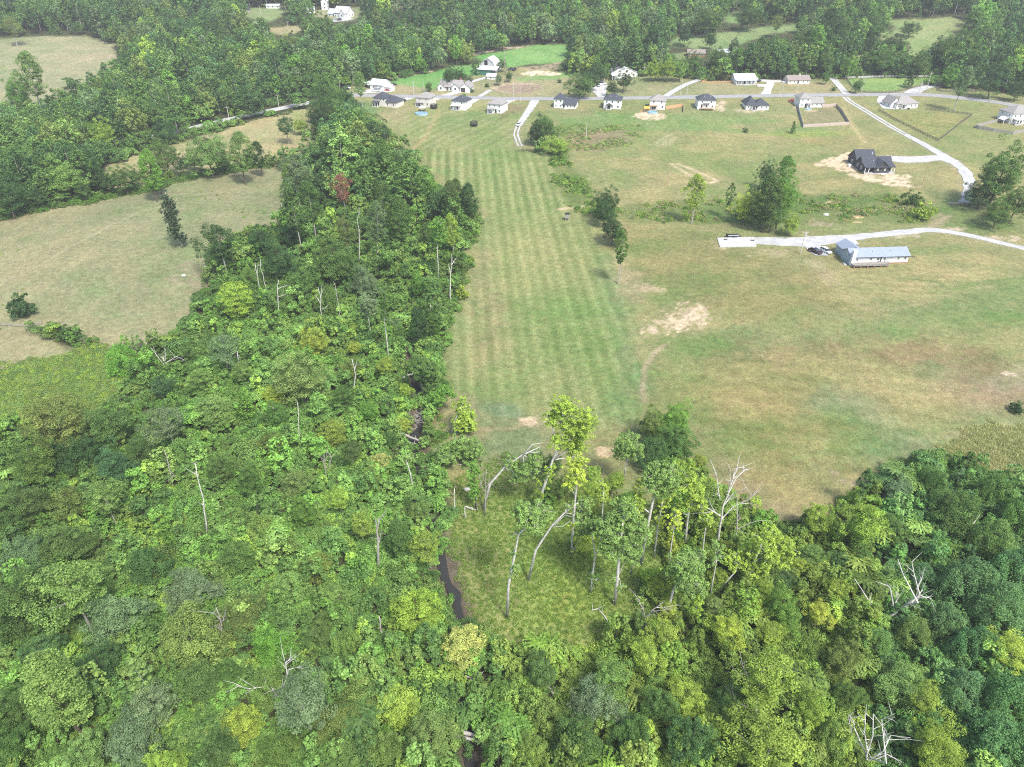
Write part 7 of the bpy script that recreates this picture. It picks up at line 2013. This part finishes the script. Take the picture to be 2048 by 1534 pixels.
# play set
root = empty('play_set', at(1293, 223))
tag(root, 'wooden play set with orange slide roof by the pergola house', 'play set')
OR = plain('orange_plastic', (0.75, 0.36, 0.06), 0.5, 0.08, 1.0)
for sx in (-1.5, 1.5):
    for sy in (-1, 1): part_box(root, 'post', WOOD, sx - 0.08, sx + 0.08, sy - 0.08, sy + 0.08, -0.3, 2.2)
part_box(root, 'platform', WOOD, -1.6, 1.6, -1.1, 1.1, 1.1, 1.25)
roof_mesh(3.2, 2.2, 2.2, 'gx', 0.8, 0.2, 0.1).build('canopy', OR, root)
m = MB(); m.add([(-1.6, -0.4, 1.2), (-1.6, 0.4, 1.2), (-4.0, 0.4, 0.1), (-4.0, -0.4, 0.1), (-1.6, -0.4, 1.1), (-1.6, 0.4, 1.1), (-4.0, 0.4, 0.0), (-4.0, -0.4, 0.0)], [(0, 1, 2, 3), (7, 6, 5, 4), (0, 3, 7, 4), (1, 5, 6, 2), (2, 6, 7, 3)]); m.build('slide', OR, root)
# slab, trailer, culvert
root = empty('concrete_slab', at(1474, 484))
tag(root, 'bare white concrete house slab at the end of the gravel drive', 'slab')
q = [at(1434, 477), at(1440, 495), at(1513, 494), at(1507, 475.5)]
cx, cy, cz = at(1474, 484)
zt = max(p[2] for p in q) + 0.25
m = MB()
m.add([(p[0] - cx, p[1] - cy, zt - cz) for p in q] + [(p[0] - cx, p[1] - cy, -1.2) for p in q], [(0, 1, 2, 3)[::-1], (0, 4, 5, 1), (1, 5, 6, 2), (2, 6, 7, 3), (3, 7, 4, 0)])
m.build('slab', CONCRETE, root)
for dx, dy in ((-4.2, 1.6), (6.2, 0.6)):
    part_box(root, 'vent_block', BLACKM, dx - 0.7, dx + 0.7, dy - 0.2, dy + 0.2, zt - cz, zt - cz + 0.25)
root = empty('utility_trailer', at(1466, 475), math.radians(6))
tag(root, 'open black utility trailer behind the concrete slab', 'trailer')
part_box(root, 'bed', METAL_L, -2.6, 2.6, -1.1, 1.1, 0.5, 0.62)
for sy in (-1.1, 1.02): part_box(root, 'side_rail', BLACKM, -2.6, 2.6, sy, sy + 0.08, 0.62, 1.15)
part_box(root, 'ramp', BLACKM, -2.7, -2.6, -1.1, 1.1, 0.62, 1.6)
m = MB(); m.tube([(2.6, 0.5, 0.55), (3.8, 0, 0.5)], [0.06, 0.05], 6); m.tube([(2.6, -0.5, 0.55), (3.8, 0, 0.5)], [0.06, 0.05], 6); m.build('drawbar', BLACKM, root)
for sx in (-0.5, 0.5):
    for sy in (-1.25, 1.25):
        w = link('tyre', TYRE, root); w.location = (sx, sy, 0.36); link('rim', RIM, w)
root = empty('culvert', at(1930, 407))
tag(root, 'grey concrete culvert head across the stream at the gravel drive', 'culvert')
part_box(root, 'headwall', WOODG, -7.5, 6.5, -0.3, 0.3, -1.0, 0.55)
part_box(root, 'guard_block', CONCRETE, -1.9, -1.3, -0.2, 2.6, 0.0, 0.8)
root = empty('deer_stand', at(1134, 440))
tag(root, 'small dark box stand beside the mown strip', 'stand')
for sx in (-0.7, 0.7):
    for sy in (-0.7, 0.7): part_box(root, 'leg', WOODG, sx - 0.07, sx + 0.07, sy - 0.07, sy + 0.07, -0.3, 1.2)
part_box(root, 'cabin', WOODG, -0.85, 0.85, -0.85, 0.85, 1.2, 2.8)
part_box(root, 'lid', BLACKM, -1.0, 1.0, -1.0, 1.0, 2.8, 2.9)
root = empty('brush_pile', at(1052, 302))
tag(root, 'pile of cut brush at the end of the gravel lane', 'brush pile')
m = MB(); rr = np.random.default_rng(9)
for i in range(60):
    p = Vector((rr.normal() * 2.6, rr.normal() * 1.2, abs(rr.normal()) * 0.4)); d = Vector((rr.normal(), rr.normal(), rr.normal() * 0.3)).normalized() * rr.uniform(0.6, 1.8)
    m.tube([p - d, p + d], [0.06, 0.03], 4)
m.build('sticks', BARK, root)
root = empty('hay_feeder', at(1250, 152)); 
tag(root, 'grey feeder frame beside the white metal building', 'feeder')
m = MB(); ring(m, 1.1, 1.2, 0.1, 1.0, 14); m.build('ring', METAL_L, root)
ROCK = plain('limestone', (0.52, 0.49, 0.45), 0.9, 0.2, 2.0, bump=0.5)
def rock(label, px, py, s):
    x, y, z = at(px, py)
    rr = np.random.default_rng(int(px))
    v, f = [], []
    m = MB()
    n = 8
    for k, (zr, zz) in enumerate(((1.0, -0.2), (0.95, 0.25), (0.55, 0.5))):
        v += [(s * zr * rr.uniform(0.75, 1.2) * math.cos(2 * math.pi * i / n), s * 0.6 * zr * rr.uniform(0.75, 1.2) * math.sin(2 * math.pi * i / n), s * zz * rr.uniform(0.8, 1.2)) for i in range(n)]
    for k in range(2):
        for i in range(n): f.append((k * n + i, k * n + (i + 1) % n, (k + 1) * n + (i + 1) % n, (k + 1) * n + i))
    f.append(tuple(range(2 * n, 3 * n)))
    m.add(v, f)
    o = m.build('boulder', ROCK)
    o.location = (x, y, z)
    tag(o, label, 'rock')
rock('pale boulder in the grass near the pasture corner oak', 367, 551, 0.9)
rock('pale flat boulder right of the other pasture boulder', 414, 535, 1.1)
rock('white rock lying in the weeds above the gravel drive', 1652, 430, 1.3)
rock('white rock at the upper end of the scrub down the mown strip', 1127, 316, 1.4)
rock('pale boulder on the pasture beside the wood corner', 543, 430, 0.9)
rock('white rock at the wood edge near the forked strip snag', 905, 632, 0.8)
rock('grey boulder near the stumps at the clearing entrance', 935, 980, 1.0)

# ------------------------------------------------------------------ poles
POLE = plain('pole_wood', (0.50, 0.46, 0.40), 0.85, 0.15, 1.0)
POLEB = plain('pole_wood_new', (0.42, 0.30, 0.19), 0.85, 0.15, 1.0)
def pole(label, px, py, top, mat=POLE, arm=True, can=False, lean=None, r=0.16):
    x, y, z = at(px, py)
    root = empty('utility_pole', (x, y, z))
    tag(root, label, 'utility pole', 'utility poles')
    tip = on_plane(lean if lean is not None else px + (px - 1024) * 0.0115 * (py - top) / 35.0, top, y) - Vector((x, y, z))
    if lean is None: tip = Vector((0, 0, tip.z))
    m = MB(); m.tube([(0, 0, -0.8), tip * 0.5, tip], [r * 1.15, r, r * 0.75], 8); m.build('pole', mat, root)
    if arm:
        a = MB(); a.box(tip.x - 1.3, tip.x + 1.3, tip.y - 0.07, tip.y + 0.07, tip.z - 0.75, tip.z - 0.6); a.build('crossarm', mat, root)
        for k in (-1.15, 0.0, 1.15):
            i = MB(); i.tube([(tip.x + k, tip.y, tip.z - 0.6), (tip.x + k, tip.y, tip.z - 0.38)], [0.06, 0.04], 6); i.build('insulator', TRIM, root)
    if can:
        c = MB(); c.tube([(tip.x + 0.42, tip.y, tip.z - 2.1), (tip.x + 0.42, tip.y, tip.z - 1.1)], [0.3, 0.3], 10); c.build('transformer', METAL_L, root)
for a in [('utility pole nearer the cream gazebo house, tallest left of the row', 828, 191, 162, POLE, True), ('utility pole behind the small leafy tree by the hay field', 848, 185, 165, POLE, False), ('utility pole right of the fourth house, left of a pair', 1027, 203, 165, POLE, True),
          ('utility pole right of the fourth house, right of a pair', 1040, 205, 175, POLE, False), ('utility pole left of the concrete turnaround', 1182, 188, 159, POLE, False), ('pole with a lamp beside the parked cars', 1208, 167, 153, POLE, False),
          ('utility pole beside the red car at the white metal building', 1287, 153, 133, POLE, True), ('utility pole left of the slanting gravel drive', 1361, 190, 158, POLE, True), ('utility pole right of the slanting gravel drive', 1373, 191, 171, POLE, False),
          ('utility pole below the concrete drive of the farmhouse', 1562, 197, 164, POLE, True), ('utility pole in front of the long grey house', 1593, 188, 166, POLE, True), ('utility pole at the left end of the fenced paddock', 1723, 186, 152, POLE, True),
          ('utility pole beside the curving paddock lane, shorter one', 1838, 186, 162, POLE, False, True), ('utility pole beside the curving paddock lane, taller one', 1852, 183, 144, POLE, True), ('bare pole standing in the weeds right of the gravel lane', 1172, 277, 247, POLE, False),
          ('wooden pole on the tan field left of the septic lines', 1335, 372, 328, POLEB, False), ('pole with transformer between pickup and slab', 1601, 508, 461, POLE, True, True), ('utility pole beside the country road, nearer the wood', 458, 236, 212, POLE, True),
          ('utility pole at the end of the country road', 558, 214, 188, POLE, True), ('utility pole behind the country road bend', 354, 258, 235, POLE, True), ('utility pole on the far lawn', 521, 28, 10, POLE, False), ('utility pole on the far brown strip', 577, 62, 42, POLE, True),
          ('utility pole beside the tower-like building', 649, 32, 12, POLE, True), ('utility pole on the far top right field', 1940, 55, 38, POLE, True)]:
    pole(*a)
pole('brown leaning pole at the tip of the bare soil', 1843, 376, 326, POLEB, False, False, 1858)
pole('pole leaning against the wood edge behind the long grey house, left', 1568, 156, 132, POLE, False, False, 1574, 0.12)
pole('pole leaning against the wood edge behind the long grey house, right', 1576, 156, 124, POLE, False, False, 1586, 0.12)

# ------------------------------------------------------------------ fences
def fence(label, pts, kind, mat, group='fences', step=2.4, h=1.8):
    W = []
    for px, py in pts:
        x, y, _ = P(px, py)
        W.append((float(x), float(y)))
    W = np.array(W)
    root = empty('fence', (W[0][0], W[0][1], float(T0(*W[0]))))
    tag(root, label, 'fence', group)
    o = np.array([W[0][0], W[0][1], float(T0(*W[0]))])
    seg = np.r_[0, np.cumsum(np.hypot(*np.diff(W, axis=0).T))]
    n = max(2, int(round(seg[-1] / step)))
    s = np.linspace(0, seg[-1], n + 1)
    xs, ys = np.interp(s, seg, W[:, 0]), np.interp(s, seg, W[:, 1])
    zs = T0(xs, ys)
    pm = MB(); pm.box(-0.09, 0.09, -0.09, 0.09, -0.5, h + 0.12)
    pme = pm.mesh('post', mat)
    for i in range(n + 1):
        q = link('post', pme, root)
        q.location = (xs[i] - o[0], ys[i] - o[1], zs[i] - o[2])
    for i in range(n):
        a = np.array([xs[i], ys[i], zs[i]]) - o
        b = np.array([xs[i + 1], ys[i + 1], zs[i + 1]]) - o
        L = math.hypot(*(b - a)[:2])
        ang = math.atan2(b[1] - a[1], b[0] - a[0])
        m = MB()
        if kind == 'board':
            k = max(6, int(L / 0.3))
            for j in range(k):
                u0, u1 = 0.1 + (L - 0.2) * j / k, 0.1 + (L - 0.2) * (j + 0.92) / k
                dz = (b[2] - a[2]) * (u0 / L)
                m.box(u0, u1, -0.03 - 0.012 * (j % 2), 0.03, dz - 0.25, dz + h + 0.03 * math.sin(j * 2.7 + i))
            q = m.build('panel', mat, root)
            q.location = tuple(a)
            q.rotation_euler = (0, 0, ang)
        else:
            for z in ([0.35, 0.75, 1.15] if kind == 'rail' else [0.5, 1.1]):
                m = MB()
                dz = b[2] - a[2]
                m.add([(0.09, -0.03, z - 0.08), (L - 0.09, -0.03, z - 0.08 + dz), (L - 0.09, -0.03, z + 0.09 + dz), (0.09, -0.03, z + 0.09), (0.09, 0.03, z - 0.08), (L - 0.09, 0.03, z - 0.08 + dz), (L - 0.09, 0.03, z + 0.09 + dz), (0.09, 0.03, z + 0.09)],
                      [(0, 1, 2, 3), (7, 6, 5, 4), (3, 2, 6, 7), (0, 4, 5, 1), (0, 3, 7, 4), (1, 5, 6, 2)])
                q = m.build('rail', mat, root)
                q.location = tuple(a)
                q.rotation_euler = (0, 0, ang)
DKR = plain('fence_dark', (0.12, 0.105, 0.09), 0.85, 0.2, 2.0)
fence('grey wooden privacy fence down the left side of the square yard', [(1594, 209), (1599, 232), (1606, 255)], 'board', plain('fence_blue_grey', (0.33, 0.37, 0.38), 0.85, 0.15, 2.0))
fence('pale wooden privacy fence across the front of the square yard', [(1606.5, 255), (1650, 252.5), (1697, 250)], 'board', WOODP)
fence('grey wooden privacy fence down the right side of the square yard', [(1697.5, 249.5), (1684, 227), (1672, 213)], 'board', WOODG)
fence('short pale privacy fence from the house to the yard corner', [(1671, 212), (1660, 214), (1645, 215)], 'board', WOODP)
fence('orange new wooden fence right of the pergola house', [(1332, 218), (1350, 215.5), (1366, 213)], 'board', WOODO)
fence('dark end of the orange wooden fence', [(1366.5, 213.5), (1366, 225)], 'board', WOODG, h=1.6)
fence('low orange rail fence below the farmhouse lawn', [(1403, 166), (1440, 166), (1472, 165)], 'rail', WOODO, h=1.3)
fence('low orange rail fence along the trees left of the farmhouse', [(1404, 165), (1425, 156), (1472, 155)], 'rail', WOODO, h=1.3)
fence('dark rail fence along the long drive, left side of the pen', [(1757, 221), (1785, 238), (1830, 260), (1875, 282)], 'rail', DKR, h=1.3)
fence('dark rail fence on the right side of the pen', [(1875.5, 282), (1910, 256), (1943, 231)], 'rail', DKR, h=1.3)
fence('dark rail fence at the back of the pen behind the ranch house', [(1943, 230.5), (1900, 225), (1852, 219)], 'rail', DKR, h=1.3)
fence('dark rail fence curving along the road side of the paddock', [(1693, 160), (1702, 172), (1714, 184), (1740, 186), (1786, 185), (1820, 178), (1864, 169), (1893, 164.5)], 'rail', DKR, h=1.35)
fence('white rail fence along the back of the paddock', [(1690, 157), (1738, 155.5), (1800, 154.5), (1885, 153.5)], 'rail', TRIM, h=1.3)
fence('dark looped rail fence right of the paddock lane', [(1960, 168), (1920, 170), (1885, 174), (1873, 179), (1880, 184), (1910, 184.5), (1950, 184)], 'rail', DKR, h=1.3)
fence('weathered privacy fence curving round the yard at the right frame edge', [(2010, 240), (1970, 250), (1948, 255), (1952, 257), (1985, 263), (2027, 269), (2060, 262)], 'board', WOODG)
fence('sagging field fence at the pasture below the lone bush', [(0, 652), (50, 655), (85, 650)], 'wire', WOODG, step=4, h=1.1)
# ------------------------------------------------------------------ summer haze: a closed box of pale even air round the whole place
def build_haze():
    mb = MB()
    mb.box(-5500, 5500, -450, 5900, -6, 135)
    m = bpy.data.materials.new('haze')
    nt, N, L = nm(m)
    out = N('ShaderNodeOutputMaterial')
    v = N('ShaderNodeVolumePrincipled')
    v.inputs['Color'].default_value = (0.95, 0.98, 1.0, 1)
    v.inputs['Density'].default_value = 0.00016
    v.inputs['Anisotropy'].default_value = 0.0
    L(v.outputs[0], out.inputs['Volume'])
    o = mb.build('haze', m)
    tag(o, 'thin pale summer haze over the valley', kind='stuff')
build_haze()
